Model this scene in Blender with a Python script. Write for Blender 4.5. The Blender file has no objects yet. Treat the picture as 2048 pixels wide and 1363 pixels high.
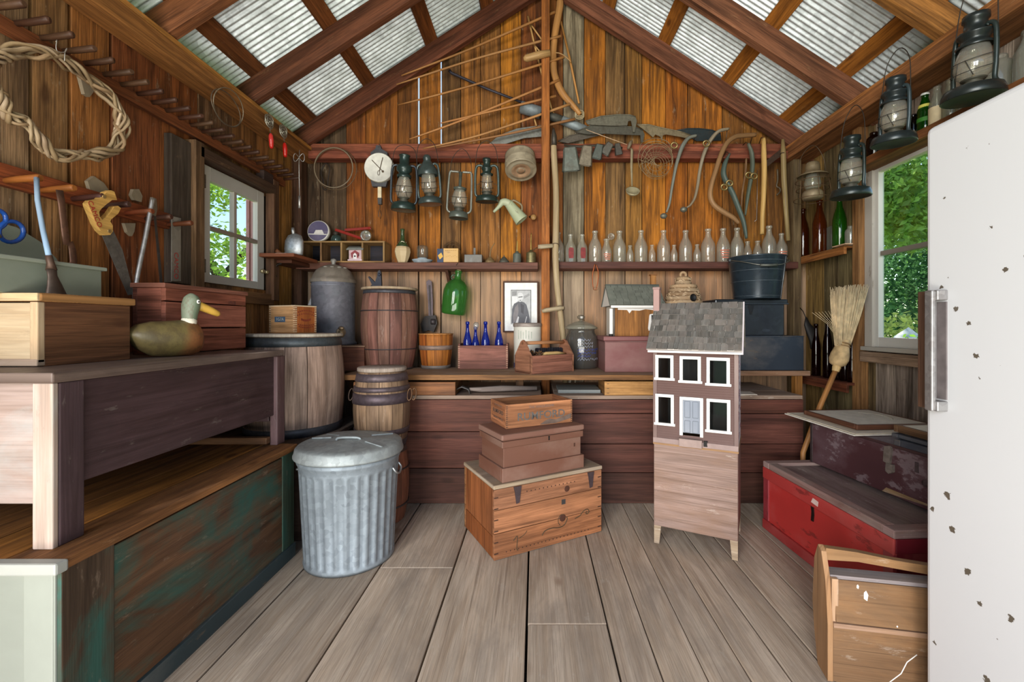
import bpy, bmesh, math, random
from mathutils import Vector, Matrix, Euler
random.seed(7)
S = bpy.context.scene
COL = S.collection
PI = math.pi
R = math.radians

# ------------------------------------------------------------------ camera
EYE = 1.05
FPX = 880.0
cd = bpy.data.cameras.new('camera'); cam = bpy.data.objects.new('camera', cd); COL.objects.link(cam)
cd.sensor_width = 36.0; cd.lens = FPX / 2048 * 36.0
cd.shift_x = -46 / 2048; cd.shift_y = -31.5 / 2048
cd.clip_start = 0.02; cd.clip_end = 200
cam.location = (0, 0, EYE); cam.rotation_euler = (R(90), 0, 0)
S.camera = cam

def at(px, py, Y):                       # a pixel of the 2048x1363 frame to the world point at depth Y
    return Vector(((px - 1070) * Y / FPX, Y, EYE - (py - 650) * Y / FPX))
def atx(px, py, X):                      # the same on a plane of constant X (the side walls)
    Y = X * FPX / (px - 1070)
    return Vector((X, Y, EYE - (py - 650) * Y / FPX))

# ------------------------------------------------------------------ sky, sun, door light, exposure
w = bpy.data.worlds.new('world'); S.world = w; w.use_nodes = True
nt = w.node_tree; nt.nodes.clear()
sky = nt.nodes.new('ShaderNodeTexSky'); sky.sky_type = 'NISHITA'; sky.sun_disc = False
sky.sun_elevation = R(52); sky.sun_rotation = R(35); sky.air_density = 1.0; sky.dust_density = 0.6
bg = nt.nodes.new('ShaderNodeBackground'); bg.inputs[1].default_value = 0.33
wo = nt.nodes.new('ShaderNodeOutputWorld')
nt.links.new(sky.outputs[0], bg.inputs[0]); nt.links.new(bg.outputs[0], wo.inputs[0])
sl = bpy.data.lights.new('sun', 'SUN'); sl.energy = 9.0; sl.angle = R(0.8); sl.color = (1, .95, .85)
so = bpy.data.objects.new('sun', sl); COL.objects.link(so); so.rotation_euler = (R(-38), R(10), R(0))
def area(name, loc, aim, sx, sy, energy, color=(1, .97, .93)):
    l = bpy.data.lights.new(name, 'AREA'); l.shape = 'RECTANGLE'; l.size = sx; l.size_y = sy; l.energy = energy; l.color = color
    o = bpy.data.objects.new(name, l); COL.objects.link(o); o.location = loc
    o.rotation_euler = (Vector(aim) - Vector(loc)).to_track_quat('-Z', 'Y').to_euler(); return o
# daylight through the two leaves of the open double door behind the camera
area('door_light', (-2.35, -2.9, 1.75), (0.35, 2.6, 1.05), 1.1, 2.6, 172)
area('door_light.001', (-0.95, -3.1, 1.75), (0.25, 2.6, 1.20), 1.1, 2.6, 172)
# added upward fill lamp in place of ground bounce, brightens the roof underside
area('roof_fill', (0.1, -1.2, 0.1), (0.1, 1.7, 2.8), 3.0, 1.0, 110, (1, .96, .90))
S.view_settings.view_transform = 'Standard'; S.view_settings.look = 'None'
S.view_settings.gamma = 1.0; S.view_settings.use_curve_mapping = False
S.view_settings.exposure = 0.0
S.cycles.max_bounces = 8; S.cycles.transparent_max_bounces = 24; S.cycles.sample_clamp_indirect = 6
S.cycles.caustics_reflective = False; S.cycles.caustics_refractive = False

# ------------------------------------------------------------------ colours and materials (each takes its tint from the object's colour)
def hx(h):
    h = h.lstrip('#'); v = [int(h[i:i + 2], 16) / 255 for i in (0, 2, 4)]
    return tuple([c / 12.92 if c <= .04045 else ((c + .055) / 1.055) ** 2.4 for c in v] + [1.0])
class NB:                                # tiny node-tree builder
    def __init__(s, name):
        s.m = bpy.data.materials.new(name); s.m.use_nodes = True; s.t = s.m.node_tree; s.t.nodes.clear()
    def n(s, typ, ins=None, **kw):
        nd = s.t.nodes.new(typ)
        for k, v in kw.items(): setattr(nd, k, v)
        for k, v in (ins or {}).items():
            if isinstance(v, tuple) and len(v) == 2 and hasattr(v[0], 'outputs'): s.t.links.new(v[0].outputs[v[1]], nd.inputs[k])
            elif hasattr(v, 'outputs'): s.t.links.new(v.outputs[0], nd.inputs[k])
            else: nd.inputs[k].default_value = v
        return nd
    def math(s, op, a, b=0.0): return s.n('ShaderNodeMath', {0: a, 1: b}, operation=op)
    def mix(s, f, a, b, blend='MIX'):
        nd = s.n('ShaderNodeMix', data_type='RGBA', blend_type=blend)
        for i, v in ((0, f), (6, a), (7, b)):
            if isinstance(v, tuple) and len(v) == 2 and hasattr(v[0], 'outputs'): s.t.links.new(v[0].outputs[v[1]], nd.inputs[i])
            elif hasattr(v, 'outputs'): s.t.links.new(v.outputs[2] if v.type == 'MIX' else v.outputs[0], nd.inputs[i])
            else: nd.inputs[i].default_value = v
        return nd
    def ramp(s, fac, stops):
        nd = s.n('ShaderNodeValToRGB', {0: fac}); e = nd.color_ramp.elements
        e[0].position, e[0].color = stops[0][0], stops[0][1]; e[1].position, e[1].color = stops[1][0], stops[1][1]
        for p, c in stops[2:]: x = e.new(p); x.color = c
        return nd
    def out(s, sh): s.n('ShaderNodeOutputMaterial', {0: sh}); return s.m
G = lambda v: (v, v, v, 1)
def uvvec(b, su, sv):                    # UV in metres, u along the grain, shifted per object
    tc = b.n('ShaderNodeTexCoord'); oi = b.n('ShaderNodeObjectInfo'); sp = b.n('ShaderNodeSeparateXYZ', {0: (tc, 2)})
    rnd = b.math('MULTIPLY', (oi, 'Random'), 37.0)
    return b.n('ShaderNodeCombineXYZ', {0: b.math('MULTIPLY', (sp, 0), su), 1: b.math('MULTIPLY', (sp, 1), sv), 2: rnd}), oi
def wood(name, rough=.75, dark=.38, light=1.25, blotch=None, blotch_amt=.3, bump=.35, knots=.5, fibre=1.0, wear=None, wear_amt=.0, spec=.3, tone=.5, crack=.5, pale_below=None):
    b = NB(name)
    v, oi = uvvec(b, 1.4, 24); v2, _ = uvvec(b, 7, 260); v3, _ = uvvec(b, 3.0, 6.5); v4, _ = uvvec(b, 2.2, 9)
    n1 = b.n('ShaderNodeTexNoise', {'Vector': v, 'Scale': 1.0, 'Detail': 5.0, 'Roughness': .6, 'Distortion': 1.1})
    n2 = b.n('ShaderNodeTexNoise', {'Vector': v2, 'Scale': 1.0, 'Detail': 3.0, 'Roughness': .6})
    n3 = b.n('ShaderNodeTexNoise', {'Vector': v3, 'Scale': 1.0, 'Detail': 6.0, 'Roughness': .65, 'Distortion': .5})
    n4 = b.n('ShaderNodeTexNoise', {'Vector': v4, 'Scale': 1.0, 'Detail': 4.0, 'Distortion': 2.0})
    c = (oi, 'Color')
    dk = b.mix(1.0, c, (dark, dark * .93, dark * .86, 1), 'MULTIPLY'); lt = b.mix(1.0, c, (light, light, light, 1), 'MULTIPLY')
    g = b.ramp((n1, 0), [(.33, G(0)), (.62, G(1))])
    base = b.mix(g, dk, lt)
    f = b.ramp((n2, 0), [(.30, G(1 - .55 * fibre)), (.62, G(1))])
    base = b.mix(1.0, base, f, 'MULTIPLY')
    n6 = b.n('ShaderNodeTexNoise', {'Vector': uvvec(b, .9, 5)[0], 'Scale': 1.0, 'Detail': 3.0, 'Distortion': .8})
    base = b.mix(1.0, base, b.ramp((n6, 0), [(.28, G(1 - .62 * tone)), (.70, G(1 + .30 * tone))]), 'MULTIPLY')
    n7 = b.n('ShaderNodeTexNoise', {'Vector': uvvec(b, 1.1, 85)[0], 'Scale': 1.0, 'Detail': 2.0, 'Distortion': .6})
    base = b.mix(b.math('MULTIPLY', b.ramp((n7, 0), [(.63, G(0)), (.70, G(1))]), crack), base, b.mix(1.0, dk, (.42, .38, .36, 1), 'MULTIPLY'))
    vk = b.n('ShaderNodeTexVoronoi', {'Vector': b.n('ShaderNodeVectorMath', {0: uvvec(b, 2.1, 4.6)[0], 1: b.n('ShaderNodeVectorMath', {0: (n4, 1), 1: (.12, .12, 0)}, operation='MULTIPLY')}, operation='ADD'), 'Scale': 1.0})
    base = b.mix(b.math('MULTIPLY', b.ramp((vk, 0), [(.045, G(1)), (.10, G(0))]), min(1, knots * 1.6)), base, b.mix(1.0, dk, (.5, .42, .38, 1), 'MULTIPLY'))
    k = b.ramp((n4, 0), [(.30, G(1)), (.36, G(0))])
    base = b.mix(b.math('MULTIPLY', k, knots), base, dk)
    if blotch: base = b.mix(b.math('MULTIPLY', b.ramp((n3, 0), [(.46, G(0)), (.66, G(1))]), blotch_amt), base, hx(blotch))
    if wear:
        n5 = b.n('ShaderNodeTexNoise', {'Vector': uvvec(b, 8, 26)[0], 'Scale': 1.0, 'Detail': 8.0, 'Roughness': .75})
        base = b.mix(b.math('MULTIPLY', b.ramp((n5, 0), [(.60, G(0)), (.66, G(1))]), wear_amt), base, hx(wear))
    if pale_below:                       # boards blend to a paler tan below the long shelf
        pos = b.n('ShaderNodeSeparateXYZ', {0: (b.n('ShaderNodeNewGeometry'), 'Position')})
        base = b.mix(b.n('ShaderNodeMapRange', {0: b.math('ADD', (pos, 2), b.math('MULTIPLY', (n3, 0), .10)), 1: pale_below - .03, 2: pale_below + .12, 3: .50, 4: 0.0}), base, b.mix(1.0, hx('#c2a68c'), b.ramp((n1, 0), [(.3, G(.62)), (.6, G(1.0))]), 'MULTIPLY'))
    hgt = b.math('ADD', b.math('MULTIPLY', (n1, 0), .6), b.math('MULTIPLY', (n2, 0), .5))
    bp = b.n('ShaderNodeBump', {'Strength': bump, 'Distance': .004, 'Height': hgt})
    rr = b.n('ShaderNodeMapRange', {0: (n3, 0), 3: rough - .12, 4: rough + .12})
    return b.out(b.n('ShaderNodeBsdfPrincipled', {'Base Color': (base, 2), 'Roughness': rr, 'Normal': bp, 'Specular IOR Level': spec}))
def paint(name, rough=.55, chip='#6b5a48', chip_amt=.5, dust='#a89c90', dust_amt=.25, lo=.60, metal=0.0, su=5, sv=14):
    b = NB(name); v, oi = uvvec(b, su, sv); v2, _ = uvvec(b, 2.2, 3.1)
    n1 = b.n('ShaderNodeTexNoise', {'Vector': v, 'Scale': 1.0, 'Detail': 9.0, 'Roughness': .72})
    n2 = b.n('ShaderNodeTexNoise', {'Vector': v2, 'Scale': 1.0, 'Detail': 6.0, 'Roughness': .6})
    c = (oi, 'Color')
    base = b.mix(b.ramp((n2, 0), [(.3, G(0)), (.7, G(1))]), b.mix(1.0, c, G(.78), 'MULTIPLY'), c)
    base = b.mix(b.math('MULTIPLY', b.ramp((n2, 0), [(.48, G(0)), (.72, G(1))]), dust_amt), base, hx(dust))
    base = b.mix(b.math('MULTIPLY', b.ramp((n1, 0), [(lo, G(0)), (lo + .04, G(1))]), chip_amt), base, hx(chip))
    bp = b.n('ShaderNodeBump', {'Strength': .25, 'Distance': .002, 'Height': (n1, 0)})
    return b.out(b.n('ShaderNodeBsdfPrincipled', {'Base Color': (base, 2), 'Roughness': rough, 'Metallic': metal, 'Normal': bp}))
def metal(name, rough=.45, met=.85, rust='#5a3a26', rust_amt=.25, scale=22):
    b = NB(name); tc = b.n('ShaderNodeTexCoord'); oi = b.n('ShaderNodeObjectInfo')
    n1 = b.n('ShaderNodeTexNoise', {'Vector': (tc, 3), 'Scale': float(scale), 'Detail': 7.0, 'Roughness': .68})
    n2 = b.n('ShaderNodeTexVoronoi', {'Vector': (tc, 3), 'Scale': scale * 3.5})
    c = (oi, 'Color')
    base = b.mix(b.ramp((n2, 'Color'), [(.1, G(0)), (.9, G(1))]), b.mix(1.0, c, G(.82), 'MULTIPLY'), b.mix(1.0, c, G(1.12), 'MULTIPLY'))
    base = b.mix(b.math('MULTIPLY', b.ramp((n1, 0), [(.47, G(0)), (.68, G(1))]), rust_amt), base, hx(rust))
    rr = b.n('ShaderNodeMapRange', {0: (n1, 0), 3: rough - .1, 4: rough + .18})
    bp = b.n('ShaderNodeBump', {'Strength': .12, 'Distance': .002, 'Height': (n1, 0)})
    return b.out(b.n('ShaderNodeBsdfPrincipled', {'Base Color': (base, 2), 'Roughness': rr, 'Metallic': met, 'Normal': bp}))
def glass(name, edge=.55, body=.96, gloss=.06, film=0.0, fres=.045, tintfilm=0.0):
    b = NB(name); oi = b.n('ShaderNodeObjectInfo'); lw = b.n('ShaderNodeLayerWeight', {0: .35})
    c = (oi, 'Color')
    tint = b.mix(b.ramp((lw, 1), [(.25, G(0)), (.95, G(1))]), b.mix(1.0, c, G(body), 'MULTIPLY'), b.mix(1.0, c, G(edge), 'MULTIPLY'))
    tr = b.n('ShaderNodeBsdfTransparent', {0: (tint, 2)}); gl = b.n('ShaderNodeBsdfGlossy', {0: G(.95), 1: gloss})
    l5 = b.n('ShaderNodeLayerWeight', {0: .5}); fr = b.math('ADD', b.math('MULTIPLY', b.math('POWER', (l5, 1), 4.0), .8), fres)
    sh = b.n('ShaderNodeMixShader', {0: fr, 1: tr, 2: gl})
    if film:                             # dusty old glass
        df = b.n('ShaderNodeBsdfDiffuse', {0: (.78, .75, .66, 1)})
        sh = b.n('ShaderNodeMixShader', {0: film, 1: sh, 2: df})
    if tintfilm:                         # light caught inside coloured glass
        df = b.n('ShaderNodeBsdfTranslucent', {0: (b.mix(1.0, c, G(1.0), 'MULTIPLY'), 2)}); d2 = b.n('ShaderNodeBsdfDiffuse', {0: c})
        sh = b.n('ShaderNodeMixShader', {0: tintfilm, 1: sh, 2: b.n('ShaderNodeMixShader', {0: .5, 1: df, 2: d2})})
    return b.out(sh)
def plain(name, rough=.6, var=.15, met=0.0, spec=.4):
    b = NB(name); tc = b.n('ShaderNodeTexCoord'); oi = b.n('ShaderNodeObjectInfo')
    n1 = b.n('ShaderNodeTexNoise', {'Vector': (tc, 3), 'Scale': 30.0, 'Detail': 6.0})
    base = b.mix(b.ramp((n1, 0), [(.3, G(0)), (.7, G(1))]), b.mix(1.0, (oi, 'Color'), G(1 - var), 'MULTIPLY'), b.mix(1.0, (oi, 'Color'), G(1 + var * .5), 'MULTIPLY'))
    return b.out(b.n('ShaderNodeBsdfPrincipled', {'Base Color': (base, 2), 'Roughness': rough, 'Metallic': met, 'Specular IOR Level': spec}))
M = dict(
    board=wood('rough_sawn_board', .8, .34, 1.3, '#4a3320', .35, .5, .5, 1.0, '#b9aa90', .25),
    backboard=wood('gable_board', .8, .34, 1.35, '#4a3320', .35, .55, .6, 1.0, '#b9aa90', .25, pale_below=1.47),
    beam=wood('beam_wood', .72, .45, 1.25, '#3a2418', .35, .4, .5, .8, '#c09a70', .15),
    floor=wood('floor_board', .85, .82, 1.06, '#857a70', .45, .5, .35, .55, '#cfc8bc', .22),
    wood=wood('box_wood', .66, .5, 1.2, '#4a3020', .25, .3, .4, .7),
    stave=wood('barrel_stave', .62, .5, 1.22, '#3a2a26', .35, .35, .3, .75, '#cbbcb0', .15),
    dusty=wood('dusty_wood', .85, .72, 1.1, '#8c8078', .55, .3, .2, .45, '#d6cec4', .3, tone=.35, crack=.3),
    dark=wood('dark_painted_wood', .5, .7, 1.25, '#1a1416', .3, .25, .2, .3, '#8a8078', .28, tone=.3, crack=.25),
    handle=wood('worn_handle', .5, .72, 1.12, '#7a6040', .25, .2, .3, .4, tone=.3, crack=.3),
    paint=paint('old_paint'), chalk=paint('clean_paint', .5, '#cfc6ba', .12, '#b8b0a4', .15, .66),
    red=paint('worn_red_paint', .55, '#3a1a18', .5, '#a8706a', .42, .585),
    gloss=paint('gloss_enamel', .16, '#4a4236', .0, '#d8d8d6', .1, .7),
    metal=metal('bare_metal'), galv=metal('galvanised_steel', .58, .45, '#7c8488', .35, 14), iron=metal('dark_iron', .5, .55, '#4a3a2e', .35),
    enamel=metal('dark_enamel_metal', .27, .25, '#26302e', .25, 12), tin=metal('dull_tin', .55, .3, '#6e5a44', .25, 10), roof=metal('roof_sheet', .42, .35, '#8a8f88', .35, 9),
    glass=glass('clear_glass', .50, .95, .04, .05), tint=glass('tinted_glass', .45, 1.0, .05, 0, .05, .22), pane=glass('window_pane', .9, .985, .02, .0, .012), dustglass=glass('dusty_glass', .5, .98, .07, .15, .06),
    plain=plain('plain_matte'), soft=plain('leather', .6, .3), shiny=plain('smooth_gloss', .25, .05), straw=plain('straw', .75, .35), leaf=plain('leaf_green', .55, .4), ink=plain('printed_ink', .7, .3),
)
# ------------------------------------------------------------------ mesh builder: boxes, prisms, tubes, lathes; UVs in metres with u along the grain
def I4(): return Matrix.Identity(4)
def tr(x=0, y=0, z=0, rx=0, ry=0, rz=0):
    return Matrix.Translation((x, y, z)) @ Euler((R(rx), R(ry), R(rz))).to_matrix().to_4x4()
class MB:
    def __init__(s): s.v = []; s.f = []; s.uv = []; s.sm = []
    def face(s, pts, uvs, smooth=False):
        i = len(s.v); s.v += [tuple(p) for p in pts]; s.f.append(tuple(range(i, i + len(pts)))); s.uv.append(uvs); s.sm.append(smooth)
    def box(s, c, d, mat=None, grain=None):
        mat = mat or I4(); c = Vector(c); d = Vector(d); g = grain if grain is not None else max(range(3), key=lambda k: d[k])
        u0, v0 = random.random() * 7, random.random() * 7; base = len(s.v)
        for i in range(8):
            p = Vector(((i & 1) - .5, (i >> 1 & 1) - .5, (i >> 2 & 1) - .5)); s.v.append(tuple(mat @ (c + Vector((p.x * d.x, p.y * d.y, p.z * d.z)))))
        for ax, idx in ((0, (0, 4, 6, 2)), (0, (1, 3, 7, 5)), (1, (0, 1, 5, 4)), (1, (2, 6, 7, 3)), (2, (0, 2, 3, 1)), (2, (4, 5, 7, 6))):
            s.f.append(tuple(base + k for k in idx)); o = [k for k in range(3) if k != ax]
            if g in o: ua = g; va = [k for k in o if k != g][0]
            else: ua, va = o
            sc = 1 if g in o else .12
            q = []
            for k in idx:
                p = [((k & 1) - .5) * d.x, ((k >> 1 & 1) - .5) * d.y, ((k >> 2 & 1) - .5) * d.z]; q.append((u0 + p[ua] * sc, v0 + p[va] + ax * .37))
            s.uv.append(q); s.sm.append(False)
        return s
    def bar(s, a, b, w, h, up=(0, 0, 1)):                # a squared bar from a to b
        a, b = Vector(a), Vector(b); d = b - a; L = d.length; x = d / L; z = Vector(up); y = z.cross(x)
        if y.length < 1e-5: y = Vector((0, 1, 0)).cross(x)
        y.normalize(); z = x.cross(y); m = Matrix((x, y, z)).transposed().to_4x4(); m.translation = (a + b) / 2
        return s.box((0, 0, 0), (L, w, h), m, 0)
    def prism(s, pts, t, mat=None, grain=(1, 0), smooth=False):   # outline in xy, extruded along z from -t/2 to t/2
        mat = mat or I4(); n = len(pts); u0, v0 = random.random() * 7, random.random() * 7; gx, gy = grain
        uv = lambda p: (u0 + p[0] * gx + p[1] * gy, v0 - p[0] * gy + p[1] * gx)
        area2 = sum(pts[i][0] * pts[(i + 1) % n][1] - pts[(i + 1) % n][0] * pts[i][1] for i in range(n))
        if area2 < 0: pts = pts[::-1]
        top = [mat @ Vector((p[0], p[1], t / 2)) for p in pts]; bot = [mat @ Vector((p[0], p[1], -t / 2)) for p in pts]
        s.face(top, [uv(p) for p in pts]); s.face(bot[::-1], [uv(p) for p in pts[::-1]])
        for i in range(n):
            j = (i + 1) % n; ua, ub = uv(pts[i]), uv(pts[j])
            s.face([bot[i], bot[j], top[j], top[i]], [ua, ub, (ub[0], ub[1] + t), (ua[0], ua[1] + t)], smooth)
        return s
    def tube(s, pts, r, n=8, cap=True, closed=False, flat=1.0, up=None):
        pts = [Vector(p) for p in pts]; m = len(pts); rs = r if isinstance(r, (list, tuple)) else [r] * m
        u0, v0 = random.random() * 7, random.random() * 7; base = len(s.v); prev = Vector(up) if up else None; L = 0; us = []
        for i in range(m):
            if closed: t = pts[(i + 1) % m] - pts[i - 1]
            else: t = pts[min(i + 1, m - 1)] - pts[max(i - 1, 0)]
            t.normalize()
            if prev is None: prev = Vector((0, 0, 1)) if abs(t.z) < .9 else Vector((1, 0, 0))
            a = prev - t * prev.dot(t)
            if a.length < 1e-4: a = Vector((1, 0, 0)) - t * t.x
            a.normalize(); bb = t.cross(a); prev = a
            if i: L += (pts[i] - pts[i - 1]).length
            us.append(L)
            for k in range(n):
                th = 2 * PI * k / n; s.v.append(tuple(pts[i] + (a * math.cos(th) + bb * math.sin(th) * flat) * rs[i]))
        seg = m if closed else m - 1
        for i in range(seg):
            j = (i + 1) % m
            for k in range(n):
                l = (k + 1) % n
                s.f.append((base + i * n + k, base + i * n + l, base + j * n + l, base + j * n + k))
                uj = us[j] if j else L + .05; w = 2 * PI * rs[i] / n
                s.uv.append([(u0 + us[i], v0 + k * w), (u0 + us[i], v0 + (k + 1) * w), (u0 + uj, v0 + (k + 1) * w), (u0 + uj, v0 + k * w)]); s.sm.append(True)
        if cap and not closed:
            for i, rev in ((0, True), (m - 1, False)):
                idx = [base + i * n + k for k in range(n)]
                if rev: idx = idx[::-1]
                s.f.append(tuple(idx)); s.uv.append([(u0, v0 + .003 * k) for k in range(n)]); s.sm.append(False)
        return s
    def lathe(s, prof, n=24, mat=None, a0=0.0, a1=2 * PI, smooth=True):   # prof: (r, z) from bottom to top; end radii of 0 close it
        mat = mat or I4(); full = abs(a1 - a0 - 2 * PI) < 1e-6; base = len(s.v); m = len(prof); cols = n if full else n + 1
        u0, v0 = random.random() * 7, random.random() * 7; ln = [0.0]
        for i in range(1, m): ln.append(ln[-1] + math.hypot(prof[i][0] - prof[i - 1][0], prof[i][1] - prof[i - 1][1]))
        rm = max(p[0] for p in prof)
        for r, z in prof:
            for k in range(cols):
                th = a0 + (a1 - a0) * k / n; s.v.append(tuple(mat @ Vector((r * math.cos(th), r * math.sin(th), z))))
        for i in range(m - 1):
            for k in range(n):
                l = (k + 1) % cols; q = [(base + i * cols + k), (base + i * cols + l), (base + (i + 1) * cols + l), (base + (i + 1) * cols + k)]
                va, vb = v0 + (a0 + (a1 - a0) * k / n) * rm, v0 + (a0 + (a1 - a0) * (k + 1) / n) * rm
                w = [(u0 + ln[i], va), (u0 + ln[i], vb), (u0 + ln[i + 1], vb), (u0 + ln[i + 1], va)]
                if prof[i][0] < 1e-6: q = [q[0], q[2], q[3]]; w = [w[0], w[2], w[3]]
                elif prof[i + 1][0] < 1e-6: q = q[:3]; w = w[:3]
                s.f.append(tuple(q)); s.uv.append(w); s.sm.append(smooth)
        return s
    def ball(s, c, r, n=12, m=8, sc=(1, 1, 1), mat=None):
        prof = [(math.sin(PI * i / m), -math.cos(PI * i / m)) for i in range(m + 1)]; prof[0] = (0, -1); prof[-1] = (0, 1)
        mm = (mat or I4()) @ Matrix.Translation(c) @ Matrix.Diagonal((r * sc[0], r * sc[1], r * sc[2], 1))
        return s.lathe(prof, n, mm)
    def mesh(s, name):
        me = bpy.data.meshes.new(name); me.from_pydata(s.v, [], s.f); ul = me.uv_layers.new(name='UVMap')
        fl = [c for q in s.uv for p in q for c in p]; ul.data.foreach_set('uv', fl)
        me.polygons.foreach_set('use_smooth', s.sm); me.update(); return me
    def build(s, name, mat, parent=None, color='#ffffff', loc=None, bevel=0.0, weld=True):
        me = s.mesh(name); o = bpy.data.objects.new(name, me); COL.objects.link(o)
        me.materials.append(M[mat] if isinstance(mat, str) else mat)
        o.color = hx(color) if isinstance(color, str) else color
        if parent: o.parent = parent
        if loc is not None: o.location = loc
        if weld and any(s.sm):
            bm = bmesh.new(); bm.from_mesh(me); bmesh.ops.remove_doubles(bm, verts=bm.verts, dist=1e-5); bm.to_mesh(me); bm.free()
        if bevel:
            b = o.modifiers.new('bevel', 'BEVEL'); b.width = bevel; b.segments = 2; b.limit_method = 'ANGLE'; b.angle_limit = R(40)
        return o
def B(name, mat, parent, color, c, d, bevel=0.002, m=None, grain=None): return MB().box(c, d, m, grain).build(name, mat, parent, color, bevel=bevel)
def T(name, mat, parent, color, pts, r, n=8, **k): return MB().tube(pts, r, n, **k).build(name, mat, parent, color)
def L(name, mat, parent, color, prof, n=24, m=None): return MB().lathe(prof, n, m).build(name, mat, parent, color)
USED = set()
def tag(o, label, cat, group=None, kind=None):
    o['label'] = label
    if cat: o['category'] = cat
    if group: o['group'] = group
    if kind: o['kind'] = kind
    return o
def thing(name, label, cat, loc=(0, 0, 0), rz=0.0, group=None, kind=None, rot=None):
    o = bpy.data.objects.new(name, None); COL.objects.link(o); o.empty_display_size = .05
    o.location = loc; o.rotation_euler = rot if rot else (0, 0, R(rz)); return tag(o, label, cat, group, kind)
def dup(root, loc=None, rz=None, label=None):
    r = root.copy(); COL.objects.link(r)
    if loc is not None: r.location = loc
    if rz is not None: r.rotation_euler = (0, 0, R(rz))
    if label: r['label'] = label
    for ch in list(root.children):
        c = ch.copy(); COL.objects.link(c); c.parent = r
        for g in list(ch.children):
            d = g.copy(); COL.objects.link(d); d.parent = c
    return r
def text(name, parent, body, size, mat, color, m, align='CENTER', ext=.0004, sx=1.0, bold=0.0):   # lettering lying in the matrix's xy plane
    cu = bpy.data.curves.new(name, 'FONT'); cu.body = body; cu.size = size; cu.extrude = ext; cu.align_x = align; cu.align_y = 'CENTER'
    cu.resolution_u = 3; cu.offset = bold
    o = bpy.data.objects.new(name, cu); COL.objects.link(o); bpy.context.view_layer.update()
    me = bpy.data.meshes.new_from_object(o.evaluated_get(bpy.context.evaluated_depsgraph_get())); COL.objects.unlink(o); bpy.data.objects.remove(o)
    me.name = name; q = bpy.data.objects.new(name, me); COL.objects.link(q); me.materials.clear(); me.materials.append(M[mat]); q.color = hx(color)
    q.parent = parent; q.matrix_local = m @ Matrix.Diagonal((sx, 1, 1, 1)); return q
FRONT = Matrix(((1, 0, 0, 0), (0, 0, -1, 0), (0, 1, 0, 0), (0, 0, 0, 1)))     # xy plane stood up, facing -Y
def front(x, y, z, roll=0): return Matrix.Translation((x, y, z)) @ FRONT @ Matrix.Rotation(R(roll), 4, 'Z')
FACEX = Matrix(((0, 0, 1, 0), (1, 0, 0, 0), (0, 1, 0, 0), (0, 0, 0, 1)))      # xy plane stood up with x along +Y, facing +X
FACENX = Matrix(((0, 0, -1, 0), (-1, 0, 0, 0), (0, 1, 0, 0), (0, 0, 0, 1)))   # facing -X
def smooth_path(pts, k=4):                                                    # Catmull-Rom through the points
    pts = [Vector(p) for p in pts]; out = []
    for i in range(len(pts) - 1):
        p0, p1, p2, p3 = pts[max(i - 1, 0)], pts[i], pts[i + 1], pts[min(i + 2, len(pts) - 1)]
        for j in range(k):
            t = j / k; out.append(.5 * ((2 * p1) + (p2 - p0) * t + (2 * p0 - 5 * p1 + 4 * p2 - p3) * t * t + (3 * p1 - p0 - 3 * p2 + p3) * t ** 3))
    out.append(pts[-1]); return out
def lerp_list(a, n): return [a[min(int(i / (n - 1) * (len(a) - 1)), len(a) - 2)] * (1 - ((i / (n - 1) * (len(a) - 1)) - min(int(i / (n - 1) * (len(a) - 1)), len(a) - 2))) + a[min(int(i / (n - 1) * (len(a) - 1)), len(a) - 2) + 1] * ((i / (n - 1) * (len(a) - 1)) - min(int(i / (n - 1) * (len(a) - 1)), len(a) - 2)) for i in range(n)]

# ------------------------------------------------------------------ the shed: floor, walls, roof
XL, XR, YB, XC = -1.737, 2.0, 3.253, 0.092
PITCH = .65
YF = -0.35
def zraf(x): return 3.4725 - PITCH * abs(x - XC)      # underside of the rafters
def ztop(x): return zraf(x) + .155                    # top of the rafters
fl = thing('floor', 'dusty grey brown wide plank floor of the shed', 'floor', kind='structure')
xs = [-1.80, -1.40, -1.0, -.677, -.353, -.029, .256, .381, .514, .64, .76, .89, 1.03, 1.16, 1.30, 1.45, 1.60, 1.76, 1.90, 2.03]
for i in range(len(xs) - 1):
    a, b = xs[i], xs[i + 1]
    cuts = {3: [1.91], 4: [], 5: [1.55], 2: [2.1]}.get(i, [])
    ends = [YF] + cuts + [YB]
    for j in range(len(ends) - 1):
        c = random.uniform(.9, 1.08); col = hx('#c6b5a2'); col = (col[0] * c, col[1] * c, col[2] * c, 1)
        g = random.uniform(.003, .0055) if b - a > .2 else random.uniform(.0015, .003)
        B('plank', 'floor', fl, col, ((a + b) / 2, (ends[j] + ends[j + 1]) / 2, -.016 - random.random() * .0015), (b - a - g * 2, ends[j + 1] - ends[j] - .004, .03), .003)
MB().box(((XL + XR) / 2, (YF + YB) / 2, -.09), (3.9, YB - YF + .1, .1)).build('subfloor', 'board', fl, '#15100c')

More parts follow.
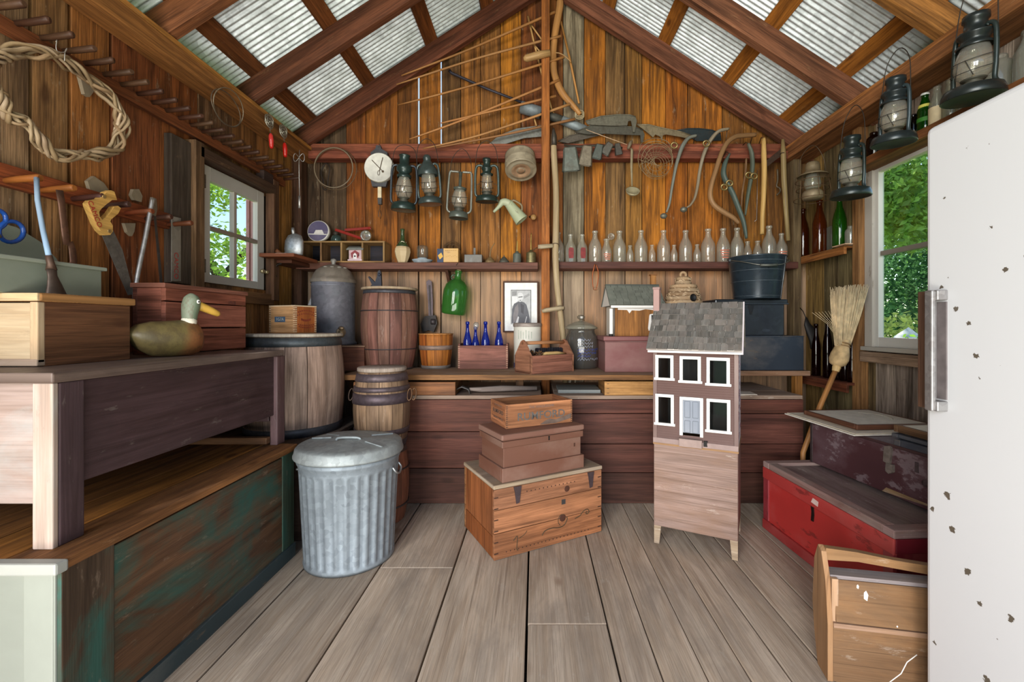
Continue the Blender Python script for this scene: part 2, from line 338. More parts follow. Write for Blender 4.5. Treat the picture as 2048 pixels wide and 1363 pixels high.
wb = thing('wall_back', 'back gable wall of upright rough boards in orange, brown and grey', 'wall', kind='structure')
px = [590, 640, 692.5, 731.5, 795.5, 836, 881, 921.5, 960.5, 1001, 1042, 1084, 1126, 1168, 1211, 1250, 1284, 1331, 1375, 1444.5, 1487, 1534, 1580, 1624]
pc = ['#54402e', '#66503a', '#8a4c1a', '#98591e', '#84501f', '#a0611f', '#7e5830', '#a0662a', '#93602c', '#b87420', '#83491f', '#8a5222', '#8d8068', '#a8661e', '#8a663c', '#96682e', '#ae6c20', '#a8601a', '#b06a22', '#905c26', '#a26a28', '#8a5a26', '#7a5a34']
gap = {835: 0, 836: .010, 881: .008}
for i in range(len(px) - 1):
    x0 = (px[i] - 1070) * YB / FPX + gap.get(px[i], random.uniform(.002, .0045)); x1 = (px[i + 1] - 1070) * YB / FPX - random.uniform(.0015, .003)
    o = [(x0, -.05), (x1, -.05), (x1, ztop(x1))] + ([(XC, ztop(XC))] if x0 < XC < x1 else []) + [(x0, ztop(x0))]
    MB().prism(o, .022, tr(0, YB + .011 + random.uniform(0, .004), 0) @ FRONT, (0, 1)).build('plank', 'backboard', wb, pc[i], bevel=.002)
m = MB()
for i in range(1, len(px) - 1):
    x = (px[i] - 1070) * YB / FPX
    if px[i] in (836, 881): m.box((x, YB + .042, 1.10), (.05, .02, 2.40)); continue
    m.box((x, YB + .042, 1.2 + (ztop(x) - 1.2) / 2 - .6), (.05, .02, ztop(x) - .02))
b = m.build('batten', 'board', wb, '#3a2a1c'); b['kind'] = 'stuff'
B('post', 'beam', wb, '#b06a30', (.0745, 3.122, 1.72), (.058, .045, 3.44), .004)
B('tie_beam', 'beam', wb, '#a05a40', (.095, YB - .035, 2.335), (3.64, .05, .065), .004)
B('tie_beam', 'beam', wb, '#8a4a36', (.095, YB - .06, 2.272), (3.64, .085, .055), .004)
B('corner_post', 'beam', wb, '#5a3c2a', (XL + .03, YB - .05, 1.14), (.06, .09, 2.26), .004)
B('corner_post', 'beam', wb, '#7a6648', (1.885, YB - .05, 1.14), (.055, .09, 2.26), .004)

wl = thing('wall_left', 'weathered brown board side wall with the small four pane window', 'wall', kind='structure')
ys = [YF, -.15, .05, .27, .48, .7, .9, 1.08, 1.27, 1.385, 1.513, 1.642, 1.80, 2.04, 2.27, 2.526, 2.69, 2.88, 3.15, 3.26]
lc = ['#815f43', '#94663f', '#7a5b41', '#886648', '#926843', '#815f43', '#8d643f', '#86684c', '#81664c', '#947454', '#a87b4e', '#ad6f39', '#94542e', '#99582c', '#815f43', '#a87443', '#a36d3d', '#b47f42', '#6d442a']
WL = (2.27, 2.80, 1.275, 1.89)
for i in range(len(ys) - 1):
    g = .012 if ys[i] in (1.513, 1.642, 1.80) else .003
    segs = [(-.05, 2.36)]
    if ys[i] < WL[1] and ys[i + 1] > WL[0]: segs = [(-.05, WL[2]), (WL[3], 2.36)]
    if ys[i] == 2.69: segs = [(-.05, WL[2]), (WL[3], 2.36)]
    for z0, z1 in segs:
        y1 = ys[i + 1]
        B('plank', 'board', wl, lc[i], (XL - .012 - random.random() * .006, (ys[i] + g + y1) / 2, (z0 + z1) / 2), (.022, y1 - ys[i] - g, z1 - z0), .002, grain=2)
m = MB()
for y in ys[1:-1]:
    if not (WL[0] - .03 < y < WL[1] + .03): m.box((XL - .04, y, 1.15), (.02, .06, 2.4))
b = m.build('batten', 'board', wl, '#2a1e16'); b['kind'] = 'stuff'
B('wall_plate', 'beam', wl, '#a8703c', (XL + .057, (YF + YB) / 2, 2.28), (.114, YB - YF, .078), .004)
B('eave_strip', 'beam', wl, '#d09048', (XL + .10, (YF + YB) / 2, 2.331), (.03, YB - YF, .022), .002)
B('window_post', 'beam', wl, '#54483e', (XL + .02, 2.115, 1.60), (.035, .12, .70), .003, grain=2)
B('window_post', 'beam', wl, '#7a5c40', (XL + .03, 2.205, 1.60), (.06, .06, .74), .003, grain=2)
B('window_post', 'beam', wl, '#6a4a34', (XL + .03, 2.86, 1.60), (.055, .06, .78), .003, grain=2)
B('window_header', 'beam', wl, '#5c4434', (XL + .03, 2.53, 1.925), (.06, .64, .055), .003)
B('window_apron', 'beam', wl, '#7a5636', (XL + .02, 2.53, 1.215), (.045, .66, .07), .003)
B('block', 'beam', wl, '#40302c', (XL + .03, 2.78, 1.985), (.05, .10, .06), .003)

wr = thing('wall_right', 'grey brown board side wall with exposed studs and the tall window', 'wall', kind='structure')
ys = [YF, 0, .3, .6, .9, 1.2, 1.45, 1.68, 1.80, 1.93, 2.07, 2.2, 2.33, 2.45, 2.59, 2.66, 2.75, 2.90, 3.05, 3.26]
rc = ['#8a7058', '#94785a', '#94785a', '#a27444', '#b0783e', '#a87040', '#a06a3c', '#9a8474', '#c4b2a2', '#ab988a', '#b8a594', '#c0ae9e', '#a89688', '#b8a696', '#8a7450', '#a08448', '#8a7a54', '#7a6a48', '#9a7a44']
WR = (1.75, 2.60, .925, 1.985)
for i in range(len(ys) - 1):
    segs = [(-.05, 2.36)]
    if ys[i] < WR[1] - .01 and ys[i + 1] > WR[0] + .03: segs = [(-.05, WR[2]), (WR[3], 2.36)]
    for z0, z1 in segs:
        B('plank', 'board', wr, rc[i], (XR + .012 + random.random() * .004, (ys[i] + ys[i + 1]) / 2, (z0 + z1) / 2), (.022, ys[i + 1] - ys[i] - .004, z1 - z0), .002, grain=2)
m = MB()
for y in ys[1:-1]:
    if not (WR[0] - .03 < y < WR[1] + .03): m.box((XR + .04, y, 1.15), (.02, .06, 2.4))
    else: m.box((XR + .04, y, .44), (.02, .06, .94))
b = m.build('batten', 'board', wr, '#2a1e16'); b['kind'] = 'stuff'
B('wall_plate', 'beam', wr, '#a06a40', (1.905, (YF + YB) / 2, 2.28), (.19, YB - YF, .078), .004)
B('eave_strip', 'beam', wr, '#b87a44', (1.83, (YF + YB) / 2, 2.331), (.03, YB - YF, .022), .002)
B('stud', 'beam', wr, '#b08050', (XR - .03, 2.665, 1.12), (.06, .055, 2.24), .003, grain=2)
B('stud', 'beam', wr, '#b08050', (XR - .03, 1.66, 1.12), (.06, .055, 2.24), .003, grain=2)
B('window_apron', 'beam', wr, '#a88c74', (XR - .03, 2.15, .865), (.06, .96, .06), .003)

ce = thing('ceiling', 'open gable roof of corrugated metal on brown rafters and orange battens', 'ceiling', kind='structure')
ang = math.degrees(math.atan(PITCH))
for k, y in enumerate([3.185, 2.585, 1.985, 1.385, .785, .185]):
    for sgn in (-1, 1):
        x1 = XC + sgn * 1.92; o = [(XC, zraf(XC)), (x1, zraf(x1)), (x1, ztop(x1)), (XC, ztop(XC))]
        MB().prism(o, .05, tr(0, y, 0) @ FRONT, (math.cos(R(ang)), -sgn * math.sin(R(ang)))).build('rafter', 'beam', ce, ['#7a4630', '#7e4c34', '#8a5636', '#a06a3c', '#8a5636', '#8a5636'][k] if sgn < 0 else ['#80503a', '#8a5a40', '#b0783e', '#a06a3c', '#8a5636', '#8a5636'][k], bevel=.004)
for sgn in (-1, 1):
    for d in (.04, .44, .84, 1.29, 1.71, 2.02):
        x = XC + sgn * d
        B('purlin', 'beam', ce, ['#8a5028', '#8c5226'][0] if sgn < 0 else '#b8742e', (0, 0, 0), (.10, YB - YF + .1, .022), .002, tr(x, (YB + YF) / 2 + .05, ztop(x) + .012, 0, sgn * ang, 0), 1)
    y = YB + .12
    while y > YF:
        mm = MB(); n = 152; wd = .66; a = []
        for i in range(n + 1):
            t = i / n; a.append((y - t * wd, .0085 * math.cos(t * wd / .0347 * 2 * PI)))
        k = random.random() * .004
        for i in range(n):
            q = []
            for d in (0.0, 2.14):
                x = XC + sgn * d; z = ztop(x) + .034 + k
                q.append([(x + sgn * h * .545, yy, z + h * .84) for yy, h in (a[i], a[i + 1])])
            P = [q[0][0], q[0][1], q[1][1], q[1][0]]
            mm.face(P, [(0, a[i][0]), (0, a[i + 1][0]), (2.4, a[i + 1][0]), (2.4, a[i][0])], True)
        mm.build('corrugated_sheet', 'roof', ce, '#dde4e8'); y -= .62
# ------------------------------------------------------------------ windows
w1 = thing('window_1', 'small four pane window in a peeling white sash, trees behind it', 'window', kind='structure')
ya, yb, za, zb = WL; xw = XL - .002
def sash(p, x, y0, y1, z0, z1, st, tp, bt, t, col, mat='chalk'):
    B('stile', mat, p, col, (x, y0 + st / 2, (z0 + z1) / 2), (t, st, z1 - z0), .002); B('stile', mat, p, col, (x, y1 - st / 2, (z0 + z1) / 2), (t, st, z1 - z0), .002)
    B('rail', mat, p, col, (x, (y0 + y1) / 2, z1 - tp / 2), (t, y1 - y0 - 2 * st, tp), .002); B('rail', mat, p, col, (x, (y0 + y1) / 2, z0 + bt / 2), (t, y1 - y0 - 2 * st, bt), .002)
sash(w1, xw, ya, yb, za, zb, .066, .075, .045, .03, '#bdb8b2')
gy0, gy1, gz0, gz1 = ya + .066, yb - .066, za + .045, zb - .075; my, mz = (gy0 + gy1) / 2, (gz0 + gz1) / 2
B('muntin', 'chalk', w1, '#a89c92', (xw, my, (gz0 + gz1) / 2), (.028, .024, gz1 - gz0), .002); B('muntin', 'chalk', w1, '#8a7a6e', (xw + .002, (gy0 + gy1) / 2, mz), (.028, gy1 - gy0, .022), .002)
for a, b in ((gy0, my), (my, gy1)):
    for c, d in ((gz0, mz), (mz, gz1)): B('pane', 'pane', w1, '#f4f8f8', (xw - .006, (a + b) / 2, (c + d) / 2), (.003, b - a - .022, d - c - .02), 0)
for z in (1.80, 1.36): B('hinge', 'iron', w1, '#6a665c', (xw + .019, ya + .012, z), (.006, .03, .07), .001)
MB().tube([(xw + .016, yb - .03, 1.39), (xw + .032, yb - .03, 1.39)], .012, 10).tube([(xw + .016, yb + .012, 1.39), (xw + .032, yb + .012, 1.39)], .011, 10).build('latch', 'metal', w1, '#d8c8a0')
B('outer_casing', 'paint', w1, '#c08a88', (XL - .045, yb + .012, (za + zb) / 2), (.06, .02, zb - za + .1), .001); B('outer_casing', 'paint', w1, '#b87c7a', (XL - .085, yb + .004, (za + zb) / 2), (.02, .03, zb - za + .1), .001)
w2 = thing('window_2', 'tall sash window in cracked grey white paint beside the fridge', 'window', kind='structure')
ya, yb, za, zb = WR; xw = XR + .002
B('casing', 'paint', w2, '#c4beb4', (XR - .012, yb + .005, 1.46), (.03, .06, 1.09), .002, grain=2); B('casing', 'paint', w2, '#c4beb4', (XR - .012, ya - .018, 1.46), (.03, .085, 1.09), .002, grain=2)
B('casing', 'paint', w2, '#c2bcb2', (XR - .012, (ya + yb) / 2, zb + .002), (.03, yb - ya + .1, .05), .002)
sash(w2, xw, ya + .02, yb - .02, za, zb - .02, .036, .03, .055, .034, '#dedad2')
B('jamb', 'chalk', w2, '#e8e6e0', (XR + .03, yb - .008, (za + zb) / 2), (.03, .014, zb - za), .001)
B('jamb', 'chalk', w2, '#e8e6e0', (XR + .03, ya + .006, (za + zb) / 2), (.03, .014, zb - za), .001)
zm = 1.462; B('muntin', 'chalk', w2, '#8c8478', (xw - .002, (ya + yb) / 2, zm), (.03, yb - ya - .14, .026), .002)
B('pane', 'pane', w2, '#f2f8f4', (xw, (ya + yb) / 2, (za + .055 + zm) / 2), (.003, yb - ya - .14, zm - za - .07), 0); B('pane', 'pane', w2, '#f2f8f4', (xw, (ya + yb) / 2, (zb - .05 + zm) / 2), (.003, yb - ya - .14, zb - zm - .07), 0)
B('sill', 'paint', w2, '#b8b2a6', (XR - .02, (ya + yb) / 2, za - .012), (.06, yb - ya + .08, .024), .003)
B('hinge', 'iron', w2, '#5a5448', (XR - .03, yb + .03, 1.86), (.006, .02, .07), .001)

# ------------------------------------------------------------------ outside: grass, trees and bushes seen through the panes
bl = NB('tree_leaf'); oi = bl.n('ShaderNodeObjectInfo'); ge = bl.n('ShaderNodeNewGeometry')
cc = bl.mix((ge, 'Random Per Island'), bl.mix(1.0, (oi, 'Color'), G(.55), 'MULTIPLY'), bl.mix(1.0, (oi, 'Color'), (1.5, 1.35, 1.0, 1), 'MULTIPLY'))
M['tree_leaf'] = bl.out(bl.n('ShaderNodeMixShader', {0: .45, 1: bl.n('ShaderNodeBsdfDiffuse', {0: (cc, 2)}), 2: bl.n('ShaderNodeBsdfTranslucent', {0: (cc, 2)})}))
gr = MB().box((0, 0, -.62), (90, 90, .2)).build('ground', 'leaf', None, '#5e7a30'); tag(gr, 'sunlit green lawn outside the shed', 'ground', kind='structure')
def leaves(mb, c, rad, n, size, rnd):
    for _ in range(n):
        v = Vector((rnd.gauss(0, 1), rnd.gauss(0, 1), rnd.gauss(0, 1))); v.normalize(); v *= rnd.random() ** .45
        p = Vector(c) + Vector((v.x * rad[0], v.y * rad[1], v.z * rad[2])); s = size * rnd.uniform(.6, 1.4)
        m = Euler((rnd.uniform(0, 6.3), rnd.uniform(-.9, .9), rnd.uniform(0, 6.3))).to_matrix()
        q = [p + m @ Vector(k) * s for k in ((-1, 0, 0), (0, -.5, .1), (1, 0, 0), (0, .5, .1))]; mb.face(q, [(0, 0), (0, 1), (1, 1), (1, 0)])
def tree(label, x, y, trunk, blobs, col, size, seed, bark='#3c3026'):
    rnd = random.Random(seed); t = thing('tree', label, 'tree', (x, y, -.52), group='trees outside the windows')
    mb = MB()
    for path, r0, r1 in trunk: pts = smooth_path(path, 4); mb.tube(pts, lerp_list([r0, r1], len(pts)), 8)
    mb.build('trunk', 'board', t, bark)
    mb = MB()
    for c, rad, n in blobs: leaves(mb, c, rad, n, size, rnd)
    f = mb.build('foliage', 'tree_leaf', t, col); f['kind'] = 'stuff'; return t
tree('forked dark tree with loose bright leaves against blue sky outside the small window', -5.6, 8.6,
     [([(.2, .2, -.4), (0, -.1, 1.4), (-.2, -.5, 2.4), (-.4, -1.3, 3.6)], .13, .05), ([(-.1, -.2, 1.7), (.3, .5, 2.3), (.5, 1.4, 2.6)], .09, .04), ([(-.2, -.5, 2.4), (.1, .1, 3.4), (.2, .3, 4.6)], .07, .02), ([(0, .2, 1.5), (.5, .5, 1.9), (.9, .35, 2.15), (.9, -.15, 2.45), (.9, -.55, 2.75), (.9, -1.1, 3.25)], .085, .03), ([(.9, -.5, 2.7), (.85, -.42, 3.1), (.8, -.55, 3.7)], .045, .02), ([(.9, -.35, 2.6), (.92, -.7, 2.62), (.9, -1.1, 2.75)], .03, .012)],
     [((-.2, -1.5, 3.9), (1.1, .9, .6), 2000), ((.2, -.9, 2.9), (.5, .5, .5), 500), ((-.3, .2, 4.9), (1.2, 1.0, .6), 1700), ((.4, 1.3, 3.1), (.6, .6, .5), 750), ((.3, -1.2, 2.0), (.7, .6, .5), 1000), ((.1, .9, 1.9), (.7, .7, .4), 1000), ((.2, 1.7, 4.1), (.6, .6, .5), 550), ((0, 0, 1.3), (1.2, 2.0, .55), 2800)], '#a4c864', .055, 3)
tree('low yellow green bushy tree beyond the forked dark tree', -10, 15.5, [([(0, 0, -.2), (0, 0, 1.5), (.2, 0, 2.8)], .15, .06)], [((0, 0, 1.8), (2.4, 3.0, 1.5), 3200), ((0, -3, 1.4), (2, 2, 1.2), 1600)], '#b8cc68', .10, 5)
tree('tall full green tree filling the upper panes beside the fridge', 6.2, 9.3, [([(0, 0, -.2), (0, 0, 2), (.2, -.4, 4.4)], .2, .08), ([(0, 0, 2.2), (-.2, -.9, 3.6), (-.3, -2.0, 4.2)], .09, .03)],
     [((0, -1.4, 4.7), (1.7, 2.2, 1.3), 8500), ((-.6, -2.1, 3.75), (1.0, 1.3, .7), 4200), ((.2, -1.0, 3.6), (1.2, 1.1, .6), 3000), ((-.3, -2.5, 3.1), (.6, .45, .45), 900)], '#a2c478', .055, 8)
tree('dark blue green conifer behind the lower panes beside the fridge', 9.2, 9.6, [([(0, 0, -.2), (0, 0, 3), (0, 0, 5)], .2, .04)],
     [((0, 0, 1.6), (2.4, 2.6, 1.0), 7000), ((0, 0, 2.9), (1.9, 2.0, .9), 5000), ((0, 0, 4.2), (1.4, 1.4, .9), 1800)], '#527c58', .065, 9)
tree('second dark evergreen further behind the tall full green tree', 13, 14, [([(0, 0, -.2), (0, 0, 4), (0, 0, 7)], .2, .05)],
     [((0, 0, 3.4), (3.2, 3.6, 3.4), 5200)], '#74a060', .12, 12)
def bush(label, x, y, rad, n, col, size, seed):
    t = thing('bush', label, 'bush', (x, y, -.52)); mb = MB(); leaves(mb, (0, 0, rad[2] * .8), rad, n, size, random.Random(seed)); f = mb.build('foliage', 'tree_leaf', t, col); f['kind'] = 'stuff'
    MB().tube([(0, 0, -.05), (.03, 0, rad[2] * .4), (.1, .05, rad[2])], [.03, .02, .01], 6).build('stem', 'board', t, '#4a3a28')
bush('pale yellow green bush below the panes beside the fridge', 4.95, 5.9, (.62, .62, .98), 2800, '#d4dc8a', .05, 21)
bush('dark green low bush in front of the pale yellow bush', 3.55, 4.10, (.38, .38, .83), 1900, '#82b04c', .045, 22)
rk = MB().ball((0, 0, 0), .3, 9, 6, (1, .8, 2.7)).build('rock', 'plain', None, '#d8d4cc', (4.2, 4.97, .22)); rk.rotation_euler = (0, .05, .5); tag(rk, 'pale standing stone among the bushes outside', 'rock')

# ------------------------------------------------------------------ left wall: pegs, wreath, tools
def plx(pts, X): return [(atx(a, b, X).y, atx(a, b, X).z) for a, b in pts]
pr = thing('peg_rail', 'long brown rail of dark pegs high on the board wall', 'peg rail', (XL + .012, 2.15, 2.02))
B('rail', 'beam', pr, '#8a4e2c', (.006, 0, 0), (.026, 1.72, .05), .003)
for i in range(23):
    y = 1.375 + .0735 * i - 2.15; z = .022
    MB().tube([(.015, y, z), (.06, y, z + .004), (.125, y + random.uniform(-.004, .004), z + .012), (.13, y, z + .012)], [.009, .0105, .0115, .008], 8).build('peg', 'handle', pr, '#4a2e22')
tr_ = thing('tool_rail', 'shorter red brown rail with seven pegs holding the saws', 'peg rail', (XL + .012, 1.78, 1.535))
B('rail', 'beam', tr_, '#8a4422', (.006, 0, 0), (.026, .86, .072), .003)
for px_, c in ((77, '#a0602c'), (145, '#a0602c'), (203, '#4a2a22'), (255, '#3c2420'), (302, '#7a3c22'), (340, '#4a2a22'), (381, '#6a3a24')):
    y = FPX * 1.60 / (1070 - px_) - 1.78
    MB().tube([(.015, y, -.02), (.06, y, -.015), (.128, y, -.01), (.133, y, -.01)], [.009, .011, .0125, .009], 8).build('peg', 'handle', tr_, c)
wp = [(0, 108), (60, 102), (120, 120), (180, 155), (222, 200), (245, 250), (234, 290), (192, 310), (132, 314), (86, 288), (50, 252), (20, 226), (-6, 190), (-32, 160), (-38, 128)]
wl_ = [atx(a, b, XL + .075) for a, b in wp]; c0 = atx(110, 210, XL + .075)
wr_ = thing('wreath', 'loose oval wreath of twisted bare vines hung from a peg', 'wreath', c0)
path = smooth_path(wl_ + [wl_[0]], 9)[:-1]; n = len(path)
for k in range(7):
    ph = k * 2 * PI / 7; rr = .006 if k == 6 else .019; tw = [6, 6, 6, 6, -5, -7, 0][k]; pts = []
    for i, p in enumerate(path):
        t = (path[(i + 1) % n] - path[i - 1]).normalized(); a = Vector((1, 0, 0)); bb = t.cross(a); th = ph + tw * 2 * PI * i / n
        pts.append(p - c0 + (a * math.cos(th) + bb * math.sin(th)) * (rr + .003 * math.sin(i * .9 + k)))
    MB().tube(pts, [.0062 + .0015 * math.sin(i * .35 + k * 2) for i in range(n)], 6, closed=True).build('vine', 'handle', wr_, ['#b09878', '#a48c6e', '#bca488', '#988060', '#ac9474', '#a08464', '#b8a080'][k])
hk = thing('wire_hook', 'bent white wire hook hanging from the peg above the wreath', 'hook', atx(126, 82, XL + .13)); h0 = hk.location.copy()
T('wire', 'metal', hk, '#c8c4bc', [atx(a, b, XL + .13) - h0 for a, b in smooth_path([(112, 82, 0), (116, 80, 0), (113, 95, 0), (116, 103, 0), (132, 103, 0), (134, 96, 0), (130, 103, 0), (129, 124, 0)], 3) for _ in [0]] if False else [atx(p.x, p.y, XL + .13) - h0 for p in smooth_path([(112, 84, 0), (114, 80, 0), (112, 94, 0), (116, 103, 0), (130, 104, 0), (134, 96, 0), (130, 104, 0), (129, 122, 0)], 3)], .0012, 6)

bt = thing('hanging_scraper', 'pale blue painted rod ending in a dark flared scraper blade', 'tool', atx(74, 362, XL + .15)); o = bt.location.copy()
T('rod', 'paint', bt, '#8aa8c4', [atx(a, b, x) - o for a, b, x in ((73, 356, -1.587), (75, 400, -1.56), (86, 460, -1.50), (98, 514, -1.438))], .0065, 10)
T('socket', 'iron', bt, '#5a4438', [atx(a, b, -1.436) - o for a, b in ((97, 510), (101, 526), (103, 540))], [.008, .009, .013], 10)
bt_p = [atx(a, b, -1.43) - o for a, b in ((103, 538), (105, 552), (109, 570), (112, 592), (113, 597))]
MB().tube(bt_p, [.014, .013, .020, .030, .034], 12, flat=.45, up=(0, 1, 0)).build('blade', 'iron', bt, '#4e4038')
rb = thing('rusty_hook_bar', 'flat rusty bar bent into a hook below its peg', 'tool', atx(121, 386, XL + .14)); o = rb.location.copy()
MB().tube([atx(a, b, XL + .14) - o for a, b in ((119, 380), (124, 410), (131, 470), (133, 486), (141, 486), (145, 500), (147, 524), (140, 536), (120, 539), (106, 538))], .0125, 8, flat=.35, up=(0, 1, 0)).build('bar', 'iron', rb, '#6a4a3a')

hs = thing('handsaw', 'old handsaw with a yellow wooden handle lettered in red', 'saw', atx(205, 430, XL + .135)); X = XL + .135; o = hs.location.copy(); mt = Matrix.Translation((0, -o.y, -o.z)) @ FACEX
ho = [(140, 450), (200, 385), (420, 345), (590, 170), (700, 130), (780, 160), (850, 370), (725, 368), (570, 485), (450, 590), (398, 670), (415, 770), (480, 860), (560, 815), (680, 690), (785, 530), (870, 510), (945, 570), (880, 700), (700, 850), (680, 900), (740, 1000), (742, 1150), (680, 1232), (560, 1242), (440, 1130), (330, 950), (240, 730), (150, 520)]
MB().prism(plx([(160 + a / 12.39, 370 + b / 12.39) for a, b in ho], X), .022, mt).build('handle', 'handle', hs, '#d8a85c', bevel=.004)
MB().prism(plx([(203, 463), (226, 456), (247, 500), (270, 588), (258, 590), (238, 545)], X), .0016, Matrix.Translation((-.004, 0, 0)) @ mt).build('blade', 'iron', hs, '#77736e')
for a, b in ((202, 393), (213, 462)): MB().tube([Vector((.010, 0, 0)) + atx(a, b, X) - o, Vector((.013, 0, 0)) + atx(a, b, X) - o], .007, 10).build('screw', 'metal', hs, '#b8a070')
p = atx(183, 428, X) - o; text('lettering', hs, 'CAMCO', .026, 'ink', '#a82a24', Matrix.Translation((.0125, p.y, p.z)) @ FACEX @ Matrix.Rotation(R(-66), 4, 'Z'))
bs = thing('bow_saw', 'bow saw with a bent bright steel tube frame hung upright', 'saw', atx(303, 420, XL + .135)); X = XL + .135; o = bs.location.copy()
T('frame', 'metal', bs, '#a8a6a4', [q - o for q in smooth_path([atx(a, b, X) for a, b in ((306, 397), (300, 425), (290, 478), (277, 540), (270, 585), (271, 608), (283, 627), (305, 638), (332, 644))], 4)], .0082, 10)
MB().prism(plx([(309, 430), (313, 430), (334, 640), (328, 640)], X), .002, Matrix.Translation((-.003, -o.y, -o.z)) @ FACEX).build('blade', 'iron', bs, '#4a4644')
MB().prism(plx([(303, 394), (310, 397), (312, 418), (309, 432), (303, 430), (300, 415)], X), .012, Matrix.Translation((0, -o.y, -o.z)) @ FACEX).build('tension_lever', 'metal', bs, '#8a8274')
sq = thing('steel_rule', 'flat grey steel strip with red hand lettering hung from the last peg', 'tool', atx(352, 450, XL + .06)); X = XL + .06; o = sq.location.copy()
MB().prism(plx([(343, 432), (361, 436), (361, 562), (343, 562)], X), .004, Matrix.Translation((0, -o.y, -o.z)) @ FACEX).build('strip', 'tin', sq, '#8a847a', bevel=.001)
p = atx(351, 531, X) - o; text('lettering', sq, 'CAMCO', .034, 'ink', '#a83c34', Matrix.Translation((.003, p.y, p.z)) @ FACEX @ Matrix.Rotation(R(-90), 4, 'Z'))
T('hanging_peg_ring', 'iron', sq, '#5a4a3a', [(.0 + .07 * i / 3, 0, .012) for i in range(4)], .002, 6)
for k, (ps, lb) in enumerate((([(172, 362), (185, 352), (205, 366), (217, 384), (196, 388), (178, 382)], 'pale grey mud nest on the boards above the yellow saw handle'), ([(264, 378), (275, 378), (282, 392), (280, 404), (266, 400), (260, 390)], 'oval pale mud nest above the bow saw'), ([(246, 446), (268, 446), (266, 462), (261, 472), (252, 464)], 'torn triangular mud nest below the tool rail'), ([(155, 145), (178, 158), (188, 178), (176, 194), (166, 188), (160, 165)], 'grey mud nest patch inside the vine wreath'))):
    c = atx(ps[0][0], ps[0][1], XL + .006); q = thing('mud_nest', lb, 'nest', c); MB().prism(plx(ps, XL + .006), .014, Matrix.Translation((0, -c.y, -c.z)) @ FACEX).build('crust', 'plain', q, '#8e7f6a', bevel=.004)
wh = thing('curved_wood_hook', 'small curved wooden hook on the post right of the small window', 'hook', (XL + .062, 2.875, 1.50)); T('hook', 'handle', wh, '#8a5230', [(0, -.03, .035), (.012, -.01, .02), (.026, .02, -.02), (.03, .035, -.045)], [.012, .013, .011, .006], 8)
rg = thing('wire_ring', 'two thin wire rings hung together from the wall plate', 'ring', atx(455, 215, XL + .14)); o = rg.location.copy()
for k in range(2):
    c = atx(453 + 5 * k, 217 - 2 * k, XL + .14 + .006 * k) - o
    T('ring', 'iron', rg, ['#6a5c4c', '#8a7c68'][k], [c + Vector((.02 * math.sin(t * PI / 16) * k, math.cos(t * PI / 16) * .108, math.sin(t * PI / 16) * (.083 + .003 * k))) for t in range(32)], .0026, 6, closed=True)
for k, (a, b, lb) in enumerate(((539, 244, 'coiled wire whisk with a red handle, nearer of the pair'), (567, 264, 'coiled wire whisk with a red handle, hung nearer the gable wall'))):
    c = atx(a, b, XL + .15); q = thing('coil_whisk', lb, 'whisk', c, group='pair of coil whisks on the wall plate')
    pts = [Vector((.004 * math.sin(i), math.cos(i * .42) * (.004 + .00048 * i), math.sin(i * .42) * (.004 + .00048 * i))) for i in range(84)]
    T('coil', 'metal', q, '#b8b4a6', pts, .0034, 6); T('handle', 'gloss', q, '#c8231c', [(0, .012, -.062), (0, .014, -.075), (0, .018, -.10), (0, .02, -.135), (0, .021, -.15)], [.006, .012, .014, .012, .008], 10)
    T('wire', 'metal', q, '#8a867c', [(0, -.01, .05), (0, .01, -.065)], .002, 6)
sk = thing('wire_skewer', 'long thin steel rod with a looped top hung by the corner post', 'tool', at(598, 310, 2.98)); o = sk.location.copy()
T('rod', 'metal', sk, '#c8c6c2', [at(a, b, 2.98) - o for a, b in ((599, 300), (598, 330), (599, 392))], .0026, 6)
T('loop', 'metal', sk, '#c8c6c2', [at(598 + 11 * math.sin(t * PI / 12), 315 + 8 * math.sin(t * PI / 6), 2.98) - o for t in range(24)], .0022, 6, closed=True)
T('sleeve', 'metal', sk, '#d8d6d2', [at(599, 392, 2.98) - o, at(599, 416, 2.98) - o], .0075, 8)
# corner shelf and scoop
cs = thing('corner_shelf', 'short dark corner shelf carrying the metal scoop', 'shelf', (XL + .10, 2.90, 1.478))
B('board', 'wood', cs, '#8a4c30', (.02, 0, .012), (.22, .30, .022), .003); B('board', 'wood', cs, '#6a3c2a', (-.02, .12, -.012), (.15, .32, .024), .003)
sc = thing('scoop', 'dented aluminium grain scoop stood upright on the corner shelf', 'scoop', at(588, 505, 2.88)); sc.location.z = 1.502
MB().tube([(0, .0, .0), (0, 0, .01), (0, 0, .05), (0, .005, .10), (0, .012, .135), (0, .018, .15)], [.044, .058, .062, .060, .045, .012], 18, flat=.42, up=(1, 0, 0)).build('bowl', 'metal', sc, '#b4b6b8')
T('handle', 'metal', sc, '#b0b0b0', [(-.012, .02, .14), (-.018, .022, .17), (-.02, .022, .19)], [.010, .012, .009], 10)
tg = thing('paper_tag', 'small white card lying at the foot of the scoop', 'card', (sc.location.x - .03, 2.80, 1.5015)); B('card', 'plain', tg, '#e6e0d6', (0, 0, .003), (.07, .04, .004), .001)

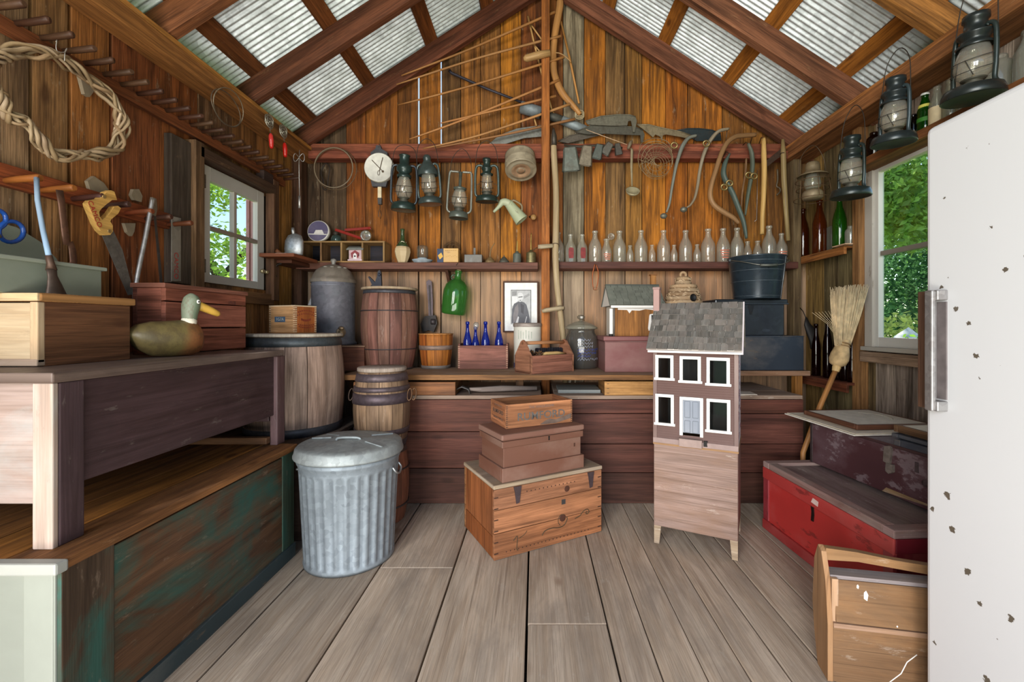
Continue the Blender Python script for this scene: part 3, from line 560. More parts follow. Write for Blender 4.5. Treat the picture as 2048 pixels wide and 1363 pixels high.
# ------------------------------------------------------------------ left side: green chest, dark bench and what stands on it
gc = thing('green_chest', 'long low chest in worn green paint under the dark bench', 'chest', (-1.422, 1.53, 0))
def loc_(o): return lambda x, y, z: Vector((x, y, z)) - o.location
q = loc_(gc)
GP = wood('worn_green_paint', .6, .6, 1.25, '#2c554b', .88, .3, .2, .7, '#a08c78', .25); M['greenpaint'] = GP
B('front_panel', 'greenpaint', gc, '#62452f', q(-1.118, 1.525, .245), (.022, .97, .45), .003); B('end_panel', 'chalk', gc, '#8e9288', q(-1.422, 1.035, .245), (.61, .022, .47), .003, grain=0)
B('end_panel', 'greenpaint', gc, '#2f5a50', q(-1.422, 2.01, .245), (.61, .022, .47), .003, grain=0); B('back_panel', 'dark', gc, '#40302a', q(-1.72, 1.525, .245), (.022, .97, .45), .003)
B('corner_board', 'greenpaint', gc, '#4a3a2c', q(-1.109, 1.09, .25), (.012, .13, .48), .003, grain=2); B('corner_board', 'greenpaint', gc, '#3e4a3c', q(-1.109, 1.97, .25), (.012, .09, .48), .003, grain=2)
B('base_strip', 'paint', gc, '#2c3c40', q(-1.104, 1.525, .03), (.018, .98, .06), .003)
B('corner_board', 'chalk', gc, '#969a90', q(-1.155, 1.03, .245), (.07, .016, .47), .003, grain=2)
for k, (a, b, c) in enumerate(((-1.095, -1.235, '#8a5c34'), (-1.237, -1.37, '#a0692e'), (-1.372, -1.52, '#8a5a2c'), (-1.522, -1.725, '#7a5028'))):
    B('lid_board', 'beam', gc, c, q((a + b) / 2, 1.52, .492), (abs(a - b), 1.02, .026), .004)
B('breadboard_end', 'chalk', gc, '#9c9e98', q(-1.41, 1.015, .492), (.64, .03, .028), .005)
bn = thing('dark_bench', 'dark brown plank bench with an apron standing on the green chest', 'bench', (-1.45, 1.56, .505)); q = loc_(bn)
B('seat', 'dark', bn, '#6a5a52', q(-1.445, 1.557, .922), (.555, .985, .026), .004)
B('apron', 'dark', bn, '#463436', q(-1.197, 1.56, .775), (.022, .93, .268), .003)
M['pale'] = wood('pale_scuffed_wood', .7, .8, 1.1, '#9ea8a8', .35, .2, .2, .3, '#6a625a', .25)
B('end_board', 'pale', bn, '#a08c84', q(-1.45, 1.095, .76), (.47, .024, .30), .003, grain=0)
B('end_board', 'dark', bn, '#4a383a', q(-1.45, 2.02, .76), (.47, .024, .30), .003, grain=0)
for y, c in ((1.113, '#48373a'), (2.028, '#6a5254')): B('leg', 'dark', bn, c, q(-1.187, y, .707), (.034, .062, .404), .004)
B('leg_edge', 'pale', bn, '#b8a498', q(-1.196, 1.075, .707), (.05, .014, .404), .003, grain=2)
for y in (1.113, 2.028): B('leg', 'dark', bn, '#48373a', q(-1.70, y, .707), (.034, .062, .404), .004)
B('stretcher', 'dark', bn, '#6a4a30', q(-1.45, 1.98, .532), (.5, .03, .03), .003)
pc_ = thing('pale_crate', 'lidded wooden crate with a bleached end at the bench corner', 'crate', (-1.545, 1.355, .935)); q = loc_(pc_)
B('front_board', 'wood', pc_, '#7a5136', q(-1.38, 1.36, 1.026), (.018, .262, .182), .003); B('back_board', 'wood', pc_, '#7a5136', q(-1.705, 1.36, 1.026), (.018, .262, .182), .003)
M['bleach'] = wood('bleached_wood', .75, .82, 1.08, '#b8a88e', .4, .25, .35, .35, '#7c6a58', .3)
B('end_board', 'bleach', pc_, '#c8b090', q(-1.551, 1.224, 1.03), (.325, .016, .165), .003, grain=0); B('end_board', 'wood', pc_, '#7a5136', q(-1.545, 1.488, 1.03), (.33, .016, .17), .003, grain=0)
B('corner_strip', 'bleach', pc_, '#b89c7c', q(-1.381, 1.221, 1.03), (.022, .02, .17), .003, grain=2); B('base_strip', 'bleach', pc_, '#a89484', q(-1.545, 1.221, .947), (.35, .022, .02), .003)
B('lid', 'wood', pc_, '#b07e4c', q(-1.542, 1.357, 1.128), (.36, .292, .024), .005); B('lid_edge', 'bleach', pc_, '#d0b48c', q(-1.542, 1.2095, 1.128), (.355, .008, .022), .002)
gt = thing('grey_green_cradle', 'grey green painted trough with a rounded back board on the crate lid', 'cradle', (-1.585, 1.32, 1.1402)); q = loc_(gt)
B('front_board', 'chalk', gt, '#838a7c', q(-1.465, 1.31, 1.187), (.016, .34, .095), .003); B('end_board', 'chalk', gt, '#838a7c', q(-1.58, 1.474, 1.187), (.225, .016, .09), .003); B('end_board', 'chalk', gt, '#838a7c', q(-1.58, 1.15, 1.187), (.225, .016, .09), .003)
B('rim', 'chalk', gt, '#949a8c', q(-1.462, 1.31, 1.238), (.03, .36, .012), .003); B('rim', 'chalk', gt, '#8e9486', q(-1.58, 1.482, 1.238), (.23, .03, .012), .003); B('tray', 'chalk', gt, '#6e6a5c', q(-1.585, 1.31, 1.226), (.22, .33, .008), .001)
o2 = [(1.14, 1.15), (1.59, 1.15), (1.585, 1.23), (1.56, 1.285), (1.51, 1.335), (1.44, 1.37), (1.36, 1.378), (1.28, 1.36), (1.2, 1.31), (1.15, 1.24)]
MB().prism(o2, .014, Matrix.Translation((-.1175, -gt.location.y, -gt.location.z)) @ FACEX).build('back_board', 'chalk', gt, '#8a9284', bevel=.003)
sh = thing('blue_shears', 'pair of shears with bright blue looped handles on the cradle', 'shears', atx(20, 470, -1.60)); o = sh.location.copy()
for (cx_, cy_, rx_, ry_) in ((22, 463, 25, 21), (-12, 438, 24, 20)):
    T('handle', 'gloss', sh, '#1c4c9c', [atx(cx_ + rx_ * math.cos(t * PI / 10), cy_ + ry_ * math.sin(t * PI / 10), -1.63) - o for t in range(20)], .0065, 8, closed=True)
T('blade', 'metal', sh, '#8a8c90', [atx(-2, 455, -1.63) - o, atx(-40, 480, -1.63) - o, atx(-90, 520, -1.62) - o], [.01, .01, .003], 8, flat=.4); T('blade', 'metal', sh, '#8a8c90', [atx(0, 470, -1.62) - o, atx(-40, 485, -1.62) - o, atx(-95, 512, -1.62) - o], [.008, .009, .003], 8, flat=.4)

dk = thing('duck_decoy', 'carved wooden mallard decoy with a yellow bill on the bench', 'decoy', (-1.345, 1.607, .935), rz=-30); dk.scale = (.88, .78, .99)
def loft(mb, secs, n=20):                 # secs: (y, zc, half width, half height)
    base = len(mb.v)
    for y, zc, a, b in secs:
        for k in range(n): th = 2 * PI * k / n; mb.v.append((a * math.cos(th), y, zc + b * math.sin(th)))
    for i in range(len(secs) - 1):
        for k in range(n):
            l = (k + 1) % n; mb.f.append((base + i * n + k, base + i * n + l, base + (i + 1) * n + l, base + (i + 1) * n + k)); mb.uv.append([(secs[i][0], .02 * k), (secs[i][0], .02 * k + .02), (secs[i + 1][0], .02 * k + .02), (secs[i + 1][0], .02 * k)]); mb.sm.append(True)
    for i, rev in ((0, 0), (len(secs) - 1, 1)):
        idx = [base + i * n + k for k in range(n)]; mb.f.append(tuple(idx[::-1] if rev else idx)); mb.uv.append([(0, 0)] * n); mb.sm.append(True)
    return mb
dm = NB('decoy_body'); tc = dm.n('ShaderNodeTexCoord'); oi = dm.n('ShaderNodeObjectInfo'); sp = dm.n('ShaderNodeSeparateXYZ', {0: (tc, 3)})
dn = dm.n('ShaderNodeTexNoise', {'Vector': (tc, 3), 'Scale': 26.0, 'Detail': 7.0, 'Roughness': .7})
pos = dm.math('ADD', (sp, 1), dm.math('MULTIPLY', dm.math('SUBTRACT', (dn, 0), .5), .06))
pos = dm.math('SUBTRACT', pos, dm.math('MULTIPLY', (sp, 2), .25))
cr = dm.ramp(dm.n('ShaderNodeMapRange', {0: pos, 1: -.20, 2: .10}), [(0, hx('#6a5c3a')), (.72, hx('#6e6038')), (.86, hx('#8a5a34')), (1, hx('#8e5530'))])
cr = dm.mix(dm.ramp((dn, 0), [(.42, G(0)), (.60, G(.6))]), cr, hx('#4a3c28'))
M['decoy'] = dm.out(dm.n('ShaderNodeBsdfPrincipled', {'Base Color': (cr, 2), 'Roughness': .45, 'Normal': dm.n('ShaderNodeBump', {'Strength': .3, 'Distance': .003, 'Height': (dn, 0)})}))
loft(MB(), [(-.155, .085, .012, .006), (-.14, .082, .035, .018), (-.11, .075, .056, .045), (-.06, .068, .066, .062), (0, .066, .068, .066), (.05, .068, .066, .068), (.095, .068, .058, .066), (.125, .066, .042, .055), (.142, .062, .022, .035), (.147, .06, .006, .012)]).build('body', 'decoy', dk)
MB().tube([(0, .085, .115), (0, .088, .13), (0, .092, .142)], [.036, .031, .0295], 16).build('collar', 'plain', dk, '#e4dcc8')
MB().tube(smooth_path([(0, .09, .138), (0, .091, .16), (0, .096, .19), (0, .102, .215), (0, .106, .231), (0, .108, .236)], 3), lerp_list([.029, .032, .037, .034, .02, .004], 16), 18).build('head', 'paint', dk, '#6f7e66')
MB().tube([(0, .125, .193), (0, .145, .187), (0, .185, .173), (0, .214, .162), (0, .222, .159)], [.018, .017, .015, .012, .005], 12, flat=1.0, up=(0, 0, .5)).build('bill', 'paint', dk, '#dfae48')
for s_ in (1, -1): MB().ball((.0335 * s_, .112, .206), .008, 10, 6, (.5, 1, 1)).build('eye', 'shiny', dk, '#f0ece0'); MB().ball((.0368 * s_, .1125, .206), .004, 8, 6, (.5, 1, 1)).build('pupil', 'shiny', dk, '#181410')
rc_ = thing('red_crate', 'red brown plank crate with faint stamps behind the decoy', 'crate', (-1.50, 1.953, .935)); q = loc_(rc_)
for z, h, c in ((.987, .10, '#a8644e'), (1.092, .104, '#b46e5a'), (1.172, .052, '#b46c56')): B('front_board', 'wood', rc_, c, q(-1.449, 1.953, z), (.018, .476, h - .003), .002)
B('end_board', 'wood', rc_, '#985a48', q(-1.505, 1.723, 1.066), (.094, .016, .262), .002, grain=0); B('end_board', 'wood', rc_, '#985a48', q(-1.505, 2.183, 1.066), (.094, .016, .262), .002, grain=0); B('back_board', 'wood', rc_, '#7a4638', q(-1.56, 1.953, 1.066), (.018, .476, .262), .002)
B('lid', 'wood', rc_, '#b47662', q(-1.503, 1.953, 1.206), (.136, .496, .018), .003)
text('stamp', rc_, '1918', .026, 'ink', '#5a3430', Matrix.Translation(q(-1.4395, 2.09, 1.155)) @ FACEX)
# ------------------------------------------------------------------ lanterns
def lantern(label, loc, H=.36, rb=.085, span=.09, gl=(.042, .056, .036), col='#2c3834', tubes='#2c3a38', style='dome', rz=0, bail=.10, tilt=(0, 0), glasscol='#f4f2e8', base='#4a443e', group=None):
    t = thing('lantern', label, 'lantern', loc, group=group, rot=(R(tilt[0]), R(tilt[1]), R(rz)))
    zt, zg0, zg1 = .155 * H, .235 * H, .60 * H
    MB().lathe([(0, .012), (rb * .8, .010), (rb * .97, 0), (rb, .004), (rb * .97, zt * .45), (rb * .90, zt * .80), (rb * .72, zt * .92), (.03, zt), (0, zt)], 28).build('tank', 'enamel', t, col)
    L('tank_underside', 'tin', t, base, [(0, .0115), (rb * .8, .0095), (rb * .94, .0008)], 28)
    L('burner', 'tin', t, '#4c4a40', [(.030, zt), (.034, zt + .01), (.022, zt + .018), (.036, zg0 - .006), (.040, zg0), (0, zg0 + .004)], 18)
    a, b, c = gl; L('globe', 'dustglass', t, glasscol, [(a * .9, zg0), (a, zg0 + .006), ((a + b) / 2, zg0 + (zg1 - zg0) * .12), (b, zg0 + (zg1 - zg0) * .35), (b * .96, zg0 + (zg1 - zg0) * .55), ((b + c) / 2, zg0 + (zg1 - zg0) * .80), (c, zg1), (c * .95, zg1 + .01)], 24)
    MB().lathe([(.006, zg0), (.008, zg0 + .008), (.003, zg0 + .02)], 8).build('wick_tube', 'tin', t, '#8a7040')
    if style == 'dome': pr_ = [(c + .012, zg1), (c + .014, zg1 + .008), (c * .95, zg1 + .018), (c * .98, zg1 + .10 * H), (c * 1.25, zg1 + .14 * H), (c * 1.28, zg1 + .16 * H), (c * .82, zg1 + .19 * H), (c * .80, zg1 + .30 * H), (c * .95, zg1 + .315 * H), (c * .93, .975 * H), (c * .5, .985 * H), (0, H)]
    elif style == 'bell': pr_ = [(c + .022, zg1 - .004), (c + .024, zg1 + .012), (c + .02, zg1 + .10 * H), (c * .9, zg1 + .22 * H), (c * .55, zg1 + .29 * H), (c * .62, zg1 + .30 * H), (c * .62, .96 * H), (c * .4, H), (0, H)]
    elif style == 'flat': pr_ = [(c + .006, zg1), (c + .010, zg1 + .006), (c + .012, zg1 + .014), (c * .6, zg1 + .022), (.010, zg1 + .03), (.012, .985 * H), (0, .985 * H)]
    else: pr_ = [(c + .012, zg1 - .002), (c + .016, zg1 + .012), (c + .006, zg1 + .02), (c * .9, zg1 + .06 * H), (c + .018, zg1 + .12 * H), (c + .018, zg1 + .20 * H), (c * 1.0, zg1 + .23 * H), (c * .98, zg1 + .37 * H), (c * 1.12, zg1 + .385 * H), (c * 1.1, H), (0, H)]
    L('hood', 'enamel', t, col, pr_, 24)
    ztop_ = .80 * H if style != 'flat' else .985 * H
    for s_ in (-1, 1):
        pts = smooth_path([(s_ * rb * .78, 0, zt * .75), (s_ * span * .98, 0, zt * 1.15), (s_ * span, 0, .35 * H), (s_ * span * .98, 0, .60 * H), (s_ * span * .9, 0, ztop_ - .01), (s_ * span * .65, 0, ztop_ + (.006 if style != 'flat' else 0)), (s_ * .012 if style == 'flat' else s_ * c * .85, 0, ztop_)], 4)
        T('side_tube', 'enamel', t, tubes, pts, .0085 if style != 'flat' else .0075, 8)
    mb = MB(); g = (zg0 + zg1) / 2
    for z in (g - .03, g + .012): mb.tube([(math.cos(k * PI / 10) * (b + .006), math.sin(k * PI / 10) * (b + .006), z + .014 * math.sin(k * PI / 10)) for k in range(20)], .0016, 5, closed=True)
    for s_ in (-1, 1): mb.tube([(s_ * (b + .006), 0, g), (s_ * span, 0, g - .012)], .0016, 5); mb.tube([(s_ * .03, -b * .8, zg0), (s_ * .012, -b - .006, g)], .0016, 5)
    mb.build('wire_guard', 'iron', t, '#4a4844')
    if bail: T('bail', 'iron', t, '#3a342e', smooth_path([(-span, 0, .60 * H if style != 'flat' else .97 * H), (-span * .98, .004, .80 * H), (-span * .75, .01, H + bail * .55), (0, .016, H + bail), (span * .75, .01, H + bail * .55), (span * .98, .004, .80 * H), (span, 0, .60 * H if style != 'flat' else .97 * H)], 4), .0022, 6)
    return t
LG = 'lanterns hung from the beams'
lantern('tall dark green lantern with a pear shaped globe beside the dial scale', at(807, 421, 3.05), .375, .086, .087, (.042, .056, .034), '#2a3a36', '#30363c', 'tall', 6, .075, (4, 2), base='#7a6a56', group=LG)
lantern('blue grey lantern with a squat round globe, second along the beam', at(861, 409, 3.06), .335, .083, .079, (.038, .052, .044), '#404a48', '#46504e', 'bell', -4, .115, (5, -3), base='#8a6a52', group=LG)
lantern('lantern with a bare tube frame and a narrow pear globe above the yellow tin', at(917, 437, 3.05), .325, .068, .082, (.034, .054, .034), '#5a6058', '#7a7a70', 'flat', 3, .16, (2, 3), base='#4a4a40', group=LG)
lantern('small dark green lantern with a stubby chimney beside the hung tin pot', at(974, 404, 3.05), .30, .080, .080, (.030, .038, .030), '#26342f', '#3a4844', 'dome', 2, .115, (6, 0), base='#3a3228', glasscol='#e8dcc0', group=LG)
lantern('black lantern hung nearest the window post above the green bottle', Vector((1.735, 2.42, 1.752)), .335, .098, .070, (.044, .058, .044), '#27302f', '#2c3634', 'dome', -72, .16, (2, 3), base='#2a2a28', group=LG)
lantern('black lantern hung before the window head beside the green labelled bottle', Vector((1.735, 2.13, 1.925)), .315, .092, .066, (.043, .058, .044), '#2a3234', '#39464a', 'dome', -74, .13, (3, 4), base='#34363a', group=LG)
lantern('largest black lantern hung above the top corner of the fridge', Vector((1.735, 1.745, 1.945)), .325, .098, .070, (.045, .062, .044), '#262c2c', '#2c3634', 'dome', -76, .14, (3, 4), base='#302c2a', group=LG)

# ------------------------------------------------------------------ gear hung on the tie beam and stowed in the gable
def pxs(pts, Y, o): return [at(a, b, Y) - o for a, b in pts]
def pf(pts, Y, o): return [(at(a, b, Y).x - o.x, at(a, b, Y).z - o.z) for a, b in pts]
def flat(name, mat, parent, col, pts, Y, t, bevel=.001): 
    o = parent.location; return MB().prism(pf(pts, Y, o), t, Matrix.Translation((0, Y - o.y, 0)) @ FRONT).build(name, mat, parent, col, bevel=bevel)
def ell(cx, cy, rx, ry, Y, o, n=32, dy=0.0): return [at(cx + rx * math.cos(2 * PI * k / n), cy + ry * math.sin(2 * PI * k / n), Y + dy * math.sin(2 * PI * k / n)) - o for k in range(n)]
def zoomed(pts, x0, y0, s): return [(x0 + a / s, y0 + b / s) for a, b in pts]

hp = thing('barrel_hoop', 'pair of thin wooden and wire hoops hung near the corner', 'hoop', at(667, 335, 3.12)); o = hp.location.copy()
T('hoop', 'handle', hp, '#8a7a66', ell(667, 335, 38.5, 40, 3.12, o), .0048, 6, closed=True, flat=.6); T('hoop', 'iron', hp, '#6a543c', ell(671, 338, 42, 42, 3.135, o, dy=.01), .0032, 6, closed=True)
lp = thing('leather_loop', 'dark twisted leather loop hanging inside the hoops', 'strap', at(651, 350, 3.20)); o = lp.location.copy()
T('strap', 'soft', lp, '#2c211a', [p - o for p in [at(a, b, 3.2) for a, b in [(v.x, v.y) for v in smooth_path([(x, y, 0) for x, y in zoomed([(430, 400), (372, 490), (362, 580), (400, 700), (386, 800), (430, 850), (466, 800), (482, 640), (510, 480), (470, 410), (430, 400)], 600, 280, 8.52)], 3)]]], .0048, 6)
ds = thing('dial_scale', 'hanging spring scale with a round white dial and two pointers', 'scale', at(759, 336, 3.08)); o = ds.location.copy()
flat('back_plate', 'iron', ds, '#4c4c50', [(743, 306), (752, 299), (754, 292), (762, 292), (764, 299), (776, 306), (776, 362), (773, 374), (746, 374), (743, 362)], 3.10, .03)
MB().lathe([(0, -.018), (.098, -.018), (.102, -.012), (.102, .014), (.097, .018), (.093, .010), (0, .010)], 40, FRONT).build('dial', 'plain', ds, '#dcd8cf')
MB().lathe([(.094, .0105), (.0985, .019), (.1025, .014), (.1025, -.012)], 40, FRONT).build('rim', 'tin', ds, '#b8b4a8')
def needle(name, a, b, wd): p, q_ = at(*a, 3.06) - o, at(*b, 3.06) - o; MB().bar((p.x, -.014, p.z), (q_.x, -.014, q_.z), wd, .002, (0, 1, 0)).build(name, 'iron', ds, '#5a4a3a')
needle('pointer', (743, 319), (766, 343), .005); needle('pointer', (765, 314), (758, 342), .005)
MB().tube([Vector((p.x, -.014, p.z)) for p in ell(756.5, 345, 2.2, 4.5, 3.06, o, 12)], .0016, 5, closed=True).ball((at(765, 342, 3.06).x - o.x, -.014, at(765, 342, 3.06).z - o.z), .008, 8, 6, (1, .3, 1)).build('pointer_tail', 'iron', ds, '#5a4a3a')
flat('slide_bar', 'plain', ds, '#d8c8a8', [(756, 374), (763, 374), (763, 397), (756, 397)], 3.10, .012); flat('ferrule', 'iron', ds, '#4a4644', [(756, 396), (764, 396), (764, 409), (757, 409)], 3.10, .02)
T('hook', 'iron', ds, '#4a4238', pxs([(760, 408), (760, 416), (757, 424), (757, 432), (761, 437), (763, 430), (761, 420)], 3.10, o), .0022, 6); T('hanger', 'iron', ds, '#5a5248', pxs([(758, 288), (761, 291), (757, 295), (759, 300)], 3.10, o), .003, 6)

pt = thing('tin_pot', 'dull tin pot hung on a nail with its ringed base showing', 'pot', at(1042, 338, 3.02)); mt = Matrix.Rotation(R(-22), 4, 'X') @ Matrix.Rotation(R(-4), 4, 'Y')
pt.location.z -= .012
MB().lathe([(0, .004), (.03, 0), (.032, .005), (.055, .005), (.057, 0), (.078, 0), (.082, .004), (.100, .004), (.106, .0), (.109, .006), (.107, .06), (.109, .064), (.107, .07), (.102, .12), (.106, .126), (.100, .124)], 36, mt).build('body', 'tin', pt, '#9a8e78')
MB().lathe([(0, -.0005), (.022, -.0005), (.024, .001), (.044, .001), (.046, -.0008), (.066, -.0008)], 36, mt).build('base_rings', 'tin', pt, '#b08e70')
T('bail', 'iron', pt, '#3c342c', [mt @ Vector(p) for p in smooth_path([(-.107, 0, .11), (-.08, .03, .15), (0, .05, .165), (.08, .03, .15), (.107, 0, .11)], 4)], .0025, 6)

pi = thing('oil_measure', 'pale green enamel oil measure hung at a slant with its spout down', 'jug', at(1030, 423, 3.10)); o = pi.location.copy()
a, b_ = at(1016, 405, 3.10) - o, at(1043, 440, 3.10) - o; d = (b_ - a).normalized(); mt = d.to_track_quat('Z', 'Y').to_matrix().to_4x4(); mt.translation = a; Ln = (b_ - a).length
MB().lathe([(0, 0), (.030, 0), (.032, .006), (.033, .02), (.050, Ln), (.051, Ln + .004), (.044, Ln + .004), (.04, Ln - .004), (0, Ln - .004)], 24, mt).build('body', 'paint', pi, '#a9b090')
T('spout', 'paint', pi, '#a9b090', smooth_path(pxs([(1020, 408), (1011, 404), (1004, 405), (998, 413), (987, 424)], 3.09, o), 3), lerp_list([.026, .027, .024, .014, .008], 13), 12)
T('handle', 'tin', pi, '#7a6a50', smooth_path(pxs([(1024, 404), (1027, 400), (1040, 407), (1044, 413), (1043, 424), (1039, 428)], 3.09, o), 3), .0075, 8, flat=.5)
kb = thing('turned_stopper', 'small turned wooden knob on a nail beside the oil measure', 'knob', at(1067, 434, 3.20)); MB().tube([(-.03, .04, .012), (-.012, 0, .004)], .006, 8).build('stem', 'iron', kb, '#4a3a28'); MB().lathe([(0, 0), (.018, 0), (.021, .005), (.018, .012), (0, .013)], 20, Matrix.Translation((0, .006, 0)) @ FRONT).build('disc', 'handle', kb, '#a07a48')

# grain cradle: scythe with long wooden fingers
gcr = thing('grain_cradle', 'wooden grain cradle with long thin fingers propped on the tie beam', 'scythe', at(1107, 110, 3.19)); o = gcr.location.copy()
for k, (a, b, e) in enumerate((((803, 151), (940, 98), (1110, 24)), ((793, 169), (960, 115), (1122, 72)), ((796, 210), (940, 172), (1128, 114)), ((819, 278), (930, 238), (1118, 160)), ((882, 246), (960, 228), (1112, 192)), ((846, 297), (960, 270), (1140, 208)), ((868, 296), (1000, 271), (1150, 238)))):
    pts = smooth_path([at(*a, 3.130) - o, at(*b, 3.148) - o, at(*e, 3.159) - o], 5); T('finger', 'handle', gcr, ['#b07a44', '#b88450', '#a87440', '#b47c48', '#b07844', '#b88450', '#9a6a40'][k], pts, lerp_list([.004, .0075, .0075, .009, .010], len(pts)), 7)
T('snath', 'handle', gcr, '#c08a50', [p - o for p in (at(v.x, v.y, 3.185) for v in smooth_path([(1120, 3, 0), (1119, 18, 0), (1110, 66, 0), (1106, 100, 0), (1106, 122, 0), (1109, 150, 0), (1124, 185, 0), (1144, 209, 0), (1161, 229, 0)], 3))], lerp_list([.026, .027, .026, .028, .028, .025, .026, .022, .016], 25), 10)
T('grip', 'handle', gcr, '#c9a06a', pxs([(1047, 118), (1052, 117), (1078, 110), (1100, 106)], 3.085, o), [.012, .024, .026, .022], 10)
T('brace', 'handle', gcr, '#c48c4c', pxs([(1122, 43), (1140, 120), (1158, 207)], 3.20, o), [.007, .009, .007], 7)
T('upright', 'handle', gcr, '#d0a468', pxs([(1056, 33), (1068, 85), (1083, 145), (1097, 195), (1104, 222)], 3.205, o), .0075, 7)
for a, b in (((1058, 44), (1084, 80)), ((1065, 86), (1086, 110)), ((1067, 232), (1073, 252)), ((1104, 218), (1112, 238))): T('strut', 'handle', gcr, '#d0a468', pxs([a, b], 3.195, o), .006, 6)
T('twig', 'handle', gcr, '#c9a06a', [p - o for p in (at(v.x, v.y, 3.17) for v in smooth_path([(1100, 106, 0), (1118, 106, 0), (1132, 114, 0), (1142, 124, 0)], 3))], .004, 6)
for k in range(3): T('binding', 'soft', gcr, '#a89878', ell(1159, 226 + 3 * k, 9, 6, 3.185, o, 14), .0035, 5, closed=True)
flat('blade', 'iron', gcr, '#7a7a74', zoomed([(860, 1275), (960, 1190), (1120, 1130), (1340, 1100), (1345, 1200), (1180, 1215), (1020, 1265)], 780, 0, 4.398), 3.215, .006)
sp_ = thing('hand_sprayer', 'old galvanised hand pump sprayer with a long dark plunger rod', 'sprayer', at(1066, 221, 3.195)); o = sp_.location.copy()
T('rod', 'iron', sp_, '#3c3a44', pxs([(899, 141), (903, 146), (975, 178), (1048, 206)], 3.195, o), [.012, .010, .009, .009], 10)
T('cylinder', 'galv', sp_, '#7c8488', pxs([(1041, 214), (1042, 214), (1082, 226), (1083, 227)], 3.208, o), [.02, .043, .043, .02], 20)
T('barrel', 'tin', sp_, '#4a4a44', pxs([(1083, 226), (1126, 241)], 3.212, o), .030, 16); T('pipe', 'galv', sp_, '#8e979a', pxs([(1124, 240), (1171, 260)], 3.212, o), .031, 18)
cdd = thing('cord', 'thin pale cord running from the sprayer to a wooden toggle', 'cord', at(1174, 259, 3.15)); o = cdd.location.copy()
T('cord', 'soft', cdd, '#c8a888', pxs([(1172, 259), (1215, 275), (1254, 289)], 3.13, o), .0026, 6); T('toggle', 'handle', cdd, '#7a6c58', pxs([(1263, 281), (1260, 288), (1256, 298)], 3.13, o), [.008, .014, .009], 8)
z6 = lambda p: zoomed(p, 1080, 200, 6.814); z5 = lambda p: zoomed(p, 1320, 230, 5.454)
SG = 'scythe blades stowed on the tie beam'
for lb, pts, Y, col in (('broad grey scythe blade with a hooked heel, topmost on the tie beam', z6([(620, 290), (830, 225), (1060, 202), (1220, 205), (1300, 230), (1318, 285), (1292, 440), (1266, 440), (1254, 360), (1240, 285), (1200, 290), (1188, 350), (1000, 352), (800, 345), (650, 335)]), 3.165, '#6e6a5c'),
        ('dark scythe blade lying under the broad hooked blade', z6([(480, 440), (700, 345), (1000, 355), (1300, 372), (1400, 415), (1425, 470), (1402, 575), (1372, 575), (1366, 480), (1200, 475), (900, 460), (660, 470)]), 3.182, '#57544a'),
        ('tan grey scythe blade with a pitted tang right of the others', z6([(1320, 335), (1480, 338), (1640, 378), (1900, 430), (2050, 480), (2040, 530), (1900, 500), (1720, 470), (1672, 480), (1662, 570), (1638, 500), (1570, 470), (1540, 510), (1440, 425)]), 3.20, '#8a7c62'),
        ('dark blue grey curved scoop blade at the right end of the tie beam', z5([(150, 175), (300, 150), (420, 150), (560, 165), (660, 205), (668, 278), (400, 285), (300, 225)]), 3.225, '#333e42'),
        ('thin dark scythe tip poking out behind the cow bells', z6([(245, 565), (400, 490), (640, 440), (870, 430), (860, 470), (600, 535), (380, 590)]), 3.21, '#5a5248')):
    c = at(sum(p[0] for p in pts) / len(pts), sum(p[1] for p in pts) / len(pts), Y); t = thing('scythe', lb, 'scythe', c, group=SG); flat('blade', 'iron', t, col, pts, Y, .007, .002)
    T('rib', 'iron', t, col, [Vector((p[0], -.005, p[1])) for p in pf(pts[:5], Y, c)], .004, 6)
sn = thing('scythe_snath', 'pale bent scythe handle with two side grips standing against the post', 'scythe', at(1113, 420, 3.045)); o = sn.location.copy()
T('shaft', 'handle', sn, '#b09c7a', [at(v.x, v.y, v.z) - o for v in smooth_path([(1107, 268, 3.07), (1108, 310, 3.055), (1112, 380, 3.045), (1112, 450, 3.045), (1111, 510, 3.045), (1114, 570, 3.05), (1121, 630, 3.08), (1127, 690, 3.12), (1131, 764, 3.15)], 3)], lerp_list([.017, .022, .021, .022, .023, .021, .021, .021, .018], 25), 10)
T('ferrule', 'iron', sn, '#4a443c', pxs([(1107, 256), (1107, 262), (1108, 272), (1108, 290)], 3.045, o), [.004, .012, .019, .020], 8)
T('grip', 'handle', sn, '#c2b498', pxs([(1076, 493), (1082, 493), (1106, 491)], 3.03, o), [.013, .016, .014], 10); T('grip', 'handle', sn, '#b8a88a', pxs([(1084, 622), (1092, 620), (1118, 616), (1128, 615)], 3.03, o), [.012, .016, .015, .012], 10)
for a, b in (((1103, 491), (1118, 490)), ((1112, 616), (1130, 614))): T('grip_band', 'iron', sn, '#6a5a48', ell((a[0] + b[0]) / 2, a[1], 8, 5, 3.045, o, 16, .026), .003, 5, closed=True)

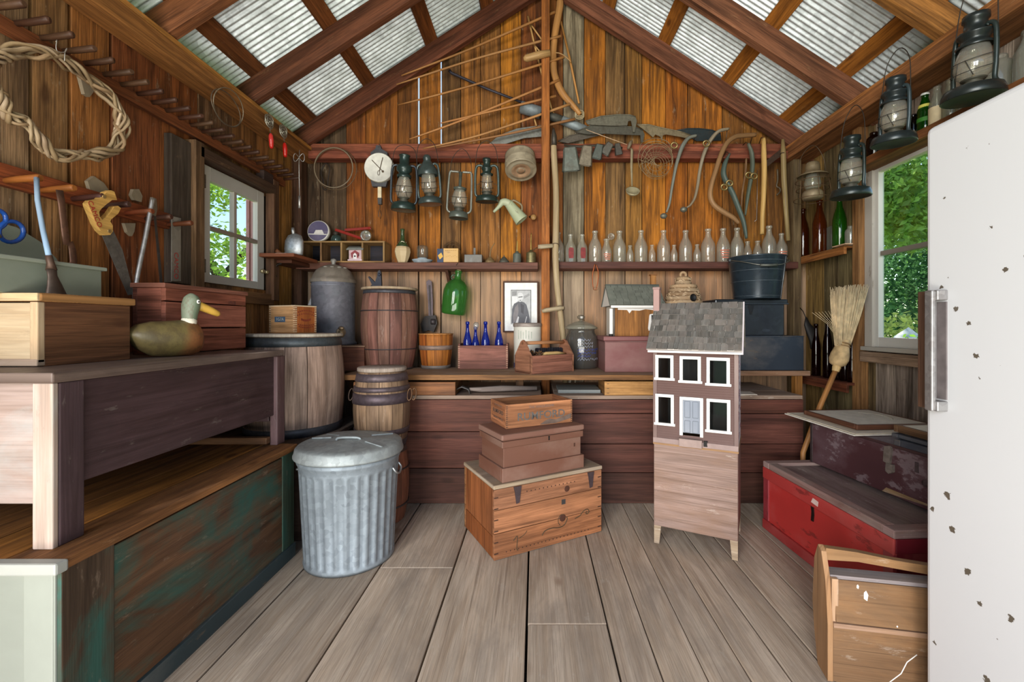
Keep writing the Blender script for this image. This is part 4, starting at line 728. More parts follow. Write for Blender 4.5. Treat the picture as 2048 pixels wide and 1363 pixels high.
be = thing('bell_strap', 'strap of five old cow bells in falling size along the tie beam', 'bells', at(1180, 292, 3.10)); o = be.location.copy()
T('strap', 'soft', be, '#3a3024', pxs([(1128, 290), (1160, 293), (1200, 290), (1245, 296)], 3.125, o), .009, 6, flat=.3)
def bell(c, w_, h_, roll, col, dep):
    m_ = Matrix.Translation(at(c[0], c[1], 3.085) - o) @ Matrix.Rotation(R(roll), 4, 'Y') @ Matrix.Rotation(R(12), 4, 'X')
    mb = MB(); s_ = 3.085 / FPX; w2, h2 = w_ * s_ / 2, h_ * s_ / 2
    ring = lambda f, g, z: [m_ @ Vector((x * w2 * f, y * dep * g, z)) for x, y in ((-1, -.7), (-.8, -1), (.8, -1), (1, -.7), (1, .7), (.8, 1), (-.8, 1), (-1, .7))]
    rs = [ring(.60, .40, h2), ring(.66, .55, h2 * .92), ring(1, 1, -h2), ring(.93, .9, -h2), ring(.72, .55, h2 * .8)]
    for i in range(4):
        for k in range(8): l = (k + 1) % 8; mb.face([rs[i][k], rs[i + 1][k], rs[i + 1][l], rs[i][l]], [(0, 0), (0, .03), (.03, .03), (.03, 0)])
    mb.face(rs[0], [(0, 0)] * 8); b = mb.build('bell', 'iron', be, col)
    MB().tube([m_ @ Vector((0, 0, h2 * .7)), m_ @ Vector((0, 0, -h2 * .9))], [.003, .008], 6).build('clapper', 'iron', b, '#3a3028')
bell((1141, 318), 37, 46, -5, '#5c6058', .034); bell((1172, 311), 29, 38, 8, '#6e6454', .03); bell((1196, 303), 21, 28, 14, '#4c504a', .024); bell((1215, 297), 20, 24, 32, '#545048', .02); bell((1236, 298), 15, 22, -12, '#4a4640', .018)
ld = thing('ladle', 'long handled dented tin ladle hanging below the tie beam', 'ladle', at(1265, 340, 3.11)); o = ld.location.copy()
MB().tube(pxs([(1262, 296), (1264, 300), (1263, 330), (1264, 372)], 3.11, o), [.006, .010, .009, .006], 8, flat=.3, up=(1, 0, 0)).build('handle', 'tin', ld, '#8a7c60')
MB().lathe([(0, -.02), (.025, -.017), (.043, -.004), (.05, .014), (.046, .013), (.03, -.006), (0, -.012)], 24, Matrix.Translation(at(1265, 384, 3.10) - o) @ Matrix.Rotation(R(48), 4, 'X')).build('bowl', 'tin', ld, '#9c9274')
bk = thing('wire_basket', 'round collapsed wire egg basket hung on the tie beam', 'basket', at(1311, 320, 3.10)); o = bk.location.copy(); mb = MB()
for k in range(3): mb.tube(ell(1311 + 3 * k, 318 + 2 * k, 35 - 4 * k, 36 - 3 * k, 3.10 + .02 * k, o, 28, .04), .0022, 5, closed=True)
for k in range(9):
    th = k * PI / 9; mb.tube([at(v.x, v.y, 3.05 + .07 * abs(i / 12 - .5)) - o for i, v in enumerate(smooth_path([(1311 + 35 * math.cos(th), 318 + 36 * math.sin(th), 0), (1314 + 6 * math.cos(th + 1.1), 322 + 8 * math.sin(th + 1.4), 0), (1311 - 35 * math.cos(th), 318 - 36 * math.sin(th), 0)], 6))], .0015, 4)
for k in range(4): mb.tube(ell(1312, 325 + 2 * k, 10 + 6 * k, 9 + 6 * k, 3.06 + .01 * k, o, 20, .01), .0014, 4, closed=True)
b = mb.build('wire', 'iron', bk, '#9a8464'); T('handle', 'iron', bk, '#8a765a', [at(v.x, v.y, 3.08) - o for v in smooth_path([(1278, 302, 0), (1284, 285, 0), (1310, 276, 0), (1336, 284, 0), (1344, 304, 0)], 4)], .0025, 5)
HG = 'horse collar hames hung on the tie beam'
def hame(label, pts, rad, col, mat='handle', Y=3.10, ball=None, rings=(), cat='hame', name='hame', fl=.7, gp=HG):
    c = at(*pts[len(pts) // 2], Y); t = thing(name, label, cat, c, group=gp); path = [at(v.x, v.y, Y) - c for v in smooth_path([(a, b, 0) for a, b in pts], 4)]
    T('arm', mat, t, col, path, lerp_list(rad, len(path)), 10, flat=fl, up=(0, 1, 0))
    if ball: MB().ball(at(*ball, Y) - c, .022, 14, 10, (1.15, 1, .9)).build('knob', 'iron', t, '#77766a')
    T('hanging_loop', 'iron', t, '#4a3c30', [path[0] if pts[0][1] < 300 else path[0], path[0] + Vector((.0, .5, .25)) * max(.0, (3.150 - Y)) + Vector((0, 0, .006)), Vector((path[0].x, 3.152 - Y, min(path[0].z + .02, 2.35 - c.z)))], .003, 5)
    for a, b in rings: T('ring', 'metal', t, '#a08a5c', ell(a, b, 6, 5.5, Y - .03, c, 18, .008), .0065, 8, closed=True)
    return t
hame('blue grey curved hame with an iron ball end, nearest the wire basket', z5([(395, 225), (310, 252), (245, 340), (205, 450), (172, 570), (132, 780), (104, 960), (70, 1060)]), [.014, .018, .022, .018, .016, .014, .012, .010], '#7c8078', ball=z5([(40, 1100)])[0], rings=z5([(155, 330)]))
hame('grey weathered hame with an iron ball end and a ring', z5([(750, 150), (640, 178), (560, 262), (500, 370), (462, 480), (432, 620), (412, 760), (380, 900), (332, 980), (290, 1008)]), [.012, .018, .020, .019, .018, .016, .015, .013, .012, .008], '#9a8e7a', ball=z5([(258, 1030)])[0], rings=z5([(505, 310)]))
hame('brown bent ox bow hooked over the tie beam', z5([(1045, 215), (900, 225), (820, 238), (735, 300), (670, 420), (610, 600), (562, 760), (548, 880), (590, 980), (700, 1060), (800, 1120), (860, 1180)]), [.016, .018, .019, .019, .019, .019, .019, .020, .020, .020, .018, .012], '#96714c', cat='ox bow', name='ox_bow', fl=.9, Y=3.075, gp=None)
hame('dark green hame with two brass rings crossing in front of the ox bow', z5([(762, 420), (712, 520), (692, 640), (730, 740), (790, 850), (850, 1000), (912, 1170), (942, 1345)]), [.008, .021, .025, .024, .024, .023, .020, .012], '#4a5850', 'paint', Y=3.03, rings=z5([(700, 785), (758, 742)]))
hame('dark green hame with brass rings and worn leather beside the pale axe handle', z5([(962, 310), (1000, 420), (1008, 560), (992, 690), (955, 900), (930, 1095)]), [.012, .020, .021, .020, .017, .008], '#525a4c', 'paint', Y=3.075, rings=z5([(968, 655), (1026, 665)]))
hame('narrow brown leather covered hame strip behind the dark green hame', z5([(940, 470), (930, 640), (900, 820), (884, 1010)]), [.010, .011, .010, .008], '#7a5a3c', 'soft', Y=3.16)
hame('pale straight axe handle hung by a nail at the end of the tie beam', z5([(1130, 255), (1132, 420), (1136, 640), (1128, 900), (1116, 1100), (1112, 1300)]), [.016, .023, .024, .022, .020, .018], '#cca564', cat='axe handle', name='axe_haft', Y=3.09, gp=None)
cu_ = thing('corner_pole_tool', 'long pale pole with a dark iron arm leaning in the back corner', 'tool', at(1568, 380, 3.08)); o = cu_.location.copy()
T('pole', 'handle', cu_, '#9a865c', pxs(z5([(1340, 265), (1345, 420), (1352, 700), (1372, 1000), (1398, 1370)]), 3.07, o), [.010, .018, .018, .016, .014], 10)
flat('arm', 'iron', cu_, '#4c3a30', z5([(1148, 505), (1335, 355), (1338, 430), (1165, 565)]), 3.09, .02)
T('binding', 'iron', cu_, '#4a3a2c', ell(1566, 308, 5, 3, 3.07, o, 14, .018), .003, 5, closed=True)
hk2 = thing('iron_hook', 'small dark iron hook hanging in the corner behind the pale pole', 'hook', at(1556, 350, 3.18)); o = hk2.location.copy()
T('hook', 'iron', hk2, '#6a5e4c', [at(v.x, v.y, 3.19) - o for v in smooth_path([(a, b, 0) for a, b in z5([(1280, 590), (1284, 700), (1272, 775), (1305, 795), (1310, 835), (1272, 872)])], 4)], .006, 7)
rd = thing('thin_rod', 'thin bent steel rod hanging behind the pale axe handle', 'rod', at(1514, 400, 3.2)); o = rd.location.copy(); T('rod', 'metal', rd, '#a89a90', pxs(z5([(1062, 600), (1060, 900), (1054, 1140), (1030, 1160)]), 3.2, o), .0028, 6)
# ------------------------------------------------------------------ long wall shelves and what stands on them
ZS = 1.492
s1 = thing('wall_shelf', 'red brown plank shelf left of the post carrying tins and oil cans', 'shelf', (-.83, 3.17, ZS)); B('board', 'wood', s1, '#7e5244', (0, 0, -.024), (1.70, .16, .047), .003)
for x in (-.6, .2): MB().prism([(0, 0), (.12, 0), (0, -.12)], .02, Matrix.Translation((x, .078, -.048)) @ Matrix(((0, 0, 1, 0), (-1, 0, 0, 0), (0, 1, 0, 0), (0, 0, 0, 1)))).build('bracket', 'wood', s1, '#5a3a2c')
s2 = thing('wall_shelf', 'red brown plank shelf right of the post lined with milk bottles', 'shelf', (.99, 3.17, ZS + .004)); B('board', 'wood', s2, '#6e4238', (0, 0, -.024), (1.72, .16, .047), .003)
YS = 3.11
def on(px_, Y=3.16, dz=0): return Vector(((px_ - 1070) * Y / FPX, Y, ZS + dz))
cb = thing('cubby_box', 'open wooden box of four compartments at the corner end of the shelf', 'box', on(693, 3.175)); w0 = (612 - 693) * 3.1 / FPX; w1_ = (778 - 693) * 3.1 / FPX
B('top', 'wood', cb, '#b08a58', ((w0 + w1_) / 2, 0, .147), (w1_ - w0, .14, .011), .001); B('bottom', 'wood', cb, '#a07a4c', ((w0 + w1_) / 2, 0, .006), (w1_ - w0, .14, .011), .001); B('back', 'wood', cb, '#2c2a34', ((w0 + w1_) / 2, .068, .076), (w1_ - w0, .006, .13), 0)
for p in (613, 650, 691, 733, 776): B('divider', 'wood', cb, '#b08a58' if p > 680 else '#96704a', ((p - 693) * 3.1 / FPX, -.001, .076), (.012, .138, .13), .001, grain=2)
zc = ZS + .1535
rt = thing('round_tin', 'round purple tin lid propped on the box, cream rimmed with a pale band', 'tin', at(638, 458, 3.16)); rt.location.z = zc + .077
mt = Matrix.Rotation(R(-6), 4, 'X') @ FRONT
MB().lathe([(0, -.02), (.072, -.02), (.077, -.015), (.077, .012), (.074, .015), (0, .015)], 40, mt).build('drum', 'chalk', rt, '#e2ddd4'); MB().lathe([(0, .0155), (.072, .0155)], 40, mt).build('lid_face', 'chalk', rt, '#5c5474')
MB().prism([(-.066, -.026), (.064, -.030), (.066, -.024), (-.066, -.020)], .0012, mt @ Matrix.Translation((0, 0, .0162))).build('band', 'plain', rt, '#e2ddd4'); MB().prism([(-.032, -.020), (-.02, .006), (.026, .006), (.04, -.022)], .0012, mt @ Matrix.Translation((.004, 0, .0162))).build('pale_panel', 'plain', rt, '#d8d2cc')
ij = thing('glass_jar', 'squat blue green glass cap on the box beside the round tin', 'jar', Vector((on(673, 3.17).x, 3.17, zc))); L('glass', 'tint', ij, '#88a8a0', [(0, .001), (.034, .001), (.038, .006), (.036, .03), (.03, .045), (.018, .052), (0, .054)], 20)
bl_ = thing('stone_figure', 'small dark lumpy object behind the blue green cap', 'ornament', Vector((on(668, 3.21).x, 3.212, zc))); MB().ball((0, 0, .028), .028, 10, 8, (.9, .8, 1)).ball((.012, 0, .072), .02, 9, 7, (1, .9, 1.1)).build('body', 'soft', bl_, '#3c3228')
for k, (a, b, lb) in enumerate((((671, 459), (724, 477), 'red lacquered stick slanting down to the lying jar'), ((690, 460), (742, 456), 'red lacquered stick laid level above the slanting one'))):
    A_, B_ = at(*a, 3.13 + .05 * k), at(*b, 3.13 + .05 * k); t = thing('red_stick', lb, 'stick', A_); MB().bar((0, 0, 0), B_ - A_, .02, .02).build('stick', 'gloss', t, '#8e2a22', bevel=.004)
lj = thing('lying_jar', 'clear glass jar lying on its side with its round base out', 'jar', Vector((on(735, 3.13).x, 3.10, zc + .0375))); MB().lathe([(0, .004), (.026, .004), (.034, 0), (.037, .006), (.037, .075), (.03, .09), (.028, .105), (.03, .107)], 24, Matrix.Rotation(R(24), 4, 'Z') @ Matrix.Rotation(R(-90), 4, 'X')).build('glass', 'dustglass', lj, '#dce6d8')
bh = thing('toy_house', 'tiny pink bird house with a grooved tin roof in the third compartment', 'ornament', Vector((on(713, 3.13).x, 3.135, ZS + .0122)))
B('body', 'plain', bh, '#c8a8ac', (0, 0, .045), (.088, .06, .07), .001); B('base', 'plain', bh, '#d8bcc4', (0, -.002, .005), (.10, .07, .01), .001)
MB().prism([(-.025, .022), (.025, .022), (.03, .055), (0, .075), (-.03, .055)], .002, front(0, -.031, 0)).build('front_panel', 'plain', bh, '#8a3a40'); MB().prism([(-.013, .012), (.013, .012), (.012, .045), (0, .056), (-.012, .045)], .002, front(0, -.0325, 0)).build('arch', 'plain', bh, '#e8e0e0'); MB().ball((0, -.034, .032), .006, 8, 6).ball((.026, -.032, .04), .0045, 8, 6).build('opening', 'soft', bh, '#181414')
m = MB()
for k in range(14): m.tube([(-.055 + k * .0085, -.04, .078), (-.05 + k * .0077, 0, .108)], .0045, 6)
m.build('roof', 'tin', bh, '#8a8a84')
vs = thing('ceramic_vase', 'faceted cream vase with a green glass bottle in its mouth', 'vase', on(805, 3.15)); MB().lathe([(0, 0), (.030, 0), (.033, .006), (.050, .05), (.057, .082), (.054, .105), (.046, .118), (.042, .118), (.04, .10), (0, .09)], 8, smooth=False).build('body', 'chalk', vs, '#cdb48c')
L('bottle', 'tint', vs, '#8aa878', [(.040, .11), (.043, .125), (.034, .14), (.022, .155), (.015, .18), (.013, .23), (.016, .236), (.016, .246), (.012, .248)], 18); T('tie', 'soft', vs, '#d8d2b8', [(.026 * math.cos(t * .6), .026 * math.sin(t * .6), .146 + .01 * math.sin(t * 1.7)) for t in range(12)], .003, 5)
wt = thing('chick_waterer', 'clear glass jar upturned in a pale blue tray', 'waterer', on(845, 3.15)); MB().lathe([(0, .0), (.055, 0), (.072, .022), (.074, .024), (.068, .022), (.052, .006), (0, .006)], 28).lathe([(.034, .006), (.035, .036), (.031, .04), (.030, .006)], 24).build('tray', 'tin', wt, '#b4c2cc')
L('jar', 'glass', wt, '#eef2ee', [(.030, .036), (.040, .045), (.0405, .11), (.036, .122), (.02, .128), (0, .129)], 24)
bx = thing('blue_box', 'small dark blue carton with a yellow diamond beside the yellow tin', 'carton', on(882, 3.13)); B('body', 'plain', bx, '#2c3c58', (0, 0, .049), (.044, .05, .098), .001); MB().prism([(0, .025), (.019, 0), (0, -.025), (-.019, 0)], .001, front(.002, -.0256, .046, -12)).build('diamond', 'plain', bx, '#d8a848')
yt = thing('yellow_tin', 'square yellow tin with a faded printed front', 'tin', on(904, 3.13)); B('body', 'paint', yt, '#cfa25c', (0, 0, .049), (.106, .09, .098), .004); m = MB()
for k in range(7): m.box((-.03 + .012 * k, -.0456, .038 + .004 * (k % 3)), (.008, .0006, .002))
for k in range(6): m.box((-.035 + .014 * k, -.0456, .082), (.009, .0006, .003))
m.build('faded_print', 'ink', yt, '#a07838')
wc = thing('wire_spiral', 'curled rusty wire spiral standing behind the yellow tin', 'wire', on(904, 3.215)); m = MB()
for k in range(3): m.tube([((-.024 + .024 * k) + .026 * math.cos(t * PI / 9), 0, .125 + .026 * math.sin(t * PI / 9)) for t in range(18)], .003, 5, closed=True)
m.tube([(0, 0, 0), (0, 0, .10)], .004, 6).tube(smooth_path([(-.05, 0, .10), (-.055, 0, .14), (-.02, 0, .165), (.03, 0, .165), (.055, 0, .14), (.05, 0, .10), (0, 0, .09), (-.05, 0, .10)], 3), .003, 5).build('wire', 'iron', wc, '#5a4024')
gb = thing('grey_tin_box', 'shallow grey tin box with an upright tab on the shelf', 'tin', on(948, 3.14)); MB().box((0, 0, .028), (.125, .09, .056)).build('body', 'tin', gb, '#6e6c68', bevel=.004); B('tab', 'tin', gb, '#5e5a54', (.0, .03, .085), (.016, .004, .06), .001)
OG = 'oil cans on the shelf'
def oilcan(lb, px_, r, h, spout, col, mat='tin', dome=True):
    t = thing('oil_can', lb, 'oil can', on(px_, 3.14), group=OG)
    L('body', mat, t, col, ([(0, 0), (r, 0), (r * 1.02, .006), (r * .98, .014), (r * .8, h * .5), (r * .45, h * .85), (.008, h), (0, h)] if dome else [(0, 0), (r, 0), (r * 1.03, .005), (r, .01), (r, h * .72), (r * .92, h * .8), (.012, h * .9), (.010, h), (0, h)]), 24)
    T('spout', mat, t, col if dome else '#a8904c', smooth_path([Vector(p) for p in spout], 3), lerp_list([.0055, .004, .0028], len(smooth_path([Vector(p) for p in spout], 3))), 8); return t
oilcan('tan domed oil can with a long thin curved spout', 980, .036, .045, [(0, 0, .04), (.002, 0, .075), (.012, 0, .11), (.034, 0, .145)], '#7c6442')
oilcan('squat blackened domed oil can without a long spout', 1008, .035, .046, [(0, 0, .04), (0, 0, .052), (0, 0, .058)], '#4e4e46')
oilcan('small green grey oil can with a straight needle spout', 1034, .030, .085, [(0, 0, .075), (.001, 0, .115), (.002, 0, .16)], '#5c6058', dome=False)
o4 = oilcan('mottled brass oil can with a tall spout beside the post', 1062, .036, .095, [(0, 0, .085), (0, 0, .16), (.002, 0, .215)], '#8a805c', 'metal', False); T('thumb_lever', 'iron', o4, '#5a4a30', [(.012, 0, .09), (.03, 0, .105), (.045, 0, .112)], .003, 6)

# milk bottles
def milk(lb, px_, H, r, mark=None, square=False):
    t = thing('milk_bottle', lb, 'bottle', on(px_, 3.16, .004 + (.004 if px_ > 1480 else 0)), rz=random.uniform(-8, 8), group='milk bottles along the shelf')
    k = H / .233; rn = r * (.36 if H > .18 else .46)
    prof = [(0, .004), (r * .7, .003), (r * .92, 0), (r, .006 * k), (r, H * .46), (r * .97, H * .52), (r * .82, H * .62), (rn * 1.25, H * .76), (rn, H * .86), (rn * 1.02, H * .935), (rn * 1.25, H * .94), (rn * 1.28, H * .975), (rn * 1.15, H), (rn * .9, H)]
    MB().lathe(prof, 8 if square else 24, Matrix.Rotation(R(22.5), 4, 'Z') if square else None, smooth=not square).build('glass', 'dustglass', t, '#f2eee0')
    MB().lathe([(rn * 1.22, H * .945), (rn * 1.30, H * .96), (rn * 1.28, H * .985), (rn * 1.12, H * 1.002)], 20).build('lip', 'dustglass', t, '#ffffff')
    if mark == 'shield': MB().prism([(-.015, -.04), (.015, -.04), (.018, -.02), (.018, .026), (.012, .036), (-.012, .036), (-.018, .026), (-.018, -.02)], .0016, front(0, -r * .94, H * .34)).build('printed_mark', 'ink', t, '#7e3030')
    if mark == 'band':
        m = MB()
        for j in range(4): m.lathe([(r * 1.006, H * (.12 + .07 * j)), (r * 1.006, H * (.155 + .07 * j))], 16, None, R(-120 - 6 * j), R(-62 + 5 * j))
        m.build('printed_mark', 'ink', t, '#c07058')
    return t
for lb, px_, top, wd, mk, sq_ in (('milk bottle half hidden behind the scythe handle', 1116, 462, 26, None, 0), ('square milk bottle with a red shield, first of the two by the scythe', 1141, 466, 23, 'shield', 1), ('square milk bottle with a red shield, second of the two by the scythe', 1164, 466, 23, 'shield', 1),
        ('tall milk bottle just right of the two with red shields', 1190, 459, 27, None, 0), ('medium milk bottle with faint red print below the round disc', 1213, 475, 22, 'band', 0), ('tall milk bottle between the faint red print and the first tiny bottle', 1239, 459, 27, None, 0),
        ('first tiny milk bottle counted from the post', 1260, 488, 15, None, 0), ('tall milk bottle between the first and second tiny bottles', 1282, 458, 27, None, 0), ('second tiny milk bottle counted from the post', 1304, 487, 15, None, 0), ('tall milk bottle between the second and third tiny bottles', 1327, 458, 27, None, 0),
        ('third tiny milk bottle counted from the post', 1348, 487, 15, None, 0), ('tall milk bottle between the third and fourth tiny bottles', 1371, 458, 27, None, 0), ('fourth tiny milk bottle counted from the post', 1394, 486, 16, None, 0), ('widest tall milk bottle left of the orange printed one', 1416, 455, 29, None, 0),
        ('tall milk bottle with bold orange print', 1446, 454, 27, 'band', 0), ('tall milk bottle just right of the bold orange print', 1474, 453, 27, None, 0), ('first of two small milk bottles above the black bucket', 1495, 481, 17, None, 0), ('second of two small milk bottles above the black bucket', 1515, 480, 18, None, 0),
        ('tallest milk bottle, above the black bucket', 1538, 450, 28, None, 0), ('medium milk bottle with orange print at the corner end', 1563, 465, 23, 'band', 0)):
    s_ = 3.16 / FPX; milk(lb, px_, (523 - top) * s_, wd * s_ * .475, mk, sq_)
rdk = thing('glass_disc', 'small ribbed glass disc on the boards above the milk bottles', 'disc', at(1222, 473, 3.24)); MB().lathe([(0, .006), (.010, .006), (.012, .009), (.018, .008), (.020, .011), (.026, .008), (.027, 0)], 24, FRONT).build('disc', 'dustglass', rdk, '#e0d8b0')
st = thing('leather_strap', 'looped tan leather harness strap hung under the bottle shelf', 'strap', at(1192, 530, 3.06)); o = st.location.copy()
MB().tube([at(v.x, v.y, 3.075) - o for v in smooth_path([(1190, 528, 0), (1185, 548, 0), (1186, 572, 0), (1190, 580, 0), (1194, 572, 0), (1197, 548, 0), (1192, 528, 0)], 4)], .008, 6, flat=.35, up=(0, 1, 0)).build('strap', 'soft', st, '#b05a2c'); T('buckle', 'iron', st, '#8a6a4c', ell(1191, 577, 5, 3, 3.065, o, 14), .002, 5, closed=True); T('nail', 'iron', st, '#3a3028', [(0, .018, .006), (0, -.006, .006)], .003, 6)
# ------------------------------------------------------------------ work shelf, low benches, barrels and the things on them
ZW, ZB = .755, .635
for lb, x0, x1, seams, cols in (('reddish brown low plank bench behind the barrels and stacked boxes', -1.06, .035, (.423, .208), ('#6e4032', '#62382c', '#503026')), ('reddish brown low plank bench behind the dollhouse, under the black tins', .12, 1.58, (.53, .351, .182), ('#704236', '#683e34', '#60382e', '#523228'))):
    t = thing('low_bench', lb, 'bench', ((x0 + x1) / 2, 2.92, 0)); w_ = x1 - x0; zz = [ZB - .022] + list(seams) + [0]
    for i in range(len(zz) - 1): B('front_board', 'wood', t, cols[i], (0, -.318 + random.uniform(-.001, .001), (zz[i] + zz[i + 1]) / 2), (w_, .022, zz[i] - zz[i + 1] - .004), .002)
    for k in range(3): B('top_board', 'dusty', t, '#9a8474', (0, -.22 + .205 * k, ZB - .011), (w_ + .006, .20, .022), .003)
    for s_ in (-1, 1): B('end_board', 'wood', t, '#6e4034', (s_ * (w_ / 2 - .012), -.01, .305), (.022, .59, .60), .002)
ws = thing('work_shelf', 'long dusty plank shelf raised above the low bench', 'shelf', (-.1, 2.93, ZW)); B('board', 'dusty', ws, '#a08468', (0, -.075, -.015), (2.12, .47, .030), .003); B('front_edge', 'wood', ws, '#8e6238', (0, -.312, -.0155), (2.12, .008, .030), .001)
for x in (-.93, .0, .9): B('leg', 'wood', ws, '#6a4a30', (x, -.05, -.074), (.05, .05, .086), .002)
ws2 = thing('work_shelf', 'short dusty plank shelf under the navy box in the corner', 'shelf', (1.385, 3.04, ZW)); B('board', 'dusty', ws2, '#8e6c54', (0, 0, -.017), (.80, .38, .032), .003)
for x, h in ((.335, .72), (-.30, .086)): B('leg', 'wood', ws2, '#a06c34', (x, -.15, -.034 - h / 2), (.045, .05, h), .002, grain=2)

def barrel(name, label, loc, H, rt, rm, rbm, ns, col, hoops, lid=None, liddist=.02, cat='barrel', rz=0, mat='stave', open_top=False):
    t = thing(name, label, cat, loc, rz=rz); prof = []
    for i in range(9):
        u = i / 8; r = (rbm * (1 - u) + rt * u) + (rm - (rbm + rt) / 2) * (1 - (2 * u - 1) ** 2); prof.append((r, u * H))
    rad = lambda z: next((a[0] + (b[0] - a[0]) * (z - a[1]) / (b[1] - a[1]) for a, b in zip(prof, prof[1:]) if a[1] <= z <= b[1] + 1e-9), rt)
    da = 2 * PI / ns; meshes = []
    for k in range(ns):
        g = .012 + random.random() * .008; mb = MB(); d = random.uniform(0, .0025); th = .016; inner = [(r - th - d, z) for r, z in prof]
        a0, a1 = g * .5, da - g * .5
        mb.lathe([(r - d, z) for r, z in prof] + inner[::-1] + [(prof[0][0] - d, 0)], 3, None, a0, a1, True)
        for a_, rev in ((a0, 1), (a1, 0)):
            c, s_ = math.cos(a_), math.sin(a_); P = [((r - d) * c, (r - d) * s_, z) for r, z in prof] + [(r * c, r * s_, z) for r, z in inner[::-1]]
            if rev: P = P[::-1]
            mb.face(P, [(p[2], .01) for p in P])
        f = random.uniform(.82, 1.14); c = hx(random.choice(col)); o = mb.build('stave', mat, t, (c[0] * f, c[1] * f, c[2] * f, 1), weld=False); o.rotation_euler = (0, 0, k * da)
    for z0, z1, c, m_ in hoops:
        off = .003 if z1 - z0 > .01 else .005
        MB().lathe([(rad(z0) - .002, z0), (rad(z0) + off, z0), (rad((z0 + z1) / 2) + off + .001, (z0 + z1) / 2), (rad(z1) + off, z1), (rad(z1) - .002, z1)], 48).build('hoop', m_, t, c)
    if not open_top: L('head', 'dusty', t, '#8a7664', [(0, H - liddist), (prof[-1][0] - .012, H - liddist)], 36)
    L('bottom', 'dusty', t, '#5a4a3c', [(prof[0][0] - .01, .02), (0, .02)], 36)
    if lid: MB().lathe([(0, 0), (lid[0] - .004, 0), (lid[0], .004), (lid[0], lid[1] - .004), (lid[0] - .004, lid[1]), (0, lid[1] + .001)], 40, Matrix.Translation((0, 0, H + .001))).build('lid', lid[3] if len(lid) > 3 else 'dusty', t, lid[2])
    return t
barrel('barrel', 'tall red brown barrel with wire hoops on the work shelf', (-.99, 3.0, ZW), .53, .165, .186, .150, 15, ['#8a5e52', '#7e544a', '#946a58', '#86584c'], [(.505, .528, '#4c4c52', 'iron'), (.388, .394, '#3e3c40', 'iron'), (.135, .141, '#4c484c', 'iron'), (.0, .012, '#5a5654', 'iron')], (.184, .016, '#b8a184'))
plf = thing('low_platform', 'dark low plank box carrying the big barrel', 'box', (-1.40, 2.50, 0)); B('top', 'dusty', plf, '#5a4a3e', (0, 0, .448), (.62, .72, .024), .003)
for x in (-.29, .29): B('side', 'dark', plf, '#4a3a32', (x, 0, .218), (.024, .70, .434), .002)
B('front', 'dark', plf, '#4a3a32', (0, -.345, .218), (.55, .024, .434), .002)
bb = barrel('barrel', 'big weathered grey brown barrel with a round tray top by the small window', (-1.365, 2.50, .4615), .525, .236, .261, .244, 15, ['#a88c7c', '#9a8070', '#b29686', '#907868'], [(.475, .522, '#4e5458', 'iron'), (.0, .045, '#4a4c52', 'iron')], (.252, .016, '#d6cab8'))
kg = barrel('keg', 'dark banded keg with wire ring handles, upper of the two', (-.835, 2.405, .402), .40, .125, .150, .122, 14, ['#8a6e58', '#7e624e', '#94785e', '#86644e'], [(.352, .392, '#5e5256', 'iron'), (.300, .325, '#584c50', 'iron'), (.235, .29, '#54484e', 'iron'), (.07, .10, '#584c50', 'iron'), (.0, .035, '#4e464c', 'iron')], (.128, .022, '#a89a8e'))
for s_, c in ((1, '#6a4c34'), (-1, '#4a3a30')):
    for k in range(2 if s_ > 0 else 1): T('ring_handle', 'iron', kg, c, [(s_ * (.158 + .02 * k + .012 * math.cos(q * PI / 10)), -.03 + .014 * k + .03 * math.sin(q * PI / 10) * .4, .275 + .030 * math.sin(q * PI / 10)) for q in range(20)], .0035, 6, closed=True)
barrel('keg', 'red brown keg standing on the floor beneath the banded keg', (-.835, 2.405, 0), .40, .120, .144, .118, 14, ['#7a4e3a', '#86563e', '#6e4636', '#80503c'], [(.37, .398, '#5a4a44', 'iron'), (.28, .286, '#4a4240', 'iron'), (.085, .093, '#4a4240', 'iron')])
sb = thing('cigar_box', 'small finger jointed wooden box with a blue stencil on the barrel top', 'box', (-1.374, 2.50, 1.0045), rz=-20)
B('end', 'wood', sb, '#d0a070', (0, -.066, .076), (.172, .012, .146), .001); B('side', 'wood', sb, '#a45c2c', (.089, 0, .076), (.012, .144, .146), .001); B('side', 'wood', sb, '#a45c2c', (-.089, 0, .076), (.012, .144, .146), .001); B('end', 'wood', sb, '#b88450', (0, .066, .076), (.172, .012, .146), .001)
B('lid', 'bleach', sb, '#dcc2a0', (0, 0, .152), (.192, .148, .007), .001); B('base', 'wood', sb, '#9a6c40', (0, 0, .003), (.192, .148, .006), .001); m = MB()
for k in range(14):
    for x in (-.0895, .0895): m.box((x, -.0725, .010 + .0102 * k), (.0135, .0018, .005))
    m.box((.0955, -.066, .010 + .0102 * k), (.0018, .0125, .005)).box((.0955, .066, .010 + .0102 * k), (.0018, .0125, .005))
m.build('finger_joint', 'bleach', sb, '#e2c8a4'); MB().box((-.015, -.0724, .078), (.078, .001, .030)).build('stencil', 'ink', sb, '#3e5670')
text('stencil_lettering', sb, '1G7A', .024, 'ink', '#b4b8b4', Matrix.Translation((-.015, -.0733, .078)) @ FRONT); m = MB()
for k, (y0, y1, z) in enumerate(((-.05, .05, .118), (-.055, .055, .100), (-.03, .03, .078), (-.05, .05, .050), (-.045, .045, .038))):
    for j in range(9): y = y0 + (y1 - y0) * j / 8; m.box((.0954, y, z + .010 * (1 - ((j - 4) / 4) ** 2) * (1 if k < 2 else -.6)), (.0008, .007, .008 if k != 2 else .012))
m.build('printed_mark', 'ink', sb, '#7e3420')

